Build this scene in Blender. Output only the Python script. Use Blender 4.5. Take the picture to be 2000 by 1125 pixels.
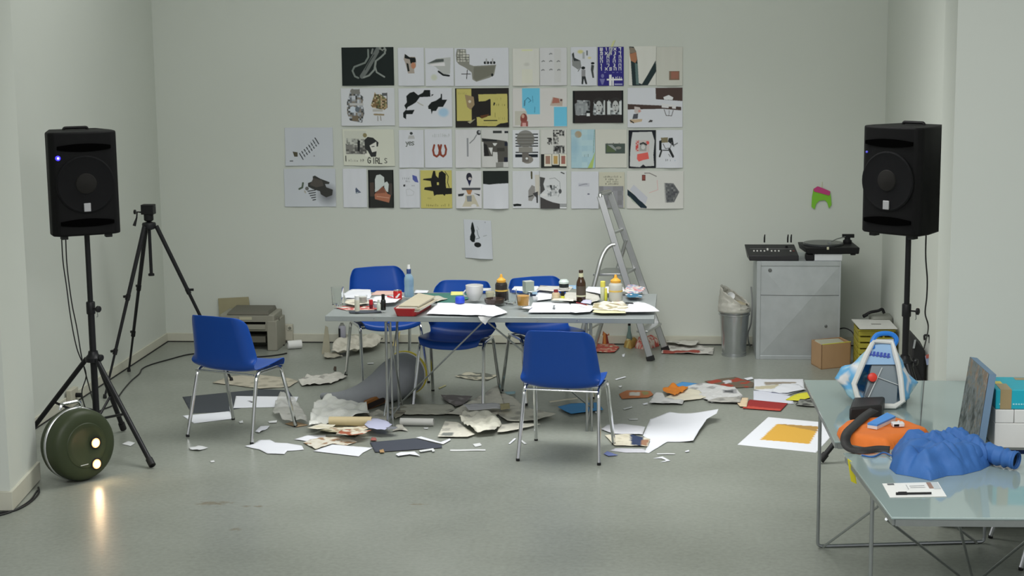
import bpy, bmesh, math, random
import numpy as np
from mathutils import Vector, Matrix, noise
from mathutils.geometry import delaunay_2d_cdt

for o in list(bpy.data.objects): bpy.data.objects.remove(o)
scene = bpy.context.scene
COL = scene.collection
rnd = random.Random(7)

# ------------------------------------------------------------------ camera
F_PX, CAM_H, CAM_D, CAM_X = 3233.8, 2.5738, 12.9902, 2.5178
YAW, PITCH, ROLL = -0.0904, 0.1613, -0.0114
_cy, _sy, _cp, _sp = math.cos(YAW), math.sin(YAW), math.cos(PITCH), math.sin(PITCH)
_f = Vector((_sy*_cp, _cy*_cp, -_sp)); _r = Vector((_cy, -_sy, 0)); _u = _r.cross(_f)
RIGHT = math.cos(ROLL)*_r + math.sin(ROLL)*_u
UP = -math.sin(ROLL)*_r + math.cos(ROLL)*_u
FWD = _f
EYE = Vector((CAM_X, -CAM_D, CAM_H))
cd = bpy.data.cameras.new('camera'); cam = bpy.data.objects.new('camera', cd); COL.objects.link(cam)
cd.sensor_width = 36; cd.lens = F_PX/2000*36; cd.clip_end = 100
m = Matrix((RIGHT, UP, -FWD)).transposed().to_4x4(); m.translation = EYE
cam.matrix_world = m
scene.camera = cam

# ------------------------------------------------------------------ world, lights, exposure
w = bpy.data.worlds.new('daylight'); scene.world = w; w.use_nodes = True
bg = w.node_tree.nodes['Background']; bg.inputs[0].default_value = (0.96, 0.98, 1.0, 1); bg.inputs[1].default_value = 0.5
def area(name, loc, target, sx, sy, power, col=(1, 1, 1)):
    l = bpy.data.lights.new(name, 'AREA'); l.shape = 'RECTANGLE'; l.size = sx; l.size_y = sy; l.energy = power; l.color = col
    o = bpy.data.objects.new(name, l); COL.objects.link(o); o.location = loc
    o.rotation_euler = (Vector(target)-Vector(loc)).to_track_quat('-Z', 'Y').to_euler(); return o
area('skylight_front', (2.2, -9.0, 4.1), (2.2, -8.6, 0), 5.0, 3.0, 290, (1.0, 1.0, 0.99))
area('ceiling_light_left', (0.2, -2.6, 4.1), (0.2, -2.6, 0), 2.2, 1.6, 32, (1.0, 1.0, 0.98))
area('ceiling_light_right', (2.8, -2.6, 4.1), (2.8, -2.6, 0), 2.2, 1.6, 16, (1.0, 1.0, 0.98))
area('alcove_fill_left', (0.8, -3.3, 3.6), (0.8, -3.2, 0), 1.8, 1.4, 18, (1.0, 1.0, 0.98)).data.spread = 2.1  # added unseen fill light, narrow spread favours the table over the upper wall
area('alcove_fill_right', (2.4, -3.2, 3.6), (2.4, -3.0, 0), 1.8, 1.4, 36, (1.0, 1.0, 0.98)).data.spread = 2.1  # second added fill, out of view, throws light down on table and floor
vs = scene.view_settings
vs.view_transform = 'Standard'; vs.look = 'None'; vs.gamma = 1.0; vs.exposure = 0.0; vs.use_curve_mapping = False

# ------------------------------------------------------------------ geometry of the photograph
def ray(px, py): return FWD + RIGHT*((px-1000)/F_PX) - UP*((py-562.5)/F_PX)
def UZ(px, py, z=0.0):
    d = ray(px, py); return EYE + d*((z-EYE.z)/d.z)
def UY(px, py, Y):
    d = ray(px, py); return EYE + d*((Y-EYE.y)/d.y)
def SC(p): return F_PX/((Vector(p)-EYE).dot(FWD))        # pixels per metre at a point

# ------------------------------------------------------------------ colour helpers / materials
def lin(c):
    c = c/255.0
    return c/12.92 if c <= 0.04045 else ((c+0.055)/1.055)**2.4
def pc(r, g, b, k=1.0): return tuple(min(lin(x)*k, 0.86) for x in (r, g, b))
MATS = {}
def mat(name, rgb, rough=0.6, metal=0.0, var=0.06, scale=14.0, bump=0.0, spec=0.5, trans=0.0, emit=None, es=0.0, ior=1.45, alpha=1.0, coat=0.0, bscale=None):
    if name in MATS: return MATS[name]
    M = bpy.data.materials.new(name); M.use_nodes = True; nt = M.node_tree; b = nt.nodes['Principled BSDF']
    b.inputs['Roughness'].default_value = rough; b.inputs['Metallic'].default_value = metal
    b.inputs['Specular IOR Level'].default_value = spec; b.inputs['IOR'].default_value = ior
    b.inputs['Transmission Weight'].default_value = trans; b.inputs['Alpha'].default_value = alpha
    b.inputs['Coat Weight'].default_value = coat
    tc = nt.nodes.new('ShaderNodeTexCoord'); nz = nt.nodes.new('ShaderNodeTexNoise'); nz.inputs['Scale'].default_value = scale; nz.inputs['Detail'].default_value = 4
    nt.links.new(tc.outputs['Object'], nz.inputs['Vector'])
    mx = nt.nodes.new('ShaderNodeMix'); mx.data_type = 'RGBA'
    mx.inputs['A'].default_value = tuple(max(c*(1-var), 0) for c in rgb)+(1,)
    mx.inputs['B'].default_value = tuple(min(c*(1+var), 1) for c in rgb)+(1,)
    nt.links.new(nz.outputs['Fac'], mx.inputs['Factor']); nt.links.new(mx.outputs['Result'], b.inputs['Base Color'])
    if bump:
        bp = nt.nodes.new('ShaderNodeBump'); bp.inputs['Strength'].default_value = bump; bp.inputs['Distance'].default_value = 0.004
        src = nz
        if bscale:
            src = nt.nodes.new('ShaderNodeTexNoise'); src.inputs['Scale'].default_value = bscale; nt.links.new(tc.outputs['Object'], src.inputs['Vector'])
        nt.links.new(src.outputs['Fac'], bp.inputs['Height']); nt.links.new(bp.outputs['Normal'], b.inputs['Normal'])
    if emit:
        b.inputs['Emission Color'].default_value = tuple(emit)+(1,); b.inputs['Emission Strength'].default_value = es
    MATS[name] = M; return M
def mat_attr(name, rough=0.7, spec=0.3):
    M = bpy.data.materials.new(name); M.use_nodes = True; nt = M.node_tree; b = nt.nodes['Principled BSDF']
    b.inputs['Roughness'].default_value = rough; b.inputs['Specular IOR Level'].default_value = spec
    a = nt.nodes.new('ShaderNodeAttribute'); a.attribute_name = 'Col'
    nt.links.new(a.outputs['Color'], b.inputs['Base Color']); MATS[name] = M; return M
PAPER = mat_attr('printed_paper'); GLOSSY = mat_attr('printed_gloss', 0.35, 0.5)

# ------------------------------------------------------------------ mesh builder
class MB:
    def __init__(s): s.v = []; s.f = []
    def add(s, vs, fs):
        n = len(s.v); s.v += [tuple(x) for x in vs]; s.f += [tuple(i+n for i in f) for f in fs]; return s
    def hexa(s, p):   # 8 points: bottom 4 ccw, top 4 ccw
        return s.add(p, [(3, 2, 1, 0), (4, 5, 6, 7), (0, 1, 5, 4), (1, 2, 6, 5), (2, 3, 7, 6), (3, 0, 4, 7)])
    def box(s, x0, x1, y0, y1, z0, z1):
        return s.hexa([(x0, y0, z0), (x1, y0, z0), (x1, y1, z0), (x0, y1, z0), (x0, y0, z1), (x1, y0, z1), (x1, y1, z1), (x0, y1, z1)])
    def obox(s, c, ax, ay, az):   # centre and half axis vectors
        c, ax, ay, az = Vector(c), Vector(ax), Vector(ay), Vector(az)
        return s.hexa([c-ax-ay-az, c+ax-ay-az, c+ax+ay-az, c-ax+ay-az, c-ax-ay+az, c+ax-ay+az, c+ax+ay+az, c-ax+ay+az])
    def prism(s, poly, z0, z1):
        n = len(poly)
        return s.add([(x, y, z0) for x, y in poly]+[(x, y, z1) for x, y in poly],
                     [tuple(range(n-1, -1, -1)), tuple(range(n, 2*n))]+[(i, (i+1) % n, n+(i+1) % n, n+i) for i in range(n)])
    def tube(s, pts, r, seg=10, closed=False, caps=True):
        pts = [Vector(p) for p in pts]; n = len(pts)
        rs = r if isinstance(r, (list, tuple)) else [r]*n
        tans = []
        for i in range(n):
            if closed: t = pts[(i+1) % n]-pts[i-1]
            else: t = pts[min(i+1, n-1)]-pts[max(i-1, 0)]
            tans.append(t.normalized() if t.length > 1e-9 else Vector((0, 0, 1)))
        a = Vector((0, 0, 1)) if abs(tans[0].z) < 0.9 else Vector((1, 0, 0))
        nrm = (a - tans[0]*a.dot(tans[0])).normalized(); base = len(s.v)
        for i in range(n):
            nrm = (nrm - tans[i]*nrm.dot(tans[i])).normalized(); bi = tans[i].cross(nrm)
            for k in range(seg):
                an = 2*math.pi*k/seg; s.v.append(tuple(pts[i]+(nrm*math.cos(an)+bi*math.sin(an))*rs[i]))
        for i in range(n if closed else n-1):
            j = (i+1) % n
            for k in range(seg):
                l = (k+1) % seg
                s.f.append((base+i*seg+k, base+i*seg+l, base+j*seg+l, base+j*seg+k))
        if caps and not closed:
            s.f.append(tuple(base+k for k in range(seg-1, -1, -1))); s.f.append(tuple(base+(n-1)*seg+k for k in range(seg)))
        return s
    def lathe(s, prof, c=(0, 0, 0), axis=(0, 0, 1), seg=28, caps=True):
        az = Vector(axis).normalized(); t = Vector((1, 0, 0)) if abs(az.x) < 0.9 else Vector((0, 1, 0))
        ax = (t-az*t.dot(az)).normalized(); ay = az.cross(ax); c = Vector(c); base = len(s.v); n = len(prof)
        for r, z in prof:
            for k in range(seg):
                an = 2*math.pi*k/seg; s.v.append(tuple(c+az*z+(ax*math.cos(an)+ay*math.sin(an))*r))
        for i in range(n-1):
            for k in range(seg):
                l = (k+1) % seg; s.f.append((base+i*seg+k, base+i*seg+l, base+(i+1)*seg+l, base+(i+1)*seg+k))
        if caps:
            if prof[0][0] > 1e-6: s.f.append(tuple(base+k for k in range(seg-1, -1, -1)))
            if prof[-1][0] > 1e-6: s.f.append(tuple(base+(n-1)*seg+k for k in range(seg)))
        return s
    def grid(s, fn, nu, nv, wrap=False):
        base = len(s.v)
        for j in range(nv):
            for i in range(nu): s.v.append(tuple(fn(i/(nu if wrap else nu-1), j/(nv-1))))
        for j in range(nv-1):
            for i in range(nu if wrap else nu-1):
                k = (i+1) % nu
                s.f.append((base+j*nu+i, base+j*nu+k, base+(j+1)*nu+k, base+(j+1)*nu+i))
        return s
def mesh(name, mb, m, smooth=True, off=(0, 0, 0), angle=35):
    me = bpy.data.meshes.new(name); o = off
    me.from_pydata([(x-o[0], y-o[1], z-o[2]) for x, y, z in mb.v], [], mb.f); me.update()
    me.materials.append(m)
    if smooth:
        me.polygons.foreach_set('use_smooth', [True]*len(me.polygons)); me.set_sharp_from_angle(angle=math.radians(angle))
    return me
def finish(ob, bevel=0, seg=2, solid=0, sub=0):
    if solid:
        x = ob.modifiers.new('thickness', 'SOLIDIFY'); x.thickness = solid; x.offset = 0
    if bevel:
        x = ob.modifiers.new('bevel', 'BEVEL'); x.width = bevel; x.segments = seg; x.limit_method = 'ANGLE'; x.angle_limit = math.radians(35)
    if sub:
        x = ob.modifiers.new('smooth', 'SUBSURF'); x.levels = sub; x.render_levels = sub
    return ob
def tag(o, label, cat, group=None):
    o['label'] = label; o['category'] = cat
    if group: o['group'] = group
    return o
def thing(name, label, cat, loc=(0, 0, 0), rz=0.0, group=None):
    o = bpy.data.objects.new(name, None); COL.objects.link(o); o.location = loc; o.rotation_euler = (0, 0, rz); o.empty_display_size = 0.05
    return tag(o, label, cat, group)
def part(name, mb, m, parent, world=False, bevel=0, seg=2, solid=0, sub=0, smooth=True, label=None, angle=35):
    off = (0, 0, 0)
    if world:
        # parents used with world=True are never rotated
        p = parent; off = Vector(p.location)
        while p.parent: p = p.parent; off = off+Vector(p.location)
    o = bpy.data.objects.new(name, mesh(name, mb, m, smooth, off, angle)); COL.objects.link(o); o.parent = parent
    if label: o['label'] = label
    return finish(o, bevel, seg, solid, sub)
def solo(name, mb, m, label, cat, group=None, loc=None, bevel=0, seg=2, solid=0, sub=0, smooth=True, angle=35):
    if loc is None:
        a = np.array(mb.v); loc = ((a[:, 0].min()+a[:, 0].max())/2, (a[:, 1].min()+a[:, 1].max())/2, a[:, 2].min())
    o = bpy.data.objects.new(name, mesh(name, mb, m, smooth, loc, angle)); COL.objects.link(o); o.location = loc
    tag(o, label, cat, group); return finish(o, bevel, seg, solid, sub)
def struct(name, mb, m, bevel=0, smooth=False):
    o = bpy.data.objects.new(name, mesh(name, mb, m, smooth)); COL.objects.link(o); o['kind'] = 'structure'; return finish(o, bevel)
def copy_tree(o, parent=None):
    c = o.copy(); COL.objects.link(c); c.parent = parent
    for ch in list(o.children): copy_tree(ch, c)
    return c
def arc(p0, p1, p2, n=6):   # rounded corner through p1
    p0, p1, p2 = Vector(p0), Vector(p1), Vector(p2)
    return [(p0*(1-t)**2+p1*2*t*(1-t)+p2*t*t) for t in [i/(n-1) for i in range(n)]]
def rpath(pts, r=0.03, n=5):
    pts = [Vector(p) for p in pts]; out = [pts[0]]
    for a, b, c in zip(pts, pts[1:], pts[2:]):
        out += arc(b+(a-b).normalized()*r, b, b+(c-b).normalized()*r, n)
    return out+[pts[-1]]
def spline(pts, n=8):
    P = [Vector(p) for p in pts]; P = [2*P[0]-P[1]]+P+[2*P[-1]-P[-2]]; out = []
    for i in range(1, len(P)-2):
        for k in range(n):
            t = k/n; a, b, c, d = P[i-1:i+3]
            out.append(0.5*((2*b)+(c-a)*t+(2*a-5*b+4*c-d)*t*t+(3*b-a-3*c+d)*t**3))
    return out+[P[-2]]

# ================================================================== STRUCTURE
def wall_mat(name, rgb, bs=60):
    return mat(name, rgb, 0.85, var=0.03, scale=1.3, bump=0.06, spec=0.2, bscale=bs)
M_WALL = wall_mat('wall_paint', pc(186, 190, 183, 1.3))
M_BASE = mat('baseboard_paint', pc(183, 182, 168, 1.2), 0.6, var=0.04)
M_DARK = mat('dark_gap', (0.02, 0.02, 0.02), 0.8)
XL, XR, ZC = -1.5, 4.24, 4.2

M_FLOOR = bpy.data.materials.new('grey_linoleum'); M_FLOOR.use_nodes = True
nt = M_FLOOR.node_tree; b = nt.nodes['Principled BSDF']; L = nt.links.new
tc = nt.nodes.new('ShaderNodeTexCoord')
n1 = nt.nodes.new('ShaderNodeTexNoise'); n1.inputs['Scale'].default_value = 0.9; n1.inputs['Detail'].default_value = 6
n2 = nt.nodes.new('ShaderNodeTexNoise'); n2.inputs['Scale'].default_value = 38; n2.inputs['Detail'].default_value = 5
n3 = nt.nodes.new('ShaderNodeTexNoise'); n3.inputs['Scale'].default_value = 3.2; n3.inputs['Detail'].default_value = 8; n3.inputs['Roughness'].default_value = 0.7
for n in (n1, n2, n3): L(tc.outputs['Object'], n.inputs['Vector'])
ad = nt.nodes.new('ShaderNodeMath'); ad.operation = 'MULTIPLY_ADD'; ad.inputs[1].default_value = 0.6
L(n2.outputs['Fac'], ad.inputs[0]); L(n1.outputs['Fac'], ad.inputs[2])
cr = nt.nodes.new('ShaderNodeValToRGB'); e = cr.color_ramp.elements
e[0].position = 0.5; e[0].color = pc(120, 124, 115, 1.05)+(1,); e[1].position = 1.0; e[1].color = pc(147, 151, 143, 1.05)+(1,)
L(ad.outputs[0], cr.inputs[0])
st = nt.nodes.new('ShaderNodeValToRGB'); st.color_ramp.elements[0].position = 0.70; st.color_ramp.elements[0].color = (0, 0, 0, 1); st.color_ramp.elements[1].position = 0.78; st.color_ramp.elements[1].color = (0.35, 0.35, 0.35, 1)
L(n3.outputs['Fac'], st.inputs[0])
mx = nt.nodes.new('ShaderNodeMix'); mx.data_type = 'RGBA'; mx.inputs['B'].default_value = pc(120, 112, 92, 1.0)+(1,)
def scuff(px, py, rx, ry, prev):
    c_ = UZ(px, py); s1 = nt.nodes.new('ShaderNodeVectorMath'); s1.operation = 'SUBTRACT'; s1.inputs[1].default_value = (c_.x, c_.y, 0); L(tc.outputs['Object'], s1.inputs[0])
    s2 = nt.nodes.new('ShaderNodeVectorMath'); s2.operation = 'MULTIPLY'; s2.inputs[1].default_value = (1/rx, 1/ry, 0); L(s1.outputs[0], s2.inputs[0])
    s3 = nt.nodes.new('ShaderNodeVectorMath'); s3.operation = 'LENGTH'; L(s2.outputs[0], s3.inputs[0])
    nn = nt.nodes.new('ShaderNodeTexNoise'); nn.inputs['Scale'].default_value = 22; nn.inputs['Detail'].default_value = 5; L(tc.outputs['Object'], nn.inputs['Vector'])
    s4 = nt.nodes.new('ShaderNodeMath'); s4.operation = 'MULTIPLY_ADD'; s4.inputs[1].default_value = -3.0; L(nn.outputs['Fac'], s4.inputs[0]); s4.inputs[2].default_value = 2.35
    s5 = nt.nodes.new('ShaderNodeMath'); s5.operation = 'SUBTRACT'; L(s4.outputs[0], s5.inputs[0]); L(s3.outputs['Value'], s5.inputs[1])
    s6 = nt.nodes.new('ShaderNodeMath'); s6.operation = 'MULTIPLY'; s6.use_clamp = True; s6.inputs[1].default_value = 1.5; L(s5.outputs[0], s6.inputs[0])
    s7 = nt.nodes.new('ShaderNodeMath'); s7.operation = 'MULTIPLY_ADD'; s7.inputs[1].default_value = 0.8; L(s6.outputs[0], s7.inputs[0]); L(prev, s7.inputs[2]); return s7.outputs[0]
fac = st.outputs['Color']
for a_ in ((415, 983, 0.13, 0.05), (500, 988, 0.09, 0.03), (462, 1033, 0.05, 0.03), (820, 985, 0.06, 0.02)): fac = scuff(*a_, fac)
L(fac, mx.inputs['Factor']); L(cr.outputs['Color'], mx.inputs['A']); L(mx.outputs['Result'], b.inputs['Base Color'])
b.inputs['Roughness'].default_value = 0.33; b.inputs['Specular IOR Level'].default_value = 0.4
bp = nt.nodes.new('ShaderNodeBump'); bp.inputs['Strength'].default_value = 0.12; bp.inputs['Distance'].default_value = 0.003
L(n2.outputs['Fac'], bp.inputs['Height']); L(bp.outputs['Normal'], b.inputs['Normal'])

struct('floor', MB().box(-7, 9, -16, 0.2, -0.1, 0), M_FLOOR)
struct('wall_back', MB().box(XL-0.3, XR+0.3, 0, 0.2, 0, ZC), M_WALL)
struct('wall_left', MB().box(XL-0.2, XL, -4.1, 0, 0, ZC), M_WALL)
struct('wall_right', MB().box(XR, XR+0.2, -4.1, 0, 0, ZC), M_WALL)
struct('wall_front_left', MB().prism([(-7, -4.7), (-0.94, -4.7), (-1.02, -4.1), (-7, -4.1)], 0, ZC), M_WALL)
struct('wall_front_right', MB().prism([(3.95, -4.7), (9, -4.7), (9, -4.1), (3.99, -4.1)], 0, ZC), M_WALL)
struct('ceiling', MB().box(-7, 9, -12.5, 0.2, ZC, ZC+0.1), M_WALL)
BB, BH = 0.014, 0.072
struct('baseboard_back', MB().box(XL, XR, -BB, 0, 0.006, BH), M_BASE, 0.003)
struct('baseboard_left', MB().box(XL, XL+BB, -4.1, -BB, 0.006, BH), M_BASE, 0.003)
struct('baseboard_right', MB().box(XR-BB, XR, -4.1, -BB, 0.006, BH), M_BASE, 0.003)
d = 0.016
struct('baseboard_front_left', MB().prism([(-7, -4.7-d), (-0.94+d, -4.7-d), (-1.02+d, -4.1), (-7, -4.1)], 0.006, 0.11), M_BASE, 0.003)
struct('baseboard_front_right', MB().prism([(3.95-d, -4.7-d), (9, -4.7-d), (9, -4.1), (3.99-d, -4.1)], 0.006, 0.11), M_BASE, 0.003)
struct('trim_1', MB().box(XL+BB, XR-BB, -BB-0.006, -BB, 0, 0.007), M_DARK)
struct('trim_2', MB().box(XL+BB, XL+BB+0.006, -4.1, -BB, 0, 0.007), M_DARK)

# ================================================================== SHARED MATERIALS
CHROME = mat('chrome', (0.72, 0.73, 0.74), 0.16, 1.0, var=0.02)
STEEL = mat('brushed_steel', (0.42, 0.44, 0.45), 0.34, 1.0, var=0.08, scale=30)
ALU = mat('aluminium', (0.55, 0.56, 0.56), 0.35, 1.0, var=0.06)
RUBBER = mat('black_rubber', (0.012, 0.012, 0.013), 0.6)
BLACKP = mat('black_plastic', (0.010, 0.010, 0.011), 0.5, spec=0.3)
BLACKM = mat('black_metal', (0.011, 0.011, 0.013), 0.42, spec=0.4)
BLUEP = mat('blue_plastic', (0.006, 0.066, 0.36), 0.33, var=0.04, spec=0.45)
WHITEP = mat('white_plastic', (0.75, 0.76, 0.76), 0.4)
GREYP = mat('grey_plastic', (0.36, 0.36, 0.33), 0.5)
BEIGEP = mat('beige_plastic', (0.5, 0.48, 0.39), 0.5)
ZINC = mat('galvanised_steel', (0.46, 0.49, 0.50), 0.5, 0.45, var=0.16, scale=9)
CABLE = mat('black_cable', (0.012, 0.012, 0.013), 0.5)
CARD = mat('brown_cardboard', pc(165, 133, 100, 1.25), 0.8, var=0.06)

# ================================================================== CHAIRS
PROF = [(0.225, 0.398), (0.222, 0.425), (0.195, 0.445), (0.13, 0.446), (0.04, 0.438), (-0.06, 0.430), (-0.135, 0.428),
        (-0.178, 0.455), (-0.2, 0.50), (-0.215, 0.56), (-0.232, 0.64), (-0.25, 0.71), (-0.264, 0.765), (-0.268, 0.788)]
HW = [0.200, 0.210, 0.218, 0.224, 0.228, 0.228, 0.222, 0.236, 0.248, 0.242, 0.232, 0.222, 0.211, 0.203]
def shell():
    mb = MB(); nu, nv = 25, 40
    P = spline([(a, b, c) for (a, b), c in zip(PROF, HW)], 6); n = len(P)
    def fn(u, v):
        x = (u-0.5)*2; q = v*(n-1); i = min(int(q), n-2); t = q-i; p = P[i]*(1-t)+P[i+1]*t
        y, z, hw = p; ax = abs(x)
        back = min(max((z-0.45)/0.08, 0), 1); back = back*back*(3-2*back); seat = 1-back
        top = max(0, (z-0.735)/0.053); z -= top*(0.034*max(0, (ax-0.72)/0.28)**2.2-0.004*(1-ax))
        fr = max(0, (y-0.15)/0.075)*seat; y -= 0.03*fr*ax**3
        fl = max(0, (ax-0.66)/0.34)
        y += back*(0.014*ax**2+0.055*fl**1.7)
        hw -= back*0.012*fl**2
        z += seat*(0.024*ax**2.6-0.004)
        return (x*hw, y, z)
    return mb.grid(fn, nu, nv)
def make_chair(label):
    t = thing('stacking_chair', label, 'chair', group='blue stacking chairs around the work table')
    part('seat_shell', shell(), BLUEP, t, solid=0.006, sub=1, angle=80)
    for s in (-1, 1):
        p = [(s*0.243, -0.243, 0.012), (s*0.222, -0.135, 0.424), (s*0.222, 0.128, 0.424), (s*0.243, 0.243, 0.012)]
        for side in (0, 1):
            a = p if side == 0 else p[::-1]
            mid = (Vector(p[1])+Vector(p[2]))/2
            path = [Vector(a[0])]+arc(Vector(a[1])+(Vector(a[0])-Vector(a[1])).normalized()*0.05, a[1], Vector(a[1])+(mid-Vector(a[1])).normalized()*0.05, 6)+[mid]
            part('leg', MB().tube(path, 0.0118, 10), CHROME, t)
            part('foot_cap', MB().lathe([(0.011, 0), (0.012, 0.003), (0.0115, 0.017)], (a[0][0], a[0][1], 0.0), seg=12), RUBBER, t)
        part('seat_bracket', MB().box(s*0.195-0.03, s*0.195+0.03, -0.06, 0.1, 0.412, 0.428), CHROME, t, bevel=0.003)
    for y in (-0.16, 0.15): part('cross_bar', MB().tube([(-0.222, y, 0.416), (0.222, y, 0.416)], 0.006, 8), CHROME, t)
    return t
chair0 = make_chair('blue plastic chair in front, seen from behind, right of the table middle')
CH = [((1.962, -3.352), -8.5, 'blue plastic chair seen from behind at the near right of the work table'),
      ((-0.126, -2.94), -21, 'blue plastic chair standing apart at the left end of the work table, back turned'),
      ((0.543, -1.357), 180+25, 'blue plastic chair behind the table, left of the blue water bottle'),
      ((1.138, -2.005), 180-8, 'blue plastic chair pushed in behind the table behind the big white mug'),
      ((1.739, -1.819), 180+25, 'blue plastic chair behind the table between the black squeeze bottle and beer bottle')]
for i, ((x, y), a, lb) in enumerate(CH):
    c = chair0 if i == 0 else copy_tree(chair0)
    c['label'] = lb; c.location = (x, y, 0); c.rotation_euler = (0, 0, math.radians(a))

# ================================================================== WORK TABLE
TZ = 0.73
TA, TB = Vector((0.406, -2.823, 0)), Vector((2.482, -2.857, 0))
ex = (TB-TA).normalized(); ey = Vector((-ex.y, ex.x, 0)); TLEN = (TB-TA).length; TDEP = 0.93
ta = math.atan2(ex.y, ex.x)
tb = thing('work_table', 'long grey steel work table covered with papers, jars and bottles', 'table', TA, ta)
part('table_top', MB().box(0, TLEN, 0, TDEP, TZ-0.034, TZ), mat('table_steel', pc(142, 148, 148, 1.3), 0.35, 0.3, var=0.12, scale=6), tb, bevel=0.003)
def loop(x, parent, y0=0.02, y1=0.42):
    for yy in (y0, y1):
        part('leg', MB().tube([(x, yy, 0.0), (x, yy, TZ-0.04)], 0.0085, 8), STEEL, parent)
    part('frame_bar', MB().tube([(x, y0, TZ-0.042), (x, y1, TZ-0.042)], 0.0085, 8), STEEL, parent)
    part('frame_bar', MB().tube([(x, y0, 0.05), (x, y1, 0.05)], 0.0065, 8), STEEL, parent)
    part('frame_bar', MB().tube([(x+0.03, y0, 0.0), (x+0.03, y0, TZ-0.04)], 0.006, 8), STEEL, parent)
loop(0.385, tb); loop(1.655, tb)
for (a, c) in (((0.385, 0.42, 0.06), (1.0, 0.05, TZ-0.04)), ((1.655, 0.42, 0.06), (1.03, 0.05, TZ-0.04)), ((0.4, 0.02, TZ-0.05), (0.41, 0.41, 0.06)), ((0.36, 0.02, 0.08), (0.40, 0.41, TZ-0.06)), ((1.655, 0.02, TZ-0.05), (1.67, 0.41, 0.06))):
    part('brace_rod', MB().tube([a, c], 0.0055, 8), STEEL, tb)
for x in (0.32, 1.35, 1.6):
    part('bolt', MB().lathe([(0.006, 0), (0.006, 0.004), (0.003, 0.006)], (x, -0.001, TZ-0.016), (0, -1, 0), 10), CHROME, tb)

# ================================================================== STEP LADDER
def ext(pa, pb, z=0.0):
    pa, pb = Vector(pa), Vector(pb); t = (z-pa.z)/(pb.z-pa.z); return pa+(pb-pa)*t
A0, A1 = Vector((2.452, -0.645, 0)), UY(1172, 382, -0.52)
B0, B1 = Vector((2.565, -0.27, 0)), UY(1191, 377, -0.30)
lad = thing('step_ladder', 'aluminium folding step ladder standing behind the right end of the work table', 'ladder', (2.3, -0.45, 0))
def flat(a, b, wdir, hw, ht):
    a, b = Vector(a), Vector(b); d = (b-a).normalized(); wv = Vector(wdir); wv = (wv-d*wv.dot(d)).normalized(); n = d.cross(wv)
    return MB().obox((a+b)/2, d*(b-a).length/2, wv*hw, n*ht)
for a, c in ((A0, A1), (B0, B1)):
    part('front_rail', flat(a+(c-a)*0.02, c, (1, 0, 0.3), 0.026, 0.011), ALU, lad, world=True, bevel=0.005)
    part('rubber_foot', flat(a, a+(c-a)*0.03, (1, 0, 0.3), 0.031, 0.016), RUBBER, lad, world=True, bevel=0.003)
def rail(a, c, z): t = (z-a.z)/(c.z-a.z); return a+(c-a)*t
for z in (0.22, 0.44):
    p, q = rail(A0, A1, z), rail(B0, B1, z)
    part('tread', flat(p, q, (1, 0, 0), 0.045, 0.009), ALU, lad, world=True, bevel=0.003)
p, q = rail(A0, A1, 0.665), rail(B0, B1, 0.665)
nr = ext(UY(1178, 488, -0.6), UY(1157, 570, -0.62)); fr = ext(UY(1199, 485, -0.27), UY(1183, 565, -0.25))
pl = MB(); zt = 0.66
pp = [(p.x, p.y), (q.x, q.y), (q.x-0.24, q.y), (p.x-0.235, p.y)]
pl.prism(pp[::-1], zt-0.02, zt)
part('platform', pl, ALU, lad, world=True, bevel=0.004)
hz = 0.88
ha, hb = rail(A0, A1, hz), rail(B0, B1, hz)
rear = [nr]+arc(ext(nr, UY(1178, 488, -0.6), 0.72), ha+Vector((-0.08, 0, 0.005)), ha, 7)
part('rear_leg', MB().tube(rear, 0.018, 10), ALU, lad, world=True)
part('rear_leg', MB().tube([fr, hb], 0.017, 10), ALU, lad, world=True)
for f in (nr, fr): part('rubber_foot', MB().lathe([(0.02, 0), (0.02, 0.045), (0.016, 0.05)], (f.x, f.y, 0), seg=12), RUBBER, lad, world=True)
part('cross_bar', MB().tube([rail(A0, A1, 0.96), rail(B0, B1, 0.96)], 0.011, 8), ALU, lad, world=True)
part('top_bar', MB().tube(rpath([A1-(A1-A0)*0.01, A1+Vector((0, 0, 0.012)), B1+Vector((0, 0, 0.012)), B1-(B1-B0)*0.01], 0.02), 0.018, 10), ALU, lad, world=True)
part('rear_tie', MB().tube([nr*0.75+ha*0.25, fr*0.75+hb*0.25], 0.008, 8), ALU, lad, world=True)

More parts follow.
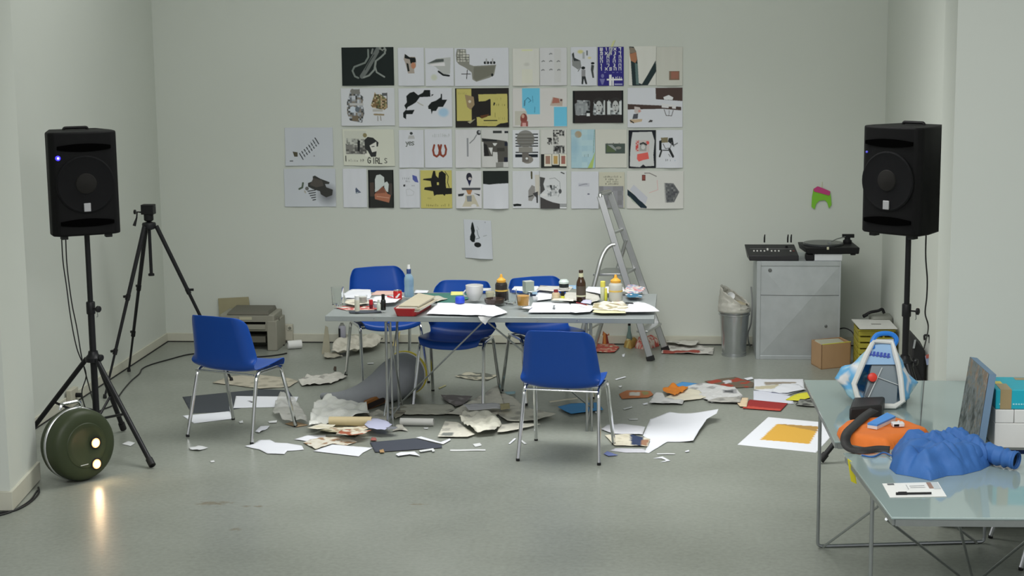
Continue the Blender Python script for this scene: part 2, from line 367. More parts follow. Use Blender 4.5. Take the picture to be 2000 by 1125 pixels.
# ================================================================== SPEAKERS AND STANDS
def speaker(label, loc, rz, led_on):
    t = thing('loudspeaker', label, 'loudspeaker', loc, rz, 'pair of black loudspeakers on tripod stands')
    H, fw, bw, dp = 0.615, 0.2, 0.145, 0.34
    poly = [(-fw, -dp/2+0.03), (-fw+0.03, -dp/2), (-fw*0.5, -dp/2-0.012), (0, -dp/2-0.016), (fw*0.5, -dp/2-0.012), (fw-0.03, -dp/2), (fw, -dp/2+0.03), (fw, -dp/2+0.12), (bw, dp/2), (-bw, dp/2), (-fw, -dp/2+0.12)]
    part('cabinet', MB().prism(poly, 0, H), mat('speaker_shell', (0.006, 0.006, 0.0065), 0.6, bump=0.25, bscale=300, spec=0.18), t, bevel=0.012, seg=3)
    yf = -dp/2-0.016
    g = part('grille', MB().lathe([(0.172, -0.006), (0.172, 0.004), (0.163, 0.008), (0.15, 0.005), (0.06, 0.009), (0, 0.01)], (0, yf, 0.305), (0, -1, 0), 48), mat('grille_mesh', (0.006, 0.006, 0.007), 0.7, spec=0.2, bump=0.3, bscale=400), t)
    part('dust_cap', MB().lathe([(0.064, 0.006), (0.058, 0.014), (0.035, 0.02), (0, 0.022)], (0, yf, 0.31), (0, -1, 0), 32), mat('cone_grey', (0.017, 0.016, 0.015), 0.7, spec=0.2), g)
    for z0, s in ((0.525, 1), (0.075, -1)):
        o_, i_ = [], []
        for k in range(13):
            x = -0.155+0.31*k/12; c_ = 0.022*(1-(x/0.155)**2)
            o_.append((x, z0+s*(0.008+c_*0.6))); i_.append((x, z0-s*(0.012+c_*0.7)))
        ring = o_+i_[::-1]
        if s < 0: ring = ring[::-1]
        mb = MB(); n = len(ring)
        mb.add([(x, yf-0.004, z) for x, z in ring]+[(x, yf+0.02, z) for x, z in ring], [tuple(range(n)), ]+[(i, n+i, n+(i+1) % n, (i+1) % n) for i in range(n)])
        part('horn_slot' if s > 0 else 'port_slot', mb, mat('slot_black', (0.002, 0.002, 0.002), 0.9, spec=0.0), t, smooth=False)
    part('badge', MB().box(-0.02, 0.02, yf-0.014, yf-0.002, 0.145, 0.195), mat('badge_silver', (0.5, 0.5, 0.52), 0.35, 0.4), t, bevel=0.002)
    lr = 0.015 if led_on else 0.006
    lm = mat('led_glow', (0.02, 0.02, 0.5), 0.3, emit=(0.06, 0.04, 1.0), es=1.6) if led_on else mat('led_dim', (0.03, 0.03, 0.3), 0.3, emit=(0.15, 0.15, 1.0), es=0.5)
    ld = part('status_led', MB().lathe([(lr, -0.01), (lr, 0.006), (lr*0.4, 0.010), (0, 0.0105)], (-0.152, yf+0.012, 0.465), (0, -1, 0), 20), lm, t)
    if led_on: part('led_core', MB().lathe([(0.006, 0.009), (0.005, 0.0125), (0, 0.013)], (-0.152, yf+0.012, 0.465), (0, -1, 0), 14), mat('led_core', (0.8, 0.8, 1), 0.3, emit=(0.8, 0.8, 1.0), es=12), ld)
    for x in (-0.13, 0.13):
        part('foot', MB().box(x-0.02, x+0.02, -dp/2+0.03, -dp/2+0.08, -0.022, 0.004), RUBBER, t, bevel=0.003)
    part('pole_socket', MB().lathe([(0.03, -0.012), (0.034, 0)], (0, 0.0, 0.002), seg=16), BLACKP, t)
    part('carry_handle', MB().tube(rpath([(-0.07, 0.06, H-0.004), (-0.07, 0.06, H+0.012), (0.07, 0.06, H+0.012), (0.07, 0.06, H-0.004)], 0.012), 0.009, 8), BLACKP, t)
    return t
def stand(label, c, feet, hub=0.56, top=1.348):
    c = Vector((c[0], c[1], 0)); t = thing('speaker_stand', label, 'speaker stand', c, group='black tripod speaker stands')
    part('pole', MB().tube([(0, 0, 0.12), (0, 0, 0.89)], 0.0205, 14), BLACKM, t)
    part('pole', MB().tube([(0, 0, 0.85), (0, 0, top-0.03)], 0.0165, 14), BLACKM, t)
    part('collar', MB().lathe([(0.026, 0.83), (0.027, 0.835), (0.027, 0.9), (0.024, 0.905)], seg=16), BLACKM, t)
    part('collar', MB().lathe([(0.03, hub-0.03), (0.05, hub-0.025), (0.05, hub+0.0), (0.032, hub+0.02), (0.028, hub+0.04)], seg=16), BLACKM, t)
    part('collar', MB().lathe([(0.028, 0.15), (0.03, 0.155), (0.03, 0.2), (0.026, 0.205)], seg=16), BLACKM, t)
    for z in (0.865, hub+0.005):
        k = part('clamp_screw', MB().tube([(0.02, -0.012, z), (0.052, -0.03, z)], 0.005, 8), BLACKM, t)
        part('knob', MB().lathe([(0.012, 0), (0.02, 0.004), (0.02, 0.016), (0.013, 0.02)], (0.05, -0.029, z), (0.87, -0.5, 0), 12), BLACKM, k)
    part('chain', MB().tube([(0.05, -0.03, 0.85), (0.052, -0.03, 0.82), (0.045, -0.03, 0.815)], 0.0025, 6), STEEL, t)
    for f in feet:
        d = Vector((f[0], f[1], 0))-c; u = d.normalized()
        a, e = u*0.045+Vector((0, 0, hub-0.01)), d+Vector((0, 0, 0.018))
        part('leg', MB().tube([a, e], 0.0155, 12), BLACKM, t)
        part('foot_cap', MB().tube([e-(e-a).normalized()*0.05, e], 0.021, 12), RUBBER, t)
        part('brace', MB().tube([u*0.028+Vector((0, 0, 0.178)), a+(e-a)*0.52], 0.008, 8), BLACKM, t)
    return t
stand('black tripod speaker stand at the left wall beside the round green case', (-0.93, -3.34), [(-0.436, -3.825), (-0.89, -2.97), (-1.42, -3.3)])
speaker('black loudspeaker with a glowing blue light on the left stand', (-0.955, -3.34, 1.33), math.radians(30), True)
stand('black tripod speaker stand by the right wall beyond the glass table', (3.952, -3.3), [(3.45, -3.53), (4.17, -3.0), (4.06, -3.84)])
speaker('black loudspeaker turned inwards on the right stand', (3.93, -3.3, 1.33), math.radians(-42), False)

# ================================================================== PHOTO TRIPOD
fts = [UZ(252, 726), UZ(205, 778), UZ(452, 745)]
cc = (fts[0]+fts[1]+fts[2])/3; ap = UY(291, 438, cc.y); cx_, cy_, az_ = ap.x, cc.y, ap.z
tp = thing('camera_tripod', 'black photo tripod with empty pan head beside the left loudspeaker', 'tripod', (cx_, cy_, 0))
part('centre_column', MB().tube([(0, 0, az_-0.36), (0, 0, az_+0.03)], 0.012, 12), BLACKM, tp)
part('column_foot', MB().lathe([(0.022, -0.01), (0.022, 0.004), (0.012, 0.01)], (0, 0, az_-0.36), seg=14), BLACKP, tp)
part('spider', MB().lathe([(0.02, -0.04), (0.045, -0.03), (0.05, 0.0), (0.045, 0.012), (0.016, 0.018)], (0, 0, az_), seg=18), BLACKM, tp)
for f in fts:
    d = f-Vector((cx_, cy_, 0)); u = Vector((d.x, d.y, 0)).normalized(); a = u*0.05+Vector((0, 0, az_-0.012)); e = Vector((d.x, d.y, 0.012))
    lg = part('leg', MB().tube([a, a+(e-a)*0.42, a+(e-a)*0.43, a+(e-a)*0.74, a+(e-a)*0.745, e], [0.016, 0.015, 0.0125, 0.0115, 0.009, 0.008], 10), BLACKM, tp)
    for q in (0.42, 0.74):
        c_ = a+(e-a)*q
        part('leg_lock', MB().tube([c_-(e-a).normalized()*0.02, c_+(e-a).normalized()*0.02], 0.019-0.004*q, 10).obox(c_+u*0.026+Vector((0, 0, 0.01)), u*0.014, u.cross(Vector((0, 0, 1)))*0.008, Vector((0, 0, 0.008))), BLACKP, lg)
    part('foot_tip', MB().lathe([(0.012, 0), (0.014, 0.01), (0.01, 0.03)], (e.x, e.y, 0), seg=12), RUBBER, lg)
hd = part('pan_head', MB().lathe([(0.02, 0.02), (0.034, 0.03), (0.034, 0.07), (0.028, 0.075)], (0, 0, az_), seg=18).obox((0, 0, az_+0.1), (0.045, 0, 0), (0, 0.035, 0), (0, 0, 0.028)), BLACKP, tp, bevel=0.006)
part('camera_plate', MB().box(-0.045, 0.045, -0.035, 0.035, az_+0.126, az_+0.142), BLACKP, hd, bevel=0.004)
part('pan_handle', MB().tube([(-0.04, 0, az_+0.085), (-0.075, -0.02, az_+0.09), (-0.078, -0.03, az_+0.05), (-0.092, -0.05, az_-0.005)], [0.006, 0.006, 0.006, 0.012], 10).lathe([(0.016, 0), (0.016, 0.012)], (-0.098, -0.02, az_+0.09), (1, 0, 0), 12), BLACKP, hd)

# ================================================================== GREEN ROUND CASE WITH TWO LAMPS
dirn = Vector((0.80, -0.60, 0.05)).normalized(); R_ = 0.205; cpt = Vector((-0.80, -4.06, R_+0.002))
gc = thing('round_case', 'dark green round case with two lit lamps leaning by the left wall pier', 'lamp case', (cpt.x, cpt.y, 0))
DG = mat('olive_green_shell', (0.038, 0.05, 0.022), 0.45, var=0.12, spec=0.4)
part('body', MB().lathe([(0.05, -0.085), (0.17, -0.08), (0.192, -0.065), (R_-0.001, -0.04), (R_, -0.004)], cpt, dirn, 48), DG, gc, world=True)
part('rim_band', MB().lathe([(R_, -0.008), (R_+0.005, -0.005), (R_+0.005, 0.008), (R_, 0.011)], cpt, dirn, 48, caps=False), ALU, gc, world=True)
lid = part('lid', MB().lathe([(R_-0.001, 0.009), (R_-0.002, 0.07), (R_-0.012, 0.09), (R_-0.03, 0.101), (R_-0.06, 0.105), (0.13, 0.104), (0.126, 0.107), (0.10, 0.107), (0.095, 0.104), (0, 0.104)], cpt, dirn, 48), DG, gc, world=True)
sd = dirn.cross(Vector((0, 0, 1))).normalized()*-1; upv = sd.cross(dirn); upv = upv if upv.z > 0 else -upv
def facept(px, py):
    o = cpt+dirn*0.106; d = ray(px, py); t = (o-EYE).dot(dirn)/d.dot(dirn); return EYE+d*t
for px, py, cl, wv in ((186, 865, (1.0, 0.55, 0.25), 60), (188, 906, (1.0, 0.6, 0.3), 60)):
    c_ = facept(px, py)
    b_ = part('lamp_bezel', MB().lathe([(0.034, -0.004), (0.036, 0.004), (0.03, 0.006)], c_, dirn, 24), BLACKM, gc, world=True)
    ln = part('lamp_lens', MB().lathe([(0.031, 0.0), (0.027, 0.006), (0.012, 0.009), (0, 0.0095)], c_, dirn, 24), mat('lamp_glow', (1, 0.5, 0.2), 0.3, emit=(1.0, 0.36, 0.10), es=3.0), gc, world=True)
    part('lamp_core', MB().lathe([(0.019, 0.008), (0.014, 0.012), (0, 0.013)], c_, dirn, 20), mat('lamp_core', (1, 0.8, 0.6), 0.3, emit=(1.0, 0.72, 0.42), es=90), gc, world=True)
h0 = cpt+upv*(R_+0.0)
part('carry_handle', MB().tube(rpath([h0-sd*0.07-dirn*0.03, h0-sd*0.06+upv*0.03-dirn*0.03, h0+sd*0.06+upv*0.03-dirn*0.03, h0+sd*0.07-dirn*0.03], 0.02), 0.009, 8), CHROME, gc, world=True)
part('latch', MB().obox(h0+sd*0.03+dirn*0.003, sd*0.012, dirn*0.02, upv*0.007), CHROME, gc, world=True, bevel=0.002)
part('printed_mark', MB().obox(facept(165, 908)+dirn*0.001, sd*0.025, upv*0.002, dirn*0.001), WHITEP, gc, world=True)

# ================================================================== PRINTS: a small painter for sheets of paper
CR = {'A': (660, 85, 6.617), 'B': (880, 85, 6.617), 'C': (1105, 75, 6.25), 'D': (660, 245, 6.617), 'E': (880, 245, 6.617), 'F': (1105, 245, 6.617),
      'G': (545, 245, 6.617), 'H': (880, 420, 11.25), 'f7': (340, 590, 4.536), 'f8': (340, 700, 3.846), 'f1': (760, 660, 4.167), 'f2': (1150, 660, 4.167),
      'fb': (560, 780, 6.25), 'fh': (600, 680, 6.618), 'fw': (610, 600, 8.036), 't5': (620, 490, 5.882), 't6': (940, 490, 5.556), 'r5': (1560, 640, 4.536), 'r6': (1560, 870, 4.411), 'px': (0, 0, 1.0), 'c4': (1380, 540, 4.167)}
def PX(c, x, y): ox, oy, s = CR[c]; return (ox+x/s, oy+y/s)
class Paint:
    K = 1.5
    def __init__(s, crop, rect, base, res=1.45, ss=2):
        s.c = crop; s.x0, s.y0, s.x1, s.y1 = rect; sc = CR[crop][2]
        s.nx = max(4, int((s.x1-s.x0)/sc*res)); s.ny = max(4, int((s.y1-s.y0)/sc*res)); s.ss = ss
        W, H = s.nx*ss, s.ny*ss
        s.X, s.Y = np.meshgrid(s.x0+(np.arange(W)+0.5)/W*(s.x1-s.x0), s.y0+(np.arange(H)+0.5)/H*(s.y1-s.y0))
        s.im = np.ones((H, W, 3))*np.array(s.col(base)); s.rs = np.random.RandomState(int(s.x0*7+s.y0*13) % 9999)
    def col(s, c): return pc(*c, s.K)
    def put(s, m, c, a=1.0):
        m = (m*a)[..., None]; s.im = s.im*(1-m)+np.array(s.col(c))*m; return s
    def mask(s, pts):
        m = np.zeros(s.X.shape, bool); n = len(pts)
        for i in range(n):
            (ax, ay), (bx, by) = pts[i], pts[i-1]
            if ay == by: continue
            t = ((ay > s.Y) != (by > s.Y)) & (s.X < (bx-ax)*(s.Y-ay)/(by-ay)+ax); m ^= t
        return m.astype(float)
    def poly(s, pts, c, a=1.0): return s.put(s.mask(pts), c, a)
    def rect(s, x0, y0, x1, y1, c, a=1.0): return s.put(((s.X > x0) & (s.X < x1) & (s.Y > y0) & (s.Y < y1)).astype(float), c, a)
    def ell(s, cx, cy, rx, ry, c, a=1.0, soft=0.0):
        q = np.sqrt(((s.X-cx)/rx)**2+((s.Y-cy)/ry)**2)
        return s.put(np.clip((1+soft-q)/(2*soft), 0, 1) if soft else (q < 1).astype(float), c, a)
    def line(s, pts, w, c, a=1.0):
        d = np.full(s.X.shape, 1e9)
        for (ax, ay), (bx, by) in zip(pts, pts[1:]):
            l = max((bx-ax)**2+(by-ay)**2, 1e-9); t = np.clip(((s.X-ax)*(bx-ax)+(s.Y-ay)*(by-ay))/l, 0, 1)
            d = np.minimum(d, np.hypot(s.X-ax-t*(bx-ax), s.Y-ay-t*(by-ay)))
        return s.put((d < w/2).astype(float), c, a)
    def blotch(s, pts, cols, cell=22, a=1.0):
        m = s.mask(pts)
        ix = ((s.X-s.x0)/cell).astype(int); iy = ((s.Y-s.y0)/cell).astype(int)
        tab = s.rs.randint(0, len(cols), (iy.max()+1, ix.max()+1)); k = tab[iy, ix]
        for q, c in enumerate(cols): s.put(m*(k == q), c, a)
        return s
    def ticks(s, x0, y0, x1, y1, c, step=14, a=0.85):
        x = x0
        while x < x1:
            h = s.rs.uniform(0.5, 1.0)*(y1-y0); w = step*s.rs.uniform(0.35, 0.7)
            if s.rs.rand() > 0.12:
                s.rect(x, y1-h, x+w*0.45, y1, c, a)
                if s.rs.rand() > 0.4: s.rect(x, y1-h*s.rs.uniform(0.5, 1), x+w, y1-h*0.4, c, a*0.8)
            x += step
        return s
    def text(s, x, y, h, t, c, a=1.0):
        w = h*0.62
        for ch in t:
            for st in GLY.get(ch, []): s.line([(x+p[0]*w*0.78, y+p[1]*h) for p in st], h*0.16, c, a)
            x += w
        return s
    def pix(s):
        f = s.ss; return s.im.reshape(s.ny, f, s.nx, f, 3).mean((1, 3))
GLY = {'y': [[(0, .3), (.5, .8)], [(1, .3), (.3, 1.25), (0, 1.25)]], 'e': [[(0, .6), (1, .6), (.9, .35), (.5, .28), (.1, .4), (0, .65), (.2, .95), (.6, 1), (1, .9)]],
       's': [[(1, .35), (.5, .28), (.05, .4), (.3, .6), (.8, .68), (1, .85), (.5, 1), (0, .92)]],
       'G': [[(1, .15), (.5, 0), (0, .4), (.1, .85), (.6, 1), (1, .85), (1, .55), (.6, .55)]], 'I': [[(.5, 0), (.5, 1)]], 'R': [[(0, 1), (0, 0), (.8, .05), (.9, .3), (.7, .5), (0, .5)], [(.5, .5), (1, 1)]],
       'L': [[(0, 0), (0, 1), (1, 1)]], 'S': [[(1, .1), (.4, 0), (0, .2), (.4, .48), (.9, .65), (.9, .9), (.4, 1), (0, .9)]], 'A': [[(0, 1), (.5, 0), (1, 1)], [(.2, .65), (.8, .65)]],
       'T': [[(0, 0), (1, 0)], [(.5, 0), (.5, 1)]], 'M': [[(0, 1), (0, 0), (.5, .6), (1, 0), (1, 1)]], 'N': [[(0, 1), (0, 0), (1, 1), (1, 0)]], 'O': [[(.5, 0), (1, .5), (.5, 1), (0, .5), (.5, 0)]],
       'K': [[(0, 0), (0, 1)], [(1, 0), (0, .5), (1, 1)]], 'D': [[(0, 0), (0, 1), (.7, .9), (1, .5), (.7, .1), (0, 0)]], 'H': [[(0, 0), (0, 1)], [(1, 0), (1, 1)], [(0, .5), (1, .5)]], 'E': [[(1, 0), (0, 0), (0, 1), (1, 1)], [(0, .5), (.8, .5)]]}
# square-letter strokes for the alphabet poster
HEB = ['אבגדה', 'וזחטי', 'כלמנ', 'סעפצ', 'קרשת', 'ךםןףץ']
SQ = {0: [[(0, 0), (1, 1)], [(1, 0), (.7, .5)], [(.3, .5), (0, 1)]], 1: [[(0, 0), (.9, 0), (.9, 1)], [(0, 1), (1, 1)]], 2: [[(.3, 0), (.8, 0), (.8, 1)], [(.7, .6), (.2, 1)]],
      3: [[(0, 0), (1, 0)], [(.8, 0), (.8, 1)]], 4: [[(0, 0), (1, 0), (1, 1)], [(.1, .4), (.1, 1)]], 5: [[(.5, 0), (.6, 1)], [(.3, 0), (.6, 0)]], 6: [[(0, 1), (0, 0), (1, 0), (1, 1)]],
      7: [[(0, 0), (0, 1), (1, 1), (1, 0)], [(.5, 0), (.5, .8)]], 8: [[(1, 0), (.2, 0), (.2, .5), (.6, .5)], [(1, 0), (1, 1), (0, 1)]], 9: [[(0, 0), (.2, .5), (0, 1)], [(1, 0), (1, 1), (.2, 1)]], 10: [[(0, 0), (1, 0), (1, .6), (.5, 1)]]}

def sheet_mesh(name, P, corner, bow=None):
    """grid of the painted sheet; corner(u,v)->world point"""
    nx, ny = P.nx, P.ny; img = P.pix()
    vs, cols = [], np.ones((nx*ny, 4), np.float32)
    for j in range(ny):
        for i in range(nx): vs.append(corner(i/(nx-1), j/(ny-1)))
    cols[:, :3] = img.reshape(-1, 3)
    fs = [(j*nx+i, (j+1)*nx+i, (j+1)*nx+i+1, j*nx+i+1) for j in range(ny-1) for i in range(nx-1)]
    return vs, fs, cols
def colmesh(name, vs, fs, cols, m, loc):
    me = bpy.data.meshes.new(name); me.from_pydata([(x-loc[0], y-loc[1], z-loc[2]) for x, y, z in vs], [], fs)
    at = me.color_attributes.new('Col', 'FLOAT_COLOR', 'POINT'); at.data.foreach_set('color', np.asarray(cols, np.float32).ravel())
    me.materials.append(m); me.polygons.foreach_set('use_smooth', [True]*len(me.polygons)); me.update(); return me
NP = 0
def poster(P, label, cat='print', lift=None, tilt=0.0, name='wall_print', group='prints pinned up in rows on the back wall'):
    global NP; NP += 1
    a = UY(*PX(P.c, P.x0, P.y0), -0.003); b_ = UY(*PX(P.c, P.x1, P.y1), -0.003)
    lift = lift if lift is not None else 0.004+0.009*((NP*37 % 10)/10)
    def corner(u, v):
        x = a.x+(b_.x-a.x)*u; z = a.z+(b_.z-a.z)*v
        if tilt: z += tilt*(u-0.5); x -= tilt*(v-0.5)
        return (x, -0.003-lift*(v**3)*(0.6+0.4*math.cos(6.28*(u-0.3*(NP % 3)))) - 0.0015*math.sin(9*u+NP)**2, z)
    vs, fs, cols = sheet_mesh(name, P, corner)
    loc = (a.x, -0.003, b_.z); me = colmesh(name, vs, fs, cols, PAPER, loc)
    o = bpy.data.objects.new(name, me); COL.objects.link(o); o.location = loc; finish(o, solid=0.0006)
    return tag(o, label, cat, group)
W_ = (186, 188, 194); K_ = (16, 22, 22); CRM = (188, 188, 182); GR = (110, 110, 108)
def P_(c, r, b=W_): return Paint(c, r, b)

p = P_('A', (45, 52, 728, 540), (20, 28, 27))
for pts, wd, cl in (([(395, 85), (395, 180), (350, 250), (210, 300), (185, 350), (215, 420), (260, 440)], 22, (105, 112, 108)), ([(530, 70), (460, 190), (380, 320), (310, 420)], 60, (92, 97, 95)),
                    ([(455, 80), (440, 130)], 22, (110, 115, 112)), ([(610, 60), (615, 130), (560, 180), (490, 230), (470, 340), (400, 410), (330, 435)], 22, (118, 124, 120)), ([(495, 230), (482, 300), (500, 370), (600, 430)], 20, (120, 126, 122)), ([(560, 60), (610, 90)], 50, (120, 125, 120))): p.line(pts, wd, cl)
p.line([(470, 150), (400, 250), (350, 340)], 10, (30, 36, 36)).ell(582, 65, 18, 16, K_).ell(550, 100, 14, 12, K_).ell(600, 100, 12, 10, K_)
poster(p, 'black print with pale ribbon strokes, top left of the wall grid')
p = P_('A', (772, 55, 1118, 545))
p.poly([(865, 135), (920, 175), (1000, 175), (1015, 215), (1010, 300), (985, 330), (990, 385), (905, 385), (870, 250), (850, 205)], (150, 140, 132)).poly([(868, 135), (930, 180), (1005, 185), (1010, 240), (940, 260), (930, 205), (862, 190)], K_).poly([(885, 250), (910, 260), (925, 355), (900, 360)], K_).ell(975, 285, 30, 40, (165, 115, 90))
poster(p, 'white sheet with a small cut-out of a black-haired head')
p = P_('A', (1125, 60, 1500, 548))
p.poly([(1150, 260), (1280, 195), (1460, 180), (1450, 390), (1370, 400), (1260, 300)], (160, 162, 160)).poly([(1150, 258), (1270, 205), (1370, 200), (1370, 235)], (72, 78, 76)).poly([(1180, 270), (1380, 245), (1385, 290), (1230, 290)], (196, 194, 196)).line([(1300, 360), (1360, 405), (1435, 415)], 24, K_).ell(1240, 435, 40, 38, (176, 180, 166), 1, .3)
poster(p, 'white sheet with a grey folded wedge shape and dark underline')
p = P_('A', (35, 580, 740, 1060), (184, 186, 190))
MEC = [(95, 98, 102), (140, 144, 150), (60, 62, 62), (170, 174, 180), (118, 112, 104)]
p.blotch([(170, 590), (285, 590), (290, 660), (340, 700), (320, 760), (340, 900), (310, 1020), (150, 990), (115, 900), (115, 760), (140, 690)], MEC, 24).rect(172, 595, 285, 655, (112, 112, 108)).rect(150, 770, 330, 800, (165, 165, 165)).ell(190, 850, 38, 40, (176, 184, 194)).ell(250, 850, 30, 35, (88, 96, 104)).rect(180, 930, 265, 995, (102, 92, 78))
p.blotch([(480, 630), (500, 660), (560, 660), (640, 720), (645, 830), (600, 860), (450, 830), (425, 800), (465, 690)], [(110, 90, 62), (150, 130, 100), (70, 60, 44), (94, 98, 66), (168, 152, 126)], 20).line([(640, 645), (640, 790)], 10, (62, 62, 60)).rect(575, 645, 640, 680, (80, 82, 84)).line([(470, 915), (590, 920)], 22, (132, 118, 92)).line([(515, 940), (515, 995)], 12, (130, 126, 120)).line([(550, 940), (555, 990)], 12, (130, 126, 120)).rect(450, 850, 580, 880, (160, 158, 152))
poster(p, 'white print with two collaged machine towers, second row far left')
p = P_('A', (780, 580, 1480, 1075))
p.poly([(855, 800), (890, 760), (885, 680), (930, 640), (985, 625), (1040, 670), (1100, 640), (1120, 605), (1195, 605), (1200, 690), (1060, 695), (1010, 760), (960, 790), (900, 820), (880, 860), (990, 855), (960, 910), (880, 910), (875, 975), (840, 950), (840, 890), (880, 850)], K_).poly([(1210, 690), (1215, 660), (1245, 660)], K_)
p.poly([(1165, 810), (1210, 760), (1270, 740), (1330, 700), (1335, 655), (1350, 655), (1350, 730), (1415, 730), (1360, 820), (1300, 820), (1270, 870), (1225, 870), (1210, 915), (1200, 850), (1170, 845)], K_).ell(1365, 890, 65, 55, (140, 172, 196), .9, .3).line([(1030, 760), (1060, 780), (1100, 800)], 14, (160, 158, 154))
poster(p, 'white print with torn black island shapes and a pale blue blot')
p = P_('B', (50, 60, 755, 545))
p.poly([(75, 230), (70, 145), (85, 75), (200, 78), (205, 140), (245, 150), (245, 270), (300, 290), (590, 275), (560, 410), (500, 440), (330, 490), (280, 460), (270, 370), (190, 310), (110, 270)], (122, 122, 114)).blotch([(85, 80), (195, 80), (200, 145), (240, 150), (240, 235), (80, 235)], [(168, 168, 160), (140, 140, 132), (176, 174, 166)], 22)
for y in (80, 110, 145, 180, 210): p.line([(85, y), (240 if y > 140 else 195, y)], 5, (60, 62, 58))
for x in (85, 120, 155, 200, 242): p.line([(x, 80 if x < 200 else 145), (x, 235)], 5, (70, 72, 68))
p.poly([(300, 300), (580, 290), (545, 400), (330, 480), (290, 440)], (104, 104, 94)).line([(215, 340), (205, 450)], 10, (50, 50, 48)).line([(140, 390), (255, 390)], 9, (50, 50, 48))
for x in (445, 485, 525, 565): p.ell(x, 250, 16, 18, (26, 30, 30))
p.line([(465, 205), (465, 260)], 18, (150, 150, 150)).line([(545, 205), (545, 260)], 18, (150, 150, 150)).ell(537, 405, 14, 20, K_)
poster(p, 'white print of an office chair and heavy grey desk')
p = P_('B', (800, 65, 1150, 545), CRM)
p.rect(920, 80, 1060, 100, (190, 194, 150), .8).ell(985, 270, 35, 22, (168, 168, 162), .7, .4).rect(920, 330, 1060, 510, (190, 190, 174), .6)
poster(p, 'nearly blank cream sheet with a faint yellow strip, top row middle')
p = P_('B', (1152, 55, 1505, 540), (184, 184, 186))
p.rect(1340, 70, 1430, 500, (176, 176, 174), .6)
for x, y in ((1297, 135), (1200, 228), (1297, 228), (1395, 230), (1195, 340), (1298, 335), (1400, 340)): p.line([(x-18, y+5), (x, y-6), (x+14, y+2)], 13, (110, 112, 114))
poster(p, 'pale sheet with seven tiny grey sketches in rows')
YL = (172, 164, 96)
p = P_('B', (58, 580, 757, 1080), (34, 32, 30))
p.rect(72, 590, 270, 995, YL).poly([(360, 660), (735, 655), (740, 1015), (620, 1040), (580, 1065), (340, 1060), (335, 950), (520, 930), (520, 720), (450, 750), (365, 750)], YL).rect(62, 585, 78, 1010, (26, 26, 22))
p.poly([(275, 760), (350, 690), (360, 750), (450, 745), (510, 715), (515, 880), (480, 930), (400, 965), (340, 930), (280, 930)], (30, 28, 26)).poly([(380, 930), (500, 910), (470, 945), (400, 968)], (86, 54, 30)).poly([(185, 660), (300, 690), (310, 790), (260, 855), (215, 820)], (138, 120, 92)).ell(248, 750, 18, 18, (186, 178, 160))
p.poly([(560, 760), (580, 770), (565, 805), (552, 800)], K_).ticks(590, 770, 700, 810, (120, 112, 62), 26).ticks(580, 690, 660, 740, (140, 132, 78), 22, .5).ticks(100, 630, 220, 660, (130, 122, 70), 20, .6).rect(425, 985, 605, 1000, K_).ticks(420, 1010, 600, 1040, (140, 132, 76), 20, .6).line([(575, 895), (575, 950)], 6, (120, 112, 60)).ticks(620, 940, 700, 985, (120, 112, 60), 24, .6).poly([(215, 1010), (320, 970), (250, 1030)], (150, 146, 120))
p.poly([(580, 1068), (640, 1030), (745, 1020), (745, 1075), (570, 1078)], (28, 28, 28))
poster(p, 'black and mustard yellow collage print, second row')
BL = (98, 172, 205)
p = P_('B', (800, 580, 1505, 1075), (186, 184, 182))
p.rect(925, 580, 1155, 912, BL).poly([(925, 830), (960, 840), (990, 910), (925, 915)], (186, 184, 182)).line([(960, 740), (1000, 700), (1040, 740), (1010, 760)], 10, (60, 120, 150)).line([(960, 740), (955, 800)], 16, (70, 110, 130)).line([(1060, 680), (1065, 760)], 8, (70, 130, 160)).line([(1090, 820), (1085, 890)], 8, (60, 120, 150))
p.rect(1335, 820, 1505, 1065, BL).poly([(1320, 695), (1450, 720), (1445, 810), (1285, 805)], (166, 152, 142)).poly([(1330, 700), (1400, 715), (1410, 770), (1310, 775)], (150, 98, 86)).ell(1430, 735, 14, 14, (80, 60, 60))
p.rect(830, 870, 980, 1050, (170, 168, 158)).ell(945, 965, 45, 65, (120, 62, 56)).ell(935, 935, 18, 26, (176, 140, 124)).poly([(910, 1000), (1000, 1000), (1000, 1065), (900, 1065)], (132, 74, 68)).rect(925, 1020, 975, 1065, (186, 140, 136))
poster(p, 'white print with two sky blue rectangles and red portraits')
p = P_('C', (60, 105, 380, 575))
p.poly([(75, 190), (100, 170), (110, 240), (180, 270), (190, 340), (150, 380), (80, 330)], (120, 122, 122)).poly([(78, 190), (98, 175), (105, 235), (180, 275), (100, 275)], (44, 48, 50)).ell(180, 165, 35, 22, (182, 178, 116), .9, .3).rect(205, 170, 230, 250, (150, 154, 156)).rect(250, 150, 270, 210, (100, 104, 106)).ell(290, 240, 22, 14, (190, 182, 130), .8, .3)
p.ell(213, 360, 24, 18, K_).rect(192, 380, 240, 460, (128, 128, 130)).poly([(195, 460), (240, 460), (262, 555), (240, 555), (220, 490), (212, 555), (192, 555)], (40, 44, 46)).ell(328, 305, 22, 14, K_).poly([(312, 320), (345, 330), (335, 400), (345, 480), (325, 480), (305, 380)], (56, 60, 60)).line([(150, 400), (185, 350)], 8, (70, 70, 70))
poster(p, 'white sheet with two small standing figures seen from behind')
p = P_('C', (390, 105, 707, 577), (42, 38, 112))
LT = (204, 206, 222)
k = 3
for r, y in enumerate((118, 168, 215, 262, 312, 355)):
    xs = (435, 495, 545, 600, 660) if r in (0, 1, 5) else (435, 515, 590, 660)
    for q, x in enumerate(xs):
        k = (k*5+3+r) % 11
        for stk in SQ[k]: p.line([(x-13+26*a_, y+32*b_) for a_, b_ in stk], 8, LT)
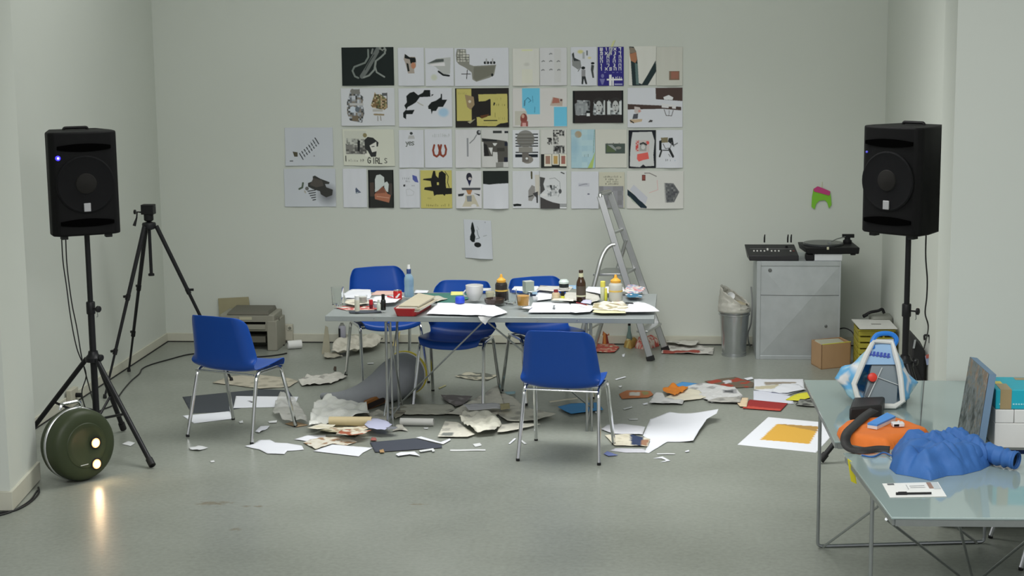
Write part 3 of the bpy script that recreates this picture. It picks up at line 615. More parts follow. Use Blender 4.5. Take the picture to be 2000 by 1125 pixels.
p.poly([(555, 105), (580, 115), (560, 180), (520, 240), (500, 215), (540, 160)], (150, 152, 158)).rect(500, 490, 690, 510, LT).rect(530, 440, 560, 575, LT).rect(565, 470, 585, 575, LT).ticks(585, 455, 690, 490, LT, 22, 1).rect(595, 550, 690, 562, (170, 172, 196)).ell(450, 455, 18, 24, (104, 104, 150)).poly([(415, 490), (480, 490), (455, 560), (440, 560)], (104, 104, 150)).ticks(420, 405, 700, 420, (120, 120, 170), 50)
poster(p, 'deep blue alphabet poster with white square letters')
p = P_('C', (770, 95, 1103, 572), CRM)
TL = (30, 44, 46)
p.poly([(775, 100), (830, 105), (860, 160), (875, 260), (885, 420), (890, 540), (930, 555), (1000, 440), (1095, 270), (1103, 400), (1060, 470), (1000, 570), (815, 572), (805, 420), (795, 270)], TL).poly([(780, 190), (860, 170), (870, 260), (850, 300), (795, 270)], (150, 104, 78)).poly([(785, 110), (840, 120), (860, 170), (780, 185)], (118, 108, 96)).poly([(845, 300), (880, 310), (895, 560), (860, 560)], (96, 118, 116), .7)
p.poly([(890, 300), (1090, 180), (1085, 270), (950, 480), (925, 540), (900, 500)], CRM)
poster(p, 'cream sheet with a thick dark brushed V stroke')
p = P_('C', (1108, 105, 1425, 575), (176, 176, 168))
p.rect(1262, 398, 1385, 505, (112, 92, 76)).rect(1285, 405, 1375, 490, (136, 92, 78))
poster(p, 'grey-beige sheet with one small brown square, top right of the grid')
p = P_('C', (85, 640, 702, 1030), (38, 34, 34))
p.rect(85, 640, 110, 1030, K_).rect(680, 640, 702, 1030, K_)
for x0, x1 in ((125, 295), (330, 480), (505, 680)): p.blotch([(x0+15, 755), (x1, 760), (x1, 930), (x0, 935)], [(150, 156, 158), (104, 108, 110), (180, 184, 186), (60, 62, 64)], 26)
p.poly([(110, 800), (180, 760), (260, 780), (280, 880), (160, 940), (120, 930)], (128, 132, 134), .8).rect(250, 880, 300, 910, K_).rect(255, 910, 295, 945, (196, 200, 200))
for cx in (405, 605): p.ell(cx, 770, 60, 45, (44, 42, 42)).ell(cx, 835, 38, 72, (166, 168, 168)).ell(cx-15, 820, 9, 6, K_).ell(cx+17, 820, 9, 6, K_).ell(cx, 878, 13, 7, (60, 56, 56)).rect(cx-4, 825, cx+4, 860, (130, 132, 132))
p.rect(505, 770, 545, 925, (184, 188, 188)).rect(650, 770, 680, 925, (184, 188, 188)).rect(460, 770, 480, 930, (176, 180, 180))
poster(p, 'black print with three grey portrait photographs in a row')
BR = (66, 52, 48)
p = P_('C', (755, 605, 1425, 1085))
p.poly([(1095, 610), (1420, 606), (1420, 768), (1100, 745)], BR).poly([(1190, 720), (1255, 695), (1310, 725), (1300, 755), (1200, 750)], (196, 196, 198)).poly([(758, 800), (1000, 812), (1180, 820), (1405, 838), (1405, 880), (1180, 860), (758, 866)], BR)
p.poly([(1170, 795), (1345, 815), (1340, 860), (1170, 845)], (190, 190, 192)).rect(1255, 835, 1295, 858, BR).line([(1200, 870), (1225, 940), (1290, 945), (1310, 880)], 8, (80, 76, 76)).line([(1260, 880), (1258, 940)], 6, (90, 88, 88))
p.poly([(840, 830), (905, 840), (925, 890), (880, 920), (840, 900)], (172, 164, 162)).ell(900, 885, 16, 14, (180, 130, 124)).poly([(830, 920), (885, 915), (880, 975), (815, 980)], (72, 72, 78)).poly([(785, 985), (935, 980), (930, 1010), (830, 1028), (790, 1025)], (172, 152, 126)).line([(790, 1000), (830, 1025)], 14, (40, 36, 34)).poly([(1005, 1020), (1030, 990), (1062, 995), (1055, 1018)], (56, 54, 54))
poster(p, 'white print with brown bands and a kneeling figure, second row right')
p = P_('D', (60, 50, 735, 520), (184, 186, 174))
p.poly([(85, 75), (370, 75), (370, 375), (90, 375)], (176, 178, 168)).blotch([(100, 240), (370, 250), (370, 370), (100, 370)], [(110, 110, 106), (140, 140, 134), (80, 80, 78)], 26).blotch([(110, 170), (350, 180), (350, 260), (110, 250)], [(150, 152, 146), (172, 174, 166), (126, 128, 122)], 24).poly([(255, 190), (290, 200), (280, 340), (250, 330)], (34, 36, 36)).ell(355, 130, 26, 28, (120, 112, 80)).poly([(345, 190), (390, 150), (460, 160), (530, 220), (520, 270), (470, 280), (500, 330), (490, 400), (425, 405), (385, 330), (350, 300)], (40, 42, 42)).poly([(410, 260), (500, 210), (500, 330), (440, 345)], (190, 190, 182)).line([(440, 275), (470, 270)], 10, K_)
p.text(78, 395, 66, 'I', (36, 36, 34)).ticks(130, 430, 345, 470, (90, 90, 84), 26).text(380, 410, 74, 'G', (50, 50, 46)).text(440, 415, 72, 'IRL', (50, 50, 46)).text(600, 420, 60, 'S', (70, 70, 66)).poly([(350, 360), (400, 360), (400, 400), (350, 400)], (194, 194, 186))
poster(p, 'cream collage print with cut-out lettering along the bottom, third row', tilt=-0.006)
p = P_('D', (785, 60, 1115, 545))
p.ell(952, 105, 20, 18, (50, 54, 54)).poly([(920, 130), (985, 130), (998, 175), (905, 175)], (160, 160, 160)).text(880, 195, 60, 'yes', (60, 66, 54))
poster(p, 'white sheet reading yes under a tiny bust')
p = P_('D', (1118, 50, 1480, 545))
p.ticks(1200, 105, 1440, 155, (140, 144, 140), 26, .7)
RD = (122, 56, 40)
p.line([(1245, 255), (1228, 320), (1240, 380), (1275, 400), (1305, 375), (1315, 320), (1300, 255)], 26, RD).line([(1335, 255), (1320, 320), (1330, 380), (1360, 400), (1390, 370), (1400, 310), (1385, 260)], 26, RD)
poster(p, 'white sheet with two red-brown horseshoe shapes')
p = P_('D', (60, 560, 380, 1060))
p.poly([(235, 800), (300, 865), (230, 880), (225, 825)], (72, 80, 100)).poly([(230, 870), (270, 850), (250, 885)], (140, 150, 156))
poster(p, 'mostly blank sheet with a tiny blue sail shape')
p = P_('D', (388, 575, 727, 1062), (36, 38, 36))
p.rect(388, 575, 410, 1062, (12, 14, 14)).rect(710, 575, 727, 1062, (12, 14, 14)).poly([(410, 740), (465, 735), (465, 915), (410, 915)], (66, 56, 50)).poly([(660, 750), (705, 750), (705, 900), (670, 900)], (64, 58, 54)).poly([(478, 860), (480, 700), (500, 645), (550, 635), (600, 670), (605, 770), (580, 790), (540, 830)], (178, 184, 182)).poly([(605, 740), (640, 725), (660, 760), (650, 860), (625, 850), (600, 800)], (178, 184, 182)).poly([(470, 890), (580, 785), (640, 880), (685, 900), (660, 995), (475, 950)], (150, 98, 76)).poly([(472, 880), (580, 785), (620, 870)], (116, 74, 58)).line([(500, 915), (660, 935)], 6, (190, 150, 130))
poster(p, 'black print of a white winged chair on a brown box')
p = P_('D', (790, 565, 1060, 1065))
p.poly([(965, 640), (1025, 660), (1045, 740), (1000, 730), (970, 700)], (76, 84, 146)).ticks(835, 665, 940, 700, (110, 114, 120), 24).ticks(880, 705, 950, 735, (110, 114, 120), 22).poly([(845, 765), (870, 760), (870, 790), (845, 790)], (40, 42, 46)).ticks(885, 765, 1000, 790, (130, 132, 138), 24).line([(880, 830), (930, 820), (985, 860), (970, 900), (890, 905), (880, 830)], 5, (160, 162, 166))
poster(p, 'white sheet with a blue leaf shape and small notes')
p = P_('D', (1065, 580, 1478, 1070), (176, 168, 98))
p.poly([(1235, 590), (1260, 590), (1270, 650), (1300, 680), (1310, 610), (1350, 590), (1400, 630), (1395, 720), (1400, 810), (1475, 810), (1475, 885), (1390, 890), (1380, 910), (1355, 890), (1270, 895), (1240, 910), (1230, 850), (1110, 830), (1120, 800), (1210, 790), (1200, 720), (1095, 705), (1110, 690), (1210, 680)], (24, 24, 22)).rect(1280, 735, 1305, 770, (176, 168, 98)).line([(1390, 600), (1430, 660), (1420, 740), (1440, 800)], 12, (84, 80, 50)).ticks(1140, 1010, 1460, 1045, (90, 86, 48), 24).ticks(1160, 920, 1200, 950, (130, 124, 70), 18)
poster(p, 'mustard yellow sheet with a black ink blot, bottom row')
p = P_('E', (60, 55, 395, 545), (186, 186, 188))
p.ell(370, 95, 30, 32, (52, 54, 56)).ell(378, 88, 14, 16, (150, 152, 156)).line([(340, 125), (305, 180), (250, 230)], 12, (110, 112, 114)).rect(210, 165, 232, 400, (134, 136, 140)).line([(222, 165), (222, 400)], 4, (84, 86, 92))
poster(p, 'white sheet with a thin grey bar and a round head')
p = P_('E', (400, 55, 750, 540), (180, 180, 178))
p.rect(550, 72, 665, 102, (46, 48, 48)).rect(700, 75, 750, 102, (30, 34, 40)).poly([(403, 165), (600, 185), (730, 205), (740, 230), (740, 470), (610, 475), (605, 345), (545, 340), (545, 395), (430, 395), (425, 215), (403, 210)], (74, 72, 68)).poly([(405, 170), (600, 188), (600, 205), (425, 205)], (34, 36, 38)).poly([(430, 230), (470, 250), (500, 390), (432, 395)], (32, 32, 32)).poly([(490, 285), (545, 285), (530, 380)], (190, 190, 188)).poly([(545, 230), (605, 230), (580, 265), (560, 260)], (192, 192, 190)).rect(700, 215, 738, 265, (28, 32, 46)).rect(690, 410, 738, 470, (28, 30, 44)).rect(600, 290, 700, 335, (54, 52, 48)).rect(585, 475, 680, 542, (120, 120, 116))
poster(p, 'white sheet with a dark blocky photo collage, third row middle')
p = P_('E', (800, 60, 1150, 545), (190, 192, 196))
for y in (108, 150, 188, 224, 258, 338): p.rect(838, y, 1132, y+17, (46, 50, 54))
p.ell(970, 175, 115, 110, (104, 102, 96), .85).rect(880, 280, 1060, 345, (124, 122, 116)).rect(835, 370, 1128, 410, (24, 30, 38)).ell(995, 440, 72, 50, (120, 116, 110)).rect(925, 350, 1010, 470, (96, 92, 88)).ell(985, 425, 16, 14, (196, 198, 198))
for y in (130, 170, 208, 244): p.rect(870, y, 1075, y+6, (70, 70, 66))
poster(p, 'white sheet with a striped grey face cut in bars')
p = P_('E', (1165, 55, 1500, 545), (182, 182, 178))
for r_ in ((1325, 62, 1470, 150), (1250, 160, 1312, 250), (1328, 155, 1395, 245), (1328, 262, 1475, 360)): p.blotch([(r_[0], r_[1]), (r_[2], r_[1]), (r_[2], r_[3]), (r_[0], r_[3])], [(36, 36, 36), (130, 130, 128), (70, 70, 70), (176, 176, 172)], 20)
p.rect(1168, 368, 1500, 545, (30, 34, 32))
for x0, x1, cl in ((1210, 1305, (140, 110, 96)), (1312, 1400, (166, 138, 84)), (1412, 1500, (140, 92, 82))): p.rect(x0, 370, x1, 525 if x0 != 1312 else 505, (192, 190, 178)).rect(x0+18, 392, x1-18, 495, cl)
p.rect(1408, 365, 1420, 520, (192, 190, 178))
poster(p, 'grey sheet with small photos and three framed portraits below')
p = P_('E', (65, 590, 405, 1070), (188, 188, 190))
p.ell(242, 670, 38, 56, (36, 36, 48)).poly([(215, 700), (275, 700), (245, 790)], (28, 32, 62)).ell(252, 690, 22, 20, (170, 164, 164)).poly([(140, 805), (390, 805), (385, 835), (150, 835)], (70, 72, 76)).poly([(200, 835), (280, 835), (260, 890), (225, 890)], (156, 112, 76)).poly([(95, 885), (180, 875), (160, 910), (98, 915)], (44, 46, 50)).poly([(300, 875), (380, 890), (375, 912)], (44, 46, 50)).poly([(190, 900), (300, 895), (370, 1045), (150, 1045), (190, 960)], (172, 166, 148)).poly([(205, 910), (272, 905), (272, 980), (215, 980)], (112, 116, 122)).ell(300, 1035, 35, 22, (192, 192, 194))
poster(p, 'white sheet with a crossed-bar figure holding out dark arms', lift=0.02)
p = P_('E', (418, 588, 752, 1075), (188, 190, 196))
p.poly([(418, 588), (752, 588), (752, 748), (600, 755), (500, 765), (418, 755)], (26, 32, 30)).rect(418, 588, 432, 755, K_)
poster(p, 'white sheet with a torn black band over its upper third', lift=0.022)
p = P_('E', (800, 590, 1150, 1070), (186, 188, 192))
p.poly([(1090, 640), (1150, 640), (1150, 900), (1100, 900)], (180, 176, 166)).line([(1048, 605), (1050, 685)], 22, (74, 70, 50)).poly([(1005, 840), (1050, 770), (1090, 790), (1095, 900), (1050, 975), (1005, 970)], (128, 126, 124)).poly([(1060, 880), (1130, 850), (1130, 1000), (1110, 1000), (1105, 930)], (60, 60, 62)).line([(1010, 920), (1060, 905)], 16, (60, 62, 60)).poly([(805, 1015), (860, 1008), (915, 1015), (910, 1040), (815, 1042)], K_)
poster(p, 'white sheet with grey torn photo pieces and a black dash')
p = P_('E', (1152, 590, 1500, 1075), (186, 188, 190))
p.poly([(1155, 665), (1225, 680), (1200, 760), (1220, 830), (1160, 890)], (66, 66, 66)).poly([(1158, 920), (1240, 960), (1320, 990), (1410, 1010), (1410, 1072), (1158, 1072)], (62, 60, 60)).line([(1280, 690), (1350, 680), (1410, 730), (1420, 850), (1390, 920)], 6, (120, 122, 124)).blotch([(1240, 780), (1390, 770), (1390, 900), (1260, 920)], [(190, 192, 194), (120, 124, 126), (170, 172, 174)], 22).poly([(1280, 770), (1310, 770), (1310, 850)], (30, 32, 34)).ell(1415, 850, 20, 30, (70, 72, 74)).ell(1210, 895, 35, 18, (196, 196, 196)).rect(1410, 1010, 1500, 1045, (80, 84, 84)).rect(1410, 1018, 1500, 1036, (160, 162, 164)).line([(1430, 610), (1468, 625)], 14, (60, 62, 62))
poster(p, 'white sheet with a line-drawn face and black collage corners')
p = P_('F', (68, 52, 380, 550), (152, 178, 186))
p.blotch([(68, 52), (380, 52), (350, 550), (68, 550)], [(150, 178, 188), (160, 184, 190), (142, 172, 184)], 70, .7).ell(162, 118, 44, 44, (150, 136, 112), 1, .1).ell(110, 260, 60, 120, (130, 162, 178), .7, .5).poly([(345, 420), (380, 330), (345, 550), (280, 550)], (152, 172, 98)).ticks(240, 365, 305, 405, (84, 104, 108), 22).line([(372, 60), (362, 200), (355, 350)], 8, (110, 140, 134))
poster(p, 'pale blue watercolour sheet with a round sun, third row')
p = P_('F', (382, 52, 790, 545), (182, 182, 174))
p.rect(512, 235, 765, 362, (64, 74, 70)).poly([(530, 250), (630, 300), (640, 345), (525, 345)], (74, 88, 62)).poly([(540, 250), (600, 250), (650, 300), (650, 330)], (128, 134, 132)).ell(680, 290, 36, 18, (120, 122, 116)).rect(610, 225, 620, 245, (90, 90, 86)).rect(685, 225, 694, 245, (90, 90, 86)).rect(530, 225, 538, 245, (90, 90, 86))
poster(p, 'cream sheet with one small dark landscape picture')
p = P_('F', (812, 62, 1162, 548), (20, 24, 32))
p.poly([(865, 90), (1110, 85), (1145, 200), (1130, 380), (1140, 520), (1030, 525), (1000, 500), (960, 535), (830, 525), (835, 350), (850, 180)], (176, 178, 178)).rect(905, 190, 1080, 340, (176, 166, 164)).blotch([(905, 190), (945, 190), (940, 330), (905, 330)], [(176, 70, 66), (178, 160, 158)], 18).ell(1055, 225, 22, 22, (190, 78, 72)).poly([(960, 225), (1045, 220), (1040, 330), (950, 330)], (140, 140, 138)).line([(965, 240), (1000, 225), (1040, 250)], 20, (44, 44, 44)).ell(1000, 280, 26, 30, (178, 178, 176)).poly([(925, 370), (1060, 345), (1075, 430), (1000, 445), (945, 465), (920, 430)], (192, 86, 80))
poster(p, 'black-edged pale sheet with a red and grey stamp portrait')
p = P_('F', (1170, 60, 1512, 548), (186, 188, 194))
p.poly([(1230, 160), (1320, 155), (1320, 220), (1240, 225)], (112, 104, 80)).poly([(1210, 200), (1240, 190), (1240, 320), (1210, 320)], K_).poly([(1330, 165), (1380, 160), (1400, 280), (1360, 240), (1320, 210)], (30, 34, 36)).line([(1260, 240), (1290, 300), (1350, 290), (1370, 220)], 10, (90, 90, 92)).line([(1240, 320), (1215, 400)], 22, (40, 42, 42)).line([(1340, 310), (1385, 400)], 30, (34, 36, 38)).line([(1260, 320), (1340, 320)], 14, (60, 62, 62)).line([(1390, 260), (1440, 230)], 14, (96, 98, 100)).line([(1330, 370), (1350, 400)], 10, (110, 110, 112)).ticks(1290, 430, 1365, 460, (90, 92, 96), 20).ticks(1390, 430, 1425, 460, (110, 140, 160), 18)
poster(p, 'white sheet with an ink figure and caption, third row far right', lift=0.016)
p = P_('F', (70, 595, 425, 1075))
p.rect(165, 745, 305, 790, (170, 172, 180)).line([(175, 775), (240, 760), (275, 758)], 12, (130, 132, 142)).ell(293, 886, 16, 9, (92, 94, 112))
poster(p, 'mostly blank sheet with a faint grey pencil mark, bottom row')
p = P_('F', (428, 605, 760, 1065), (176, 174, 158))
p.rect(432, 785, 745, 1060, (122, 122, 126)).blotch([(432, 785), (745, 785), (745, 1060), (432, 1060)], [(122, 122, 126), (138, 138, 144), (112, 112, 114)], 60, .6)
for y in (650, 682, 712, 742): p.ticks(495 if y == 650 else 515, y, 705 if y == 650 else 680, y+26, (50, 48, 42), 19, 1)
poster(p, 'beige sheet with four lines of black type above a grey photograph')
p = P_('F', (790, 590, 1520, 1075), (184, 184, 180))
p.poly([(800, 825), (870, 880), (950, 950), (1050, 1050), (1045, 1068), (970, 1062), (900, 990), (800, 900)], (22, 38, 48)).poly([(830, 830), (880, 765), (1060, 930), (1030, 1020), (950, 960)], (170, 172, 180)).poly([(820, 900), (900, 990), (960, 1050), (860, 980)], (120, 140, 120), .5).rect(985, 640, 1032, 715, (90, 52, 48)).rect(995, 650, 1022, 700, (124, 66, 58)).line([(1020, 620), (1080, 618), (1170, 660)], 12, (120, 116, 114)).line([(1180, 710), (1190, 830), (1080, 870)], 7, (186, 150, 148)).poly([(1275, 745), (1390, 750), (1465, 860), (1400, 990), (1300, 995)], (92, 94, 96)).blotch([(1290, 770), (1390, 760), (1450, 860), (1390, 970), (1310, 980)], [(70, 72, 76), (110, 112, 112), (84, 86, 88)], 26).line([(1275, 750), (1290, 990)], 14, (150, 150, 148))
poster(p, 'wide cream sheet with a dark diagonal stroke and grey blot, bottom right of the grid', lift=0.012)
p = P_('G', (70, 30, 705, 520), (172, 176, 182))
for q in range(8):
    x, y = 285+q*30, 400-q*28
    p.line([(x-25, y-40), (x, y), (x+20, y+35)], 13, (44, 48, 52))
for q in range(3): p.line([(265+q*22, 345+q*40), (440+q*34, 200+q*40)], 8, (176, 180, 186))
p.poly([(170, 335), (235, 345), (235, 400), (190, 400)], (70, 66, 52)).line([(135, 457), (168, 455)], 14, (80, 82, 86)).ell(452, 392, 8, 8, (100, 100, 104))
poster(p, 'white print with a hatched diagonal block, left of the grid in the third row')
p = P_('G', (60, 560, 740, 1050), (172, 176, 182))
p.ell(625, 890, 110, 110, (96, 98, 104), .8, .5).poly([(440, 660), (470, 650), (540, 690), (660, 735), (650, 760), (600, 760), (615, 800), (700, 830), (690, 900), (610, 930), (540, 890), (530, 850), (430, 820), (375, 790), (375, 745), (440, 720)], (50, 50, 48)).poly([(450, 680), (560, 710), (580, 780), (480, 800), (400, 770)], (72, 68, 64))
for q in range(5): p.line([(370+q*16, 850+q*28), (470, 835+q*30)], 13, (44, 46, 48))
p.ell(360, 815, 24, 24, (92, 92, 90)).line([(260, 820), (300, 800), (310, 745)], 24, (72, 82, 70)).poly([(325, 830), (350, 860), (340, 880), (322, 860)], (150, 148, 140))
poster(p, 'white print with dark smudged shapes, left of the grid in the bottom row')
p = P_('H', (300, 110, 915, 955), (178, 182, 188))
p.poly([(480, 190), (500, 155), (515, 190), (530, 260), (545, 350), (530, 410), (550, 480), (525, 600), (470, 600), (425, 550), (430, 480), (465, 400), (455, 300)], (16, 22, 22)).ell(590, 652, 78, 55, (18, 22, 22)).line([(590, 330), (610, 440), (640, 500), (560, 530)], 16, (110, 116, 120)).line([(600, 250), (630, 320)], 14, (150, 154, 158)).line([(725, 460), (800, 435)], 14, (140, 144, 148)).ell(780, 155, 10, 14, (130, 134, 138))
poster(p, 'single white sheet with a black note-like shape hanging below the grid', lift=0.02, tilt=-0.012)
tp_ = MB(); a, b2 = UY(1200, 79, -0.004), UY(1194, 93, -0.004); sx = Vector((0.009, 0, 0.003))
tp_.hexa([a-sx+Vector((0, .0012, 0)), a+sx+Vector((0, .0012, 0)), a+sx, a-sx, b2-sx+Vector((0, .0012, 0)), b2+sx+Vector((0, .0012, 0)), b2+sx, b2-sx])
solo('masking_tape', tp_, mat('yellow_tape', pc(190, 192, 140, 1.3), 0.6), 'strip of pale yellow tape above the blue alphabet poster', 'tape', smooth=False)
# pinned felt shape at the right
fp = [(1585, 404), (1586, 385), (1589, 369), (1597, 365), (1604, 368), (1612, 372), (1621, 374), (1623, 386), (1624, 400), (1619, 407), (1616, 396), (1611, 391), (1600, 392), (1594, 398), (1591, 409)]
w3 = [UY(x, y, -0.012) for x, y in fp]; n = len(w3)
fo = thing('felt_cutout', 'small green and pink felt animal cut-out hanging on the wall', 'ornament', (w3[0].x, -0.012, w3[0].z))
part('body', MB().add([v for v in w3]+[v+Vector((0, .008, 0)) for v in w3], [tuple(range(n-1, -1, -1)), tuple(range(n, 2*n))]+[(i, (i+1) % n, n+(i+1) % n, n+i) for i in range(n)]), mat('green_felt', pc(110, 168, 50, 1.4), 0.9), fo, world=True, smooth=False)
sp = [UY(x, y, -0.017) for x, y in [(1589, 369), (1597, 364), (1606, 367), (1622, 374), (1620, 382), (1605, 378), (1590, 374)]]; n = len(sp)
part('saddle', MB().add(sp+[v+Vector((0, .005, 0)) for v in sp], [tuple(range(n-1, -1, -1))]+[(i, (i+1) % n, n+(i+1) % n, n+i) for i in range(n)]), mat('pink_felt', pc(170, 60, 110, 1.4), 0.9), fo, world=True, smooth=False)
part('hanging_thread', MB().tube([UY(1605, 368, -0.012), UY(1606, 355, -0.002)], 0.0015, 6), mat('yellow_thread', pc(190, 190, 140, 1.2), 0.8), fo, world=True)

# ================================================================== LOOSE PAPER
LAID = []
def newsprint(x, y, base, ink, seed=0, a=0.0):
    ca, sa = math.cos(a), math.sin(a); u, v = x*ca-y*sa, x*sa+y*ca
    col = int(math.floor(u/0.055)); blk = int(math.floor(v/0.07)); h = (col*73+blk*151+seed*37) % 100
    if h < 16: k = 0.62+0.25*noise.noise((u*60, v*60, seed))
    elif (u/0.055) % 1 > 0.9: k = 0
    else: k = 0.1+0.22*(math.sin(v*700) > 0)*abs(noise.noise((u*90, v*40, seed)))
    k = max(0, min(1, k)); return tuple(b_*(1-k)+i*k for b_, i in zip(base, ink))
def loose(name, label, cat, crop, pts, col, z=0.0, crumple=0.0, freq=9.0, lift=None, deco=None, paint=None, step=0.02, group=None, m=None, thick=0.0008, flat2=None, dz=None):
    """paper lying on a level surface z: outline in crop pixels"""
    W = [UZ(*PX(crop, x, y), z) for x, y in pts]
    bb = (min(p.x for p in W), max(p.x for p in W), min(p.y for p in W), max(p.y for p in W))
    if dz is None:
        under = [d_ for (q, d_) in LAID if q[0] < bb[1] and q[1] > bb[0] and q[2] < bb[3] and q[3] > bb[2]]
        dz = max(under)+0.0012 if under else 0.001
    if z == 0: LAID.append((bb, dz))
    cx = sum(p.x for p in W)/len(W); cy = sum(p.y for p in W)/len(W)
    area_ = 0
    for i in range(len(W)): area_ += W[i-1].x*W[i].y-W[i].x*W[i-1].y
    if area_ < 0: W = W[::-1]; 
    # densify boundary
    B = []
    for i in range(len(W)):
        a, b = W[i], W[(i+1) % len(W)]; k = max(1, int((b-a).length/(step*1.3)))
        for q in range(k): B.append(a+(b-a)*(q/k))
    n = len(B); co = [Vector((p.x, p.y)) for p in B]
    x0, x1 = min(c.x for c in co), max(c.x for c in co); y0, y1 = min(c.y for c in co), max(c.y for c in co)
    inner = []
    nx = int((x1-x0)/step)+1; ny = int((y1-y0)/step)+1
    for i in range(nx):
        for j in range(ny):
            p = Vector((x0+(i+0.5+0.3*((j*7+i*3) % 5-2)/5)*step, y0+(j+0.5+0.3*((i*5+j) % 7-3)/7)*step))
            ins = False
            for k in range(n):
                a, b = co[k], co[k-1]
                if (a.y > p.y) != (b.y > p.y) and p.x < (b.x-a.x)*(p.y-a.y)/(b.y-a.y)+a.x: ins = not ins
            if ins and min((p-c).length for c in co) > step*0.45: inner.append(p)
    r = delaunay_2d_cdt(co+inner, [], [list(range(n))], 1, 1e-6)
    vs2, fs = r[0], [tuple(f) for f in r[2]]
    vs, cols = [], []; sd = hash_(label)
    for p in vs2:
        h = z+dz
        if crumple:
            q = noise.noise((p.x*freq+sd, p.y*freq, 0.3*sd)); q2 = noise.noise((p.x*freq*2.3, p.y*freq*2.3+sd, 1.7))
            h += crumple*(0.5+abs(q)*1.2+0.5*q2)*0.8 if crumple > 0.004 else crumple*(1+q)
            h = max(h, z+0.0006)
        if lift: h += lift((p.x-x0)/(x1-x0+1e-9), (p.y-y0)/(y1-y0+1e-9))
        vs.append((p.x, p.y, h))
        c = col(p.x, p.y) if callable(col) else col
        cols.append(tuple(c)+(1,))
    if paint:
        for i, p in enumerate(vs2):
            for poly_, c in paint:
                if inpoly(p, poly_, crop, z): cols[i] = tuple(c)+(1,)
    loc = (cx, cy, z); me = colmesh(name, vs, fs, cols, m or PAPER, loc)
    o = bpy.data.objects.new(name, me); COL.objects.link(o); o.location = loc; finish(o, solid=thick); tag(o, label, cat, group)
    return o
def hash_(s_): return sum((i+1)*ord(c) for i, c in enumerate(s_)) % 97
_pc = {}
def inpoly(p, poly_, crop, z):
    k = id(poly_)
    if k not in _pc: _pc[k] = [UZ(*PX(crop, x, y), z) for x, y in poly_]
    W = _pc[k]; ins = False
    for i in range(len(W)):
        a, b = W[i], W[i-1]
        if (a.y > p.y) != (b.y > p.y) and p.x < (b.x-a.x)*(p.y-a.y)/(b.y-a.y)+a.x: ins = not ins
    return ins
FK = 1.12
def fc(r, g, b): return pc(r, g, b, FK)
WP = fc(218, 220, 230); WP2 = fc(205, 207, 208); CREAM = fc(205, 200, 182); NEWS = fc(216, 213, 200); INK = fc(70, 70, 68); DK = fc(62, 66, 72)
def news(seed, base=NEWS, ink=fc(140, 139, 132), a=0.3): return lambda x, y: newsprint(x, y, base, ink, seed, a)
def photo(seed, cols, f=22):
    def fn(x, y):
        t = (noise.noise((x*f, y*f, seed))+1)*0.5*len(cols); return cols[int(max(0, min(len(cols)-1, t)))]
    return fn
def pscr(label, crop, pts, col, cat='paper scrap', name='paper_scrap', **k):
    k.setdefault('group', 'scraps strewn over the floor'); k.setdefault('crumple', 0.003); return loose(name, label, cat, crop, pts, col, **k)
SH = 'sheet'
# --- left of the table
loose('card_sheet', 'dark grey card sheet lying under the left blue chair', SH, 'f8', [(62, 290), (660, 232), (860, 240), (900, 300), (445, 385), (430, 400), (130, 415)], DK)
loose('paper_sheet', 'white sheet lying on the dark card under the left chair', SH, 'f8', [(465, 285), (935, 290), (900, 365), (445, 375)], WP, paint=[([(555, 322), (575, 318), (600, 332), (585, 338)], fc(90, 90, 96))], step=0.012)
loose('paper_sheet', 'white sheet half covered by the dark card, beside the chair back leg', SH, 'f8', [(62, 432), (415, 400), (440, 430), (440, 455), (150, 490)], WP)
loose('newspaper', 'folded beige newspaper on the floor behind the left blue chair', 'newspaper', 'f8', [(285, 190), (395, 145), (560, 122), (850, 150), (935, 175), (870, 218), (640, 232), (450, 205)], news(3, fc(178, 172, 156), fc(130, 126, 112)), crumple=0.006, freq=5)
loose('newspaper', 'crumpled white newspaper heap beyond the grey cone', 'newspaper', 'f8', [(935, 180), (1000, 140), (1130, 135), (1250, 120), (1300, 150), (1180, 200), (960, 215)], news(5, fc(196, 194, 186), fc(96, 94, 90)), crumple=0.022, freq=14, step=0.014)
loose('bubble_wrap', 'clear crumpled plastic wrap between the left chair and grey cone', 'plastic wrap', 'f8', [(740, 430), (770, 340), (800, 300), (900, 330), (960, 400), (1005, 500), (900, 515), (830, 500)], fc(168, 168, 154), crumple=0.05, freq=8, step=0.016, m=mat('clear_plastic', (0.62, 0.62, 0.58), 0.3, alpha=0.45, spec=0.6))
loose('magazine', 'open tan booklet flat at the front right foot of the left chair', 'magazine', 'f8', [(830, 495), (905, 478), (1010, 505), (920, 520)], fc(150, 128, 100))
for i, (pp, lb) in enumerate([([(610, 560), (650, 520), (720, 515), (700, 535), (640, 565)], 'curled white scrap behind the near foot of the left chair'), ([(485, 480), (515, 468), (520, 488), (495, 490)], 'tiny white scrap beside the far leg of the left chair'), ([(705, 480), (775, 472), (770, 488), (715, 490)], 'flat pale scrap left of the clear plastic wrap'),
                             ([(112, 675), (180, 664), (255, 678), (190, 700), (120, 692)], 'pale torn scrap alone left of the chairs on open floor'), ([(270, 775), (300, 770), (305, 782), (275, 785)], 'tiny pale speck of paper on the open floor at lower left')]):
    pscr(lb, 'f8', pp, WP2 if i else WP, crumple=0.012 if i in (0, 3) else 0.003, step=0.012)
pscr('small grey scraps between the left stand foot and chair', 'px', [(238, 868), (250, 862), (264, 866), (255, 872)], WP2)
loose('paper_sheet', 'torn white sheet at the near foot of the left chair', SH, 'f8', [(530, 665), (600, 648), (640, 618), (720, 618), (760, 640), (850, 642), (960, 662), (975, 690), (850, 700), (830, 725), (700, 720), (640, 690)], WP, crumple=0.004)
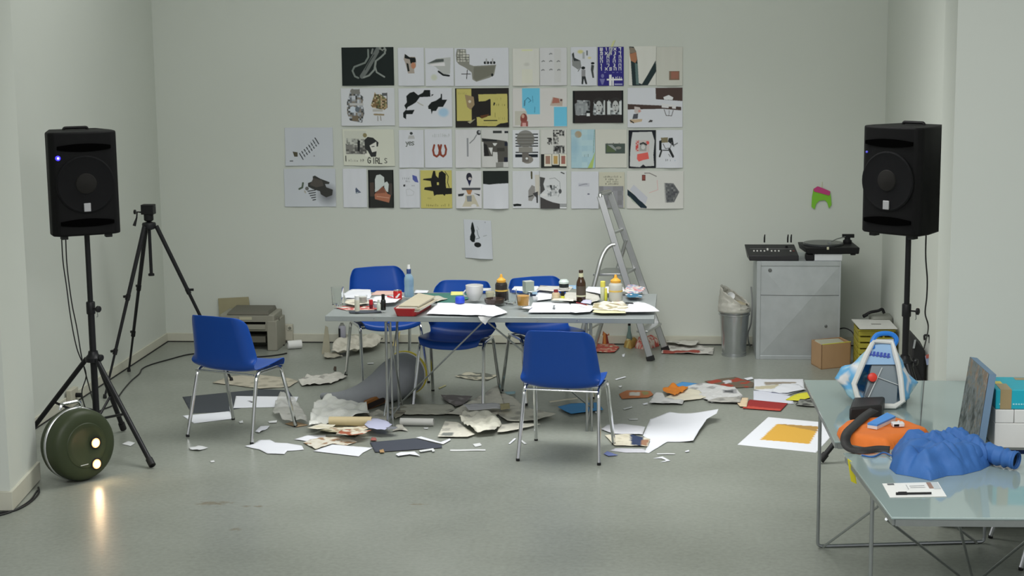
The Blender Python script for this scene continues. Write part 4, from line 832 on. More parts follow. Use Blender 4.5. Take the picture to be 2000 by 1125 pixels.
loose('paper_sheet', 'thin white strip sheet left of the heap of magazines', SH, 'fb', [(90, 500), (260, 452), (480, 440), (470, 500), (230, 515)], WP, crumple=0.006)
loose('magazine', 'open cream magazine with brown pictures in the heap under the table', 'magazine', 'fb', [(200, 540), (300, 500), (520, 470), (700, 470), (860, 530), (730, 575), (560, 555), (350, 620)], photo(2, [fc(200, 196, 180), fc(196, 190, 172), fc(206, 202, 190), fc(150, 120, 92), fc(202, 198, 184)]), crumple=0.008, step=0.012)
loose('paper_sheet', 'large white sheet at the front edge of the paper heap', SH, 'fb', [(320, 640), (560, 558), (700, 572), (1050, 600), (930, 660), (880, 705)], WP)
loose('magazine', 'yellowed magazine with dark photos under the beige paper roll', 'magazine', 'fb', [(385, 400), (600, 340), (960, 340), (940, 400), (830, 460)], photo(9, [fc(196, 190, 160), fc(190, 184, 158), fc(118, 116, 96), fc(186, 180, 150)], 16), crumple=0.01, step=0.012)
loose('bubble_wrap', 'large crumpled sheet of bubble wrap in front of the grey cone', 'bubble wrap', 'fb', [(275, 420), (290, 300), (340, 120), (470, 30), (700, 55), (930, 85), (980, 190), (1010, 260), (600, 330), (400, 400)], fc(192, 194, 180), crumple=0.07, freq=6, step=0.016, m=mat('bubble_wrap', (0.68, 0.69, 0.65), 0.3, spec=0.7, bump=0.5, bscale=130))
loose('paper_sheet', 'lavender sheet beside the dark mouth of the paper roll', SH, 'fb', [(950, 400), (1030, 322), (1190, 350), (1290, 400), (1200, 470), (1010, 450)], fc(176, 178, 202), crumple=0.012, dz=0.045)
loose('card_sheet', 'dark blue-grey card in front of the table leg', SH, 'fb', [(1015, 535), (1570, 485), (1895, 570), (1895, 600), (1080, 655)], fc(66, 70, 80))
loose('paper_sheet', 'narrow white V-shaped offcut across the dark card', 'paper scrap', 'fb', [(1575, 480), (1640, 465), (1880, 535), (1990, 490), (2005, 508), (1910, 560)], WP)
for pp, lb, cl in [([(1330, 690), (1390, 665), (1560, 655), (1630, 710), (1500, 690), (1360, 712)], 'curved white scrap in front of the dark card', WP), ([(1615, 640), (1790, 620), (1810, 650), (1780, 660), (1770, 640), (1630, 662)], 'bracket-shaped white scrap touching the dark card', WP2), ([(1130, 640), (1180, 625), (1195, 665), (1140, 668)], 'tan chip at the front corner of the dark card', fc(160, 130, 92)), ([(1020, 520), (1040, 480), (1090, 485), (1100, 520)], 'reddish scrap behind the dark card', fc(150, 90, 84)),
                   ([(1210, 440), (1230, 415), (1360, 435), (1320, 465), (1270, 455), (1250, 475)], 'dark grey torn scrap at the table leg', fc(110, 112, 118))]:
    pscr(lb, 'fb', pp, cl, step=0.012)
for pp, lb, cl in [([(480, 470), (560, 440), (760, 445), (960, 425), (1000, 455), (930, 480), (700, 500)], 'cream magazine spread at the top of the front heap', photo(51, [fc(206, 202, 186), fc(200, 194, 174), fc(160, 140, 116), fc(210, 206, 192)], 20)), ([(600, 520), (700, 470), (860, 480), (1040, 470), (960, 520), (800, 545)], 'folded magazine with red-brown edges in the front heap', photo(53, [fc(208, 204, 190), fc(150, 84, 60), fc(206, 200, 184), fc(210, 206, 196)], 18)),
                   ([(250, 450), (420, 400), (600, 415), (520, 460), (380, 470)], 'beige page half under the bubble wrap', photo(55, [fc(196, 190, 168), fc(206, 202, 186)], 14)), ([(980, 190), (1120, 150), (1240, 190), (1230, 260), (1200, 310), (1060, 290)], 'grey torn newspaper beside the table leg', news(57, fc(196, 194, 184), fc(120, 118, 112))), ([(1240, 180), (1380, 100), (1480, 130), (1440, 200), (1330, 260)], 'brownish page behind the grey paper roll', photo(59, [fc(176, 172, 158), fc(150, 146, 132), fc(110, 104, 96)], 14)),
                   ([(1290, 400), (1340, 330), (1400, 320), (1480, 400), (1380, 390)], 'curled grey newspaper corner right of the table leg', news(61, fc(190, 188, 178), fc(130, 128, 120)))]:
    loose('magazine', lb, 'magazine', 'fb', pp, cl, crumple=0.012, freq=8, step=0.013)
# paper rolls
def roll(name, label, cat, a, b, r, m1, rest=0.0, inner=None):
    a, b = Vector(a), Vector(b); a.z = b.z = r+rest; d = (b-a).normalized(); L_ = (b-a).length
    t = thing(name, label, cat, (a.x, a.y, rest))
    part('tube', MB().lathe([(r*0.72, 0.001), (r*0.98, 0), (r, 0.003), (r, L_-0.003), (r*0.98, L_), (r*0.72, L_-0.001), (r*0.70, L_*0.5), (r*0.72, 0.001)], a, d, 24, caps=False), m1, t, world=True)
    part('hollow_core', MB().lathe([(r*0.72, 0.012), (0, 0.012)], a, d, 20).lathe([(0, L_-0.012), (r*0.72, L_-0.012)], a, d, 20), inner or mat('core_dark', (0.02, 0.018, 0.015), 0.9), t, world=True)
    return t
roll('paper_roll', 'rolled beige kraft paper lying in front of the bubble wrap', 'paper roll', UZ(*PX('fb', 520, 345)), UZ(*PX('fb', 1040, 345)), 0.03, mat('beige_paper', fc(196, 180, 142), 0.8), rest=0.012)
roll('paper_roll', 'grey-white paper roll on the floor right of the table leg', 'paper roll', UZ(*PX('f1', 92, 715)), UZ(*PX('f1', 362, 720)), 0.024, mat('grey_paper', fc(186, 186, 182), 0.8), rest=0.004)
roll('tape_roll', 'white paper roll lying by the wall socket', 'paper roll', UZ(562, 682), UZ(589, 680), 0.034, mat('white_paper', fc(216, 216, 214), 0.8))
# --- centre newspapers
C1 = 'f1'
loose('newspaper', 'flat grey newspaper left behind the paper roll', 'newspaper', C1, [(0, 590), (120, 560), (500, 560), (545, 600), (450, 640), (130, 640)], news(11, fc(186, 185, 172), fc(134, 133, 126)), crumple=0.012)
loose('newspaper', 'tilted newspaper page rising highest in the centre heap', 'newspaper', C1, [(450, 640), (600, 570), (760, 505), (880, 452), (930, 560), (900, 640), (600, 645)], news(12, a=0.5), crumple=0.012, freq=5, lift=lambda u, v: 0.07*max(0, v-0.3)*(0.4+0.6*u))
loose('newspaper', 'newspaper lying flat behind the front chair left legs', 'newspaper', C1, [(880, 640), (930, 560), (900, 470), (1010, 500), (1110, 590), (1360, 640), (1190, 695), (960, 700)], news(13, a=0.1), crumple=0.012, freq=7)
loose('newspaper', 'flat newspaper page with a grey photo left of the crumpled page', 'newspaper', C1, [(395, 818), (455, 690), (560, 700), (700, 800), (640, 822)], news(14, a=-0.2), crumple=0.004, paint=[([(430, 785), (525, 785), (520, 815), (415, 812)], fc(120, 124, 120))], step=0.012)
loose('newspaper', 'crumpled light newspaper page at the front of the centre heap', 'newspaper', C1, [(570, 700), (600, 650), (680, 645), (860, 660), (915, 740), (860, 800), (720, 812), (650, 775)], news(15, fc(218, 216, 202), fc(150, 148, 140)), crumple=0.045, freq=10, step=0.014)
loose('newspaper', 'long newspaper edge reaching under the front chair', 'newspaper', C1, [(880, 790), (900, 730), (1000, 710), (1235, 722), (1080, 758), (960, 785)], news(16), crumple=0.006)
loose('paper_sheet', 'pale grey strip across the top of the centre newspapers', SH, C1, [(600, 605), (900, 600), (910, 640), (650, 655)], fc(196, 196, 200), crumple=0.01, dz=0.05)
pscr('yellowed scrap on the centre newspapers', C1, [(905, 605), (980, 600), (985, 645), (910, 655)], fc(180, 170, 130), dz=0.055)
loose('magazine', 'dark-edged magazine lying alone behind the middle chair', 'magazine', C1, [(535, 320), (640, 282), (900, 305), (800, 350), (680, 345)], photo(4, [fc(150, 148, 130), fc(96, 98, 90), fc(176, 172, 154), fc(70, 72, 66)], 14), crumple=0.008, step=0.012)
loose('magazine', 'purple-grey magazine under the middle chair', 'magazine', C1, [(420, 480), (680, 490), (600, 560), (540, 575), (450, 520)], photo(6, [fc(130, 124, 124), fc(110, 104, 104), fc(150, 146, 144)], 16), crumple=0.005, step=0.014)
loose('paper_sheet', 'bright blue sheet on the floor behind the front chair', SH, C1, [(1370, 575), (1480, 548), (1700, 540), (1745, 600), (1480, 632), (1430, 610)], fc(66, 138, 196))
for pp, lb, cl in [([(970, 865), (1020, 820), (1035, 825), (985, 868)], 'white sliver left of the front chair near leg', WP), ([(1065, 840), (1080, 835), (1120, 865), (1100, 868)], 'white sliver right of the front chair near left leg', WP2), ([(495, 912), (785, 912), (785, 922), (495, 924)], 'long thin white paper strip on the open floor', WP2), ([(680, 870), (740, 862), (755, 880), (700, 890)], 'tiny curled scrap above the long strip', WP2),
                   ([(1300, 535), (1530, 505), (1535, 515), (1310, 545)], 'pale strip behind the front chair seat', CREAM), ([(1620, 490), (1660, 485), (1665, 508), (1625, 512)], 'yellow scrap under the front chair', fc(186, 180, 120)), ([(210, 370), (250, 362), (255, 388), (220, 392)], 'white scrap right of the grey cone', WP), ([(940, 455), (1030, 452), (1025, 470), (960, 475)], 'pale blue scrap among the centre newspapers', fc(150, 186, 196)),
                   ([(1675, 620), (1700, 618), (1698, 632), (1680, 632)], 'white dot of paper by the blue sheet', WP), ([(400, 410), (460, 385), (465, 392), (410, 418)], 'faint yellow scrap beneath the middle chair', fc(180, 176, 130)), ([(280, 735), (320, 732), (315, 745), (285, 745)], 'white shred under the grey paper roll', WP2), ([(100, 735), (150, 765), (120, 760), (80, 742)], 'grey shred by the table leg', WP2)]:
    pscr(lb, C1, pp, cl, step=0.012)
# --- right floor
C2 = 'f2'
loose('magazine', 'orange magazine with a white panel on the floor right of the front chair', 'magazine', C2, [(245, 465), (310, 432), (500, 435), (525, 470), (480, 490), (270, 500)], fc(176, 110, 70), crumple=0.004, paint=[([(330, 448), (420, 448), (420, 478), (330, 478)], fc(200, 196, 190)), ([(430, 440), (490, 440), (485, 470), (440, 472)], fc(140, 136, 90))], step=0.012)
loose('folder', 'bright blue paper folder behind the papers at the right', SH, C2, [(640, 410), (760, 358), (890, 372), (790, 412)], fc(74, 140, 196))
loose('magazine', 'dark red magazine with a small white photo, rear of the right papers', 'magazine', C2, [(940, 358), (1190, 322), (1345, 370), (1340, 405), (1190, 412), (1000, 380)], photo(8, [fc(112, 98, 82), fc(104, 92, 78), fc(150, 64, 48), fc(120, 106, 88)], 9), crumple=0.006, paint=[([(1090, 355), (1150, 345), (1165, 370), (1110, 378)], fc(196, 196, 200))], step=0.012)
loose('newspaper', 'white printed pages spread in the middle of the right papers', 'newspaper', C2, [(790, 405), (930, 378), (1190, 412), (1260, 490), (1200, 500), (1000, 535), (950, 515), (880, 470)], news(21, fc(208, 208, 208), fc(104, 104, 106)), crumple=0.012, step=0.012, paint=[([(1090, 432), (1200, 432), (1205, 462), (1090, 462)], fc(150, 150, 152)), ([(1110, 440), (1180, 440), (1180, 455), (1110, 455)], fc(80, 82, 84))])
loose('paper_sheet', 'cream torn sheet at the left of the right papers', SH, C2, [(600, 500), (690, 470), (800, 420), (900, 440), (960, 495), (880, 510), (760, 525), (640, 520)], fc(212, 206, 188), crumple=0.012)
loose('paper_sheet', 'crumpled white printed sheet at the front left of the right papers', SH, C2, [(490, 545), (540, 460), (600, 455), (620, 500), (780, 520), (760, 550)], news(22, fc(206, 206, 206), fc(150, 150, 150)), crumple=0.016, step=0.014)
loose('paper_sheet', 'crumpled orange paper on the right papers', SH, C2, [(600, 445), (680, 412), (810, 428), (770, 465), (700, 490), (625, 470)], fc(206, 124, 44), crumple=0.03, freq=14, step=0.014)
loose('paper_sheet', 'white sheet with a tan picture panel near the glass table', SH, C2, [(1345, 340), (1745, 340), (1755, 425), (1620, 470), (1345, 425)], WP, paint=[([(1430, 365), (1690, 365), (1690, 375), (1430, 390)], fc(150, 140, 128)), ([(1345, 402), (1560, 385), (1500, 420), (1345, 425)], fc(190, 182, 158))], step=0.014, crumple=0.003)
loose('paper_sheet', 'plain white sheet in front of the tan picture sheet', SH, C2, [(1340, 432), (1480, 430), (1650, 480), (1670, 540), (1340, 530)], fc(206, 208, 220))
loose('paper_sheet', 'crumpled white sheet on the papers beside the glass table', SH, C2, [(1480, 452), (1570, 385), (1700, 390), (1770, 432), (1620, 466)], WP, crumple=0.014, freq=8)
loose('paper_sheet', 'bright yellow sheet beside the glass table corner', SH, C2, [(1600, 512), (1680, 470), (1780, 450), (1830, 490), (1700, 522)], fc(206, 200, 60), crumple=0.005)
loose('magazine', 'dark torn page in front of the yellow sheet', 'magazine', C2, [(1680, 555), (1720, 510), (1840, 508), (1868, 570), (1760, 565)], photo(12, [fc(96, 98, 94), fc(130, 132, 126), fc(70, 70, 68), fc(150, 150, 90)], 18), crumple=0.008, step=0.012)
loose('magazine', 'red-covered magazine at the front of the right papers', 'magazine', C2, [(1250, 580), (1310, 510), (1620, 540), (1560, 602)], fc(146, 44, 44), paint=[([(1250, 580), (1268, 560), (1570, 588), (1560, 602)], fc(186, 74, 62))], step=0.012)
loose('paper_sheet', 'cream torn shape at the left edge of the red magazine', 'paper scrap', C2, [(1205, 540), (1230, 500), (1300, 500), (1285, 575), (1230, 570)], fc(212, 190, 160), crumple=0.006)
loose('newspaper', 'grey printed scraps between white pages and red magazine', 'newspaper', C2, [(960, 530), (1050, 500), (1250, 495), (1230, 545), (1080, 540)], news(25, fc(180, 178, 172), fc(100, 100, 98)), crumple=0.008)
loose('paper_sheet', 'large white sheet with a curled right edge on open floor', SH, C2, [(440, 800), (500, 670), (660, 615), (860, 640), (1055, 662), (1040, 690), (960, 710), (900, 780), (850, 855), (780, 852), (640, 850), (490, 940), (450, 935), (500, 850)], WP, lift=lambda u, v: 0.075*max(0, u-0.45)**1.5*2+0.02*max(0, v-0.7), crumple=0.003)
loose('paper_sheet', 'white sheet beneath the torn picture page at the front chair leg', SH, C2, [(100, 750), (150, 715), (280, 706), (460, 730), (440, 795), (200, 790)], fc(206, 206, 212), crumple=0.008)
loose('magazine', 'torn picture page with a dark blue photo beside the front chair leg', 'magazine', C2, [(130, 800), (330, 790), (500, 830), (480, 890), (210, 885)], photo(15, [fc(196, 188, 168), fc(204, 198, 180), fc(186, 180, 160)], 24), crumple=0.008, paint=[([(340, 795), (430, 800), (450, 840), (420, 890), (340, 880)], fc(46, 58, 88)), ([(430, 840), (490, 835), (480, 885), (425, 885)], fc(150, 112, 88))], step=0.012)
loose('paper_sheet', 'pale sheet edge in front of the torn picture page', SH, C2, [(170, 920), (220, 900), (450, 905), (470, 935), (300, 936)], fc(198, 198, 206))
loose('card_sheet', 'white card with a mustard yellow rectangle beside the glass table leg', SH, C2, [(1210, 870), (1460, 645), (1930, 690), (1985, 790), (1850, 935)], WP, paint=[([(1395, 830), (1530, 700), (1865, 745), (1795, 865)], fc(206, 160, 66)), ([(1530, 700), (1865, 722), (1865, 765)], fc(168, 132, 72))], step=0.012)
for pp, lb, cl in [([(525, 985), (600, 970), (665, 1005), (580, 1015), (630, 1000), (590, 985)], 'folded white scrap in front of the curled sheet', WP), ([(550, 945), (700, 945), (705, 952), (560, 953)], 'thin pale strip in front of the curled sheet', WP2), ([(780, 930), (815, 915), (820, 930), (790, 936)], 'small white chip right of the thin strip', WP), ([(275, 580), (350, 558), (355, 570), (290, 588)], 'pale scrap behind the curled sheet', WP2), ([(320, 662), (400, 658), (400, 668), (330, 670)], 'grey sliver left of the curled sheet', WP2),
                   ([(210, 340), (295, 318), (305, 325), (225, 345)], 'white strip beside the front chair seat', WP), ([(240, 395), (270, 392), (265, 408), (250, 408)], 'pale fleck behind the orange magazine', WP2), ([(435, 540), (480, 530), (480, 545), (450, 548)], 'white fleck at the left of the right papers', WP), ([(120, 950), (150, 930), (240, 962), (160, 968)], 'blue shadowed scrap at the front chair foot', fc(110, 122, 170)), ([(270, 140), (295, 130), (290, 155), (275, 158)], 'white fleck in front of the ladder', WP), ([(1260, 335), (1330, 322), (1340, 340), (1290, 350)], 'white corner of paper behind the red magazine', WP)]:
    pscr(lb, C2, pp, cl, step=0.012)
# --- by the back wall
loose('newspaper', 'stack of newspapers with a red strip by the wall right of the ladder', 'newspaper', C2, [(590, 130), (600, 100), (640, 60), (860, 62), (1020, 85), (1010, 142)], news(31, fc(206, 204, 198), fc(130, 128, 124)), crumple=0.012, paint=[([(600, 112), (900, 108), (905, 132), (600, 134)], fc(150, 72, 62))], step=0.012)
loose('newspaper', 'newspaper leaning up on the wall above the stack', 'newspaper', C2, [(620, 75), (640, 55), (900, 62), (870, 100)], news(32, fc(200, 198, 190), fc(120, 120, 118)), crumple=0.014, dz=0.03, step=0.014)
FWp = 'fw'
loose('newspaper', 'crumpled newspaper bundle on the floor behind the left table legs', 'newspaper', FWp, [(300, 780), (340, 680), (420, 640), (560, 590), (800, 560), (1060, 580), (1110, 620), (1000, 700), (720, 765), (560, 790)], news(41, fc(200, 196, 184), fc(164, 160, 148)), crumple=0.09, freq=6, step=0.018)
loose('newspaper', 'small crumpled newsprint by the wall under the table left end', 'newspaper', FWp, [(180, 820), (190, 720), (270, 760), (420, 770), (480, 800), (300, 820)], fc(170, 166, 152), crumple=0.03, freq=10, step=0.016)
pscr('white scrap in front of the newspaper bundle', FWp, [(860, 885), (960, 875), (965, 895), (870, 900)], WP2)
pscr('dark crumpled knob of paper behind the paper heap', FWp, [(330, 1000), (350, 945), (380, 960), (375, 1010)], fc(70, 58, 48), crumple=0.02, step=0.01)

# ================================================================== THINGS ON THE WORK TABLE
def T(px, py): return UZ(px, py, TZ)
class TP: z = 0.0005
def tpaper(label, crop, pts, col, cat=SH, name='paper_sheet', **k):
    TP.z += 0.0009; k.setdefault('step', 0.016); k.setdefault('group', 'papers on the work table')
    return loose(name, label, cat, crop, pts, col, z=TZ, dz=TP.z, **k)
T5, T6 = 't5', 't6'
tpaper('white paper pile at the back left of the work table', T5, [(300, 500), (400, 450), (610, 452), (620, 520), (600, 560), (320, 550)], WP, crumple=0.008)
tpaper('pink and white sheet behind the red can', T5, [(600, 510), (680, 462), (900, 462), (980, 480), (970, 510)], fc(214, 180, 170))
tpaper('white printed strip under the jars at the table left end', T5, [(330, 560), (560, 545), (870, 540), (880, 580), (600, 620), (340, 600)], news(51, WP2, fc(110, 90, 90)))
tpaper('red and white leaflet at the left table edge', T5, [(190, 655), (330, 635), (600, 640), (740, 655), (640, 690), (330, 690)], photo(21, [fc(206, 204, 200), fc(176, 80, 76), fc(200, 190, 180), fc(206, 204, 200)], 18), step=0.01)
tpaper('dark leaflet under the markers', T5, [(360, 700), (500, 690), (720, 690), (740, 715), (520, 722), (370, 720)], fc(70, 76, 84))
tpaper('green cutting mat on the work table', T5, [(1150, 545), (1200, 500), (1700, 488), (1740, 560), (1560, 605), (1330, 600)], fc(64, 112, 102), cat='cutting mat', name='cutting_mat')
tpaper('yellow sticky note in front of the white mug', T5, [(1530, 520), (1535, 478), (1675, 478), (1690, 515)], fc(216, 212, 130), cat='sticky note', name='sticky_note')
tpaper('white sheets behind the water bottle', T5, [(1110, 500), (1130, 465), (1280, 475), (1260, 500)], WP, crumple=0.004)
tpaper('newsprint pages between bottle and cutting mat', T5, [(1110, 560), (1160, 520), (1390, 540), (1500, 570), (1380, 605), (1060, 600)], news(55, fc(186, 182, 168), fc(110, 108, 100)), crumple=0.008, step=0.012)
tpaper('white pages spread at the front centre of the work table', T5, [(1250, 745), (1350, 650), (1400, 615), (1600, 620), (2000, 640), (2000, 720), (1900, 765)], WP, crumple=0.006)
tpaper('white notes in front of the blue cap', T5, [(1370, 650), (1380, 615), (1590, 620), (1610, 660)], news(57, WP, fc(150, 150, 160)), step=0.01)
tpaper('white sheet hanging toward the front edge of the table', T6, [(0, 720), (0, 610), (130, 605), (285, 690), (130, 738)], WP, crumple=0.005)
tpaper('white paper behind the amber drink', T6, [(590, 480), (640, 440), (780, 450), (760, 540), (600, 560)], WP)
tpaper('central white sheet with a short black line', T6, [(510, 690), (560, 580), (950, 578), (1010, 690)], WP, paint=[([(778, 612), (800, 612), (800, 662), (778, 662)], fc(86, 92, 96))], step=0.009)
tpaper('white sheet right of the central sheet', T6, [(960, 690), (970, 600), (1180, 610), (1240, 640), (1180, 690), (1020, 702)], WP, crumple=0.003)
tpaper('newspaper clippings behind the beer bottle', T6, [(880, 560), (920, 480), (1260, 470), (1290, 560), (1200, 590)], news(61, fc(200, 198, 190), fc(120, 118, 112)), crumple=0.006, step=0.012)
tpaper('blue folded card behind the black paint jar', T6, [(940, 440), (950, 405), (1030, 405), (1035, 445)], fc(150, 184, 214), crumple=0.004)
tpaper('brochure pages under the yellow glue stick', T6, [(1200, 670), (1220, 600), (1330, 580), (1540, 590), (1600, 640), (1580, 690)], photo(27, [fc(196, 192, 176), fc(204, 202, 192), fc(160, 150, 120), fc(206, 204, 196)], 16), crumple=0.006, step=0.01)
tpaper('cream magazine at the front right edge of the table', T6, [(1205, 695), (1240, 655), (1580, 660), (1570, 705), (1300, 706)], fc(196, 194, 160))
tpaper('white sheet overhanging the right front corner of the table', T6, [(1560, 700), (1600, 610), (1700, 590), (1780, 600), (1880, 650), (1935, 692), (1800, 700)], WP, crumple=0.004)
tpaper('colourful torn comic page at the right end of the table', T6, [(1540, 470), (1590, 410), (1660, 400), (1780, 440), (1740, 490), (1620, 520)], photo(31, [fc(206, 196, 190), fc(196, 110, 120), fc(206, 204, 200), fc(120, 130, 170), fc(206, 204, 200)], 30), crumple=0.009, freq=14, step=0.01)
tpaper('blue and white leaflet in front of the comic page', T6, [(1560, 510), (1640, 495), (1750, 520), (1740, 545), (1600, 545)], photo(33, [fc(206, 206, 210), fc(60, 110, 140), fc(206, 206, 210)], 16), crumple=0.004, step=0.01)
tpaper('small pink and yellow print beside the glue bottle', T6, [(1400, 600), (1430, 572), (1540, 578), (1530, 615)], photo(35, [fc(214, 150, 130), fc(206, 204, 200), fc(210, 200, 120)], 30), step=0.01)
tpaper('purple-tinged scraps in front of the beer bottle', T6, [(1080, 605), (1110, 575), (1200, 580), (1190, 620)], fc(186, 186, 212), crumple=0.008)
tpaper('white torn strip beside the amber drink', T6, [(440, 660), (500, 635), (560, 640), (530, 665)], WP)
tpaper('cream page under the glass jars at the table left end', T5, [(310, 640), (330, 600), (560, 590), (600, 640), (420, 665)], news(71, fc(206, 202, 186), fc(140, 134, 122)), step=0.012)
tpaper('white sheet between the red can and water bottle', T5, [(600, 620), (660, 575), (860, 560), (1000, 570), (900, 640), (760, 650)], WP, crumple=0.004)
tpaper('printed pages behind the big white mug', T5, [(1690, 500), (1720, 470), (2000, 470), (2000, 500)], news(73, WP2, fc(130, 130, 130)))
tpaper('white page behind the upright grey carton', T6, [(330, 470), (360, 430), (620, 430), (640, 470), (560, 500)], WP, crumple=0.003)
tpaper('pale pages along the back edge behind the jars', T6, [(600, 470), (640, 425), (880, 430), (1000, 440), (960, 480), (760, 490)], news(75, fc(206, 204, 198), fc(140, 130, 120)), crumple=0.004)
tpaper('white pages behind the glue bottle', T6, [(1120, 480), (1160, 440), (1540, 440), (1560, 490), (1300, 520)], WP, crumple=0.004)
tpaper('tan clippings in front of the jars', T6, [(760, 590), (800, 560), (1010, 570), (1000, 600)], photo(37, [fc(200, 190, 166), fc(206, 204, 196), fc(150, 140, 120)], 24), crumple=0.003, step=0.012)
GLASS = mat('clear_glass', (0.95, 0.97, 0.97), 0.04, trans=1.0, ior=1.3, var=0.0)
def bottle(name, label, cat, px, py, parts, seg=24):
    """parts: (part name, [(radius px, height px)...], material), heights up from the base pixel"""
    o = T(px, py); s = SC(o); t = thing(name, label, cat, (o.x, o.y, TZ+0.001+TP.z*0.6))
    for nm, prof, m_ in parts: part(nm, MB().lathe([(r/s, h/s) for r, h in prof], seg=seg), m_, t)
    return t
MT = lambda n, c, r=0.4, **k: mat(n, fc(*c), r, **k)
PET = mat('blue_bottle_plastic', (0.42, 0.62, 0.74), 0.12, trans=0.55, ior=1.2)
bottle('water_bottle', 'light blue plastic water bottle with white cap on the work table', 'bottle', 799.5, 585, [('body', [(8.5, 0), (9.5, 2), (9.3, 18), (9, 20), (9.3, 22), (9.5, 34), (9, 38), (6.5, 43), (4.2, 46), (3.8, 48)], PET), ('neck_sleeve', [(4.4, 46), (4.4, 54), (3.8, 55)], MT('navy_plastic', (36, 60, 110))), ('cap', [(3.2, 54), (3.2, 58), (2.6, 60), (2.6, 63), (0, 63.4)], WHITEP)])
BEER = mat('brown_glass', (0.055, 0.026, 0.012), 0.1, trans=0.25, spec=0.6)
bottle('beer_bottle', 'brown beer bottle standing on the right half of the work table', 'bottle', 1135, 593, [('body', [(8.5, 0), (9.2, 2), (9.2, 34), (8.5, 38), (5.5, 45), (4.2, 49), (3.9, 56), (4.3, 57), (4.3, 60), (3.2, 61), (0, 61)], BEER), ('label', [(9.4, 12), (9.4, 30)], MT('dark_label', (74, 66, 56))), ('neck_foil', [(4.7, 47.5), (4.5, 55)], MT('pale_foil', (190, 190, 160))), ('label_stripe', [(9.55, 9), (9.55, 12)], MT('pale_foil', (190, 190, 160)))])
def squeeze(label, px, py, w, h, liquid, cap, clear):
    o = bottle('squeeze_bottle', label, 'bottle', px, py, [('body', [(w*0.94, 0), (w, 1.5), (w, h*0.60), (w*0.95, h*0.64), (w*0.72, h*0.70), (w*0.7, h*0.72)], clear), ('band', [(w*1.02, h*0.36), (w*1.02, h*0.42)], MT('amber_band', (206, 172, 84))), ('cap', [(w*0.72, h*0.68), (w*0.76, h*0.70), (w*0.76, h*0.78), (w*0.5, h*0.83), (w*0.28, h*0.87), (w*0.16, h*0.99), (0, h)], cap)])
    return o
ORC = MT('orange_cap', (216, 160, 60))
squeeze('dark squeeze bottle with pale label and orange nozzle cap', 979.5, 592, 12, 52, None, ORC, MT('dark_syrup', (44, 40, 38), 0.25))
squeeze('clear glue bottle with bright orange nozzle cap', 1202.5, 593, 13.5, 52, None, ORC, mat('milky_plastic', (0.66, 0.66, 0.6), 0.3, trans=0.25))
def tumbler(label, px, py, w, h, fill=None):
    o = T(px, py); s = SC(o); t = thing('tumbler', label, 'glass', (o.x, o.y, TZ+0.001+TP.z*0.6)); w /= s; h /= s
    part('glass', MB().lathe([(0, 0), (w*0.86, 0), (w, h), (w*0.95, h), (w*0.81, h*0.1), (0, h*0.1)], seg=28), GLASS, t)
    if fill: part('drink', MB().lathe([(0, h*0.11), (w*0.80, h*0.11), (w*0.9, h*0.82), (0, h*0.82)], seg=28), fill, t)
    return t
tumbler('empty glass tumbler at the far left end of the work table', 660, 602, 12.5, 36)
tumbler('glass of amber drink on the work table', 1022, 604, 13.5, 26, mat('amber_drink', fc(196, 142, 50), 0.2, spec=0.5))
tumbler('clear drinking glass left of the amber drink', 1000, 597, 9.5, 27)
tumbler('low clear jar with pale contents behind the white glue stick', 709, 598, 9, 16, MT('pale_content', (190, 190, 184)))
bottle('glue_stick', 'white glue stick standing at the left front of the table', 'glue stick', 698, 613, [('body', [(4.5, 0), (5, 1), (5, 22)], MT('cream_plastic', (206, 204, 186))), ('cap', [(4.6, 22), (4.6, 30), (3.5, 31), (0, 31)], WHITEP)])
bottle('marker_pen', 'short red marker between jars on the table left', 'marker', 725, 608, [('body', [(3.4, 0), (3.6, 1), (3.6, 9)], MT('dark_red', (120, 30, 40))), ('cap', [(3.8, 8), (3.8, 17), (0, 17)], MT('bright_red', (190, 40, 48)))])
bottle('ink_bottle', 'black ink bottle with a tall black cap on the table left', 'bottle', 749, 611, [('body', [(4.6, 0), (5, 1), (5, 18), (3, 22)], mat('black_ink', (0.012, 0.014, 0.013), 0.2)), ('cap', [(3.3, 21), (3.3, 31), (0, 31.5)], BLACKP)])
bottle('correction_bottle', 'small white bottle left of the black ink bottle', 'bottle', 740, 612, [('body', [(3.6, 0), (4, 1), (4, 12), (2.4, 15)], MT('mint_white', (196, 204, 192))), ('cap', [(2.4, 15), (2.2, 21), (0, 21)], MT('mint_white', (196, 204, 192)))])
bottle('paint_pot', 'tiny white pot with dark spot right of the red marker', 'pot', 735, 606, [('body', [(4.5, 0), (5, 1), (5, 6)], MT('lilac_white', (196, 192, 206))), ('lid', [(5.2, 6), (5.2, 8.5), (0, 8.5)], WHITEP)]) 
can = bottle('drink_can', 'red and white drink can behind the red tray', 'can', 777, 591, [('body', [(7.2, 0), (8.6, 1.5), (8.6, 16), (7.4, 18.5)], MT('can_red', (176, 34, 34), 0.25)), ('rim', [(7.5, 18.3), (7.6, 19.3), (7, 19.3), (6.8, 18.6), (0, 18.6)], ALU)])
o = T(777, 591); s = SC(o)
sw = MB()
for k in range(12):
    a0 = -2.3+1.3*k/11
for (a0, a1, z0, z1) in ((-1.9, -1.35, 5, 8), (-1.6, -1.1, 7.5, 10.5), (-1.35, -0.85, 10, 13)):
    r = 8.75/s; n = 5; vs = []
    for i in range(n+1):
        a = a0+(a1-a0)*i/n; vs += [(r*math.cos(a), r*math.sin(a), (z0+i*0.2)/s), (r*math.cos(a), r*math.sin(a), (z1+i*0.2)/s)]
    sw.add(vs, [(2*i, 2*i+2, 2*i+3, 2*i+1) for i in range(n)])
part('white_swirl', sw, WHITEP, can)
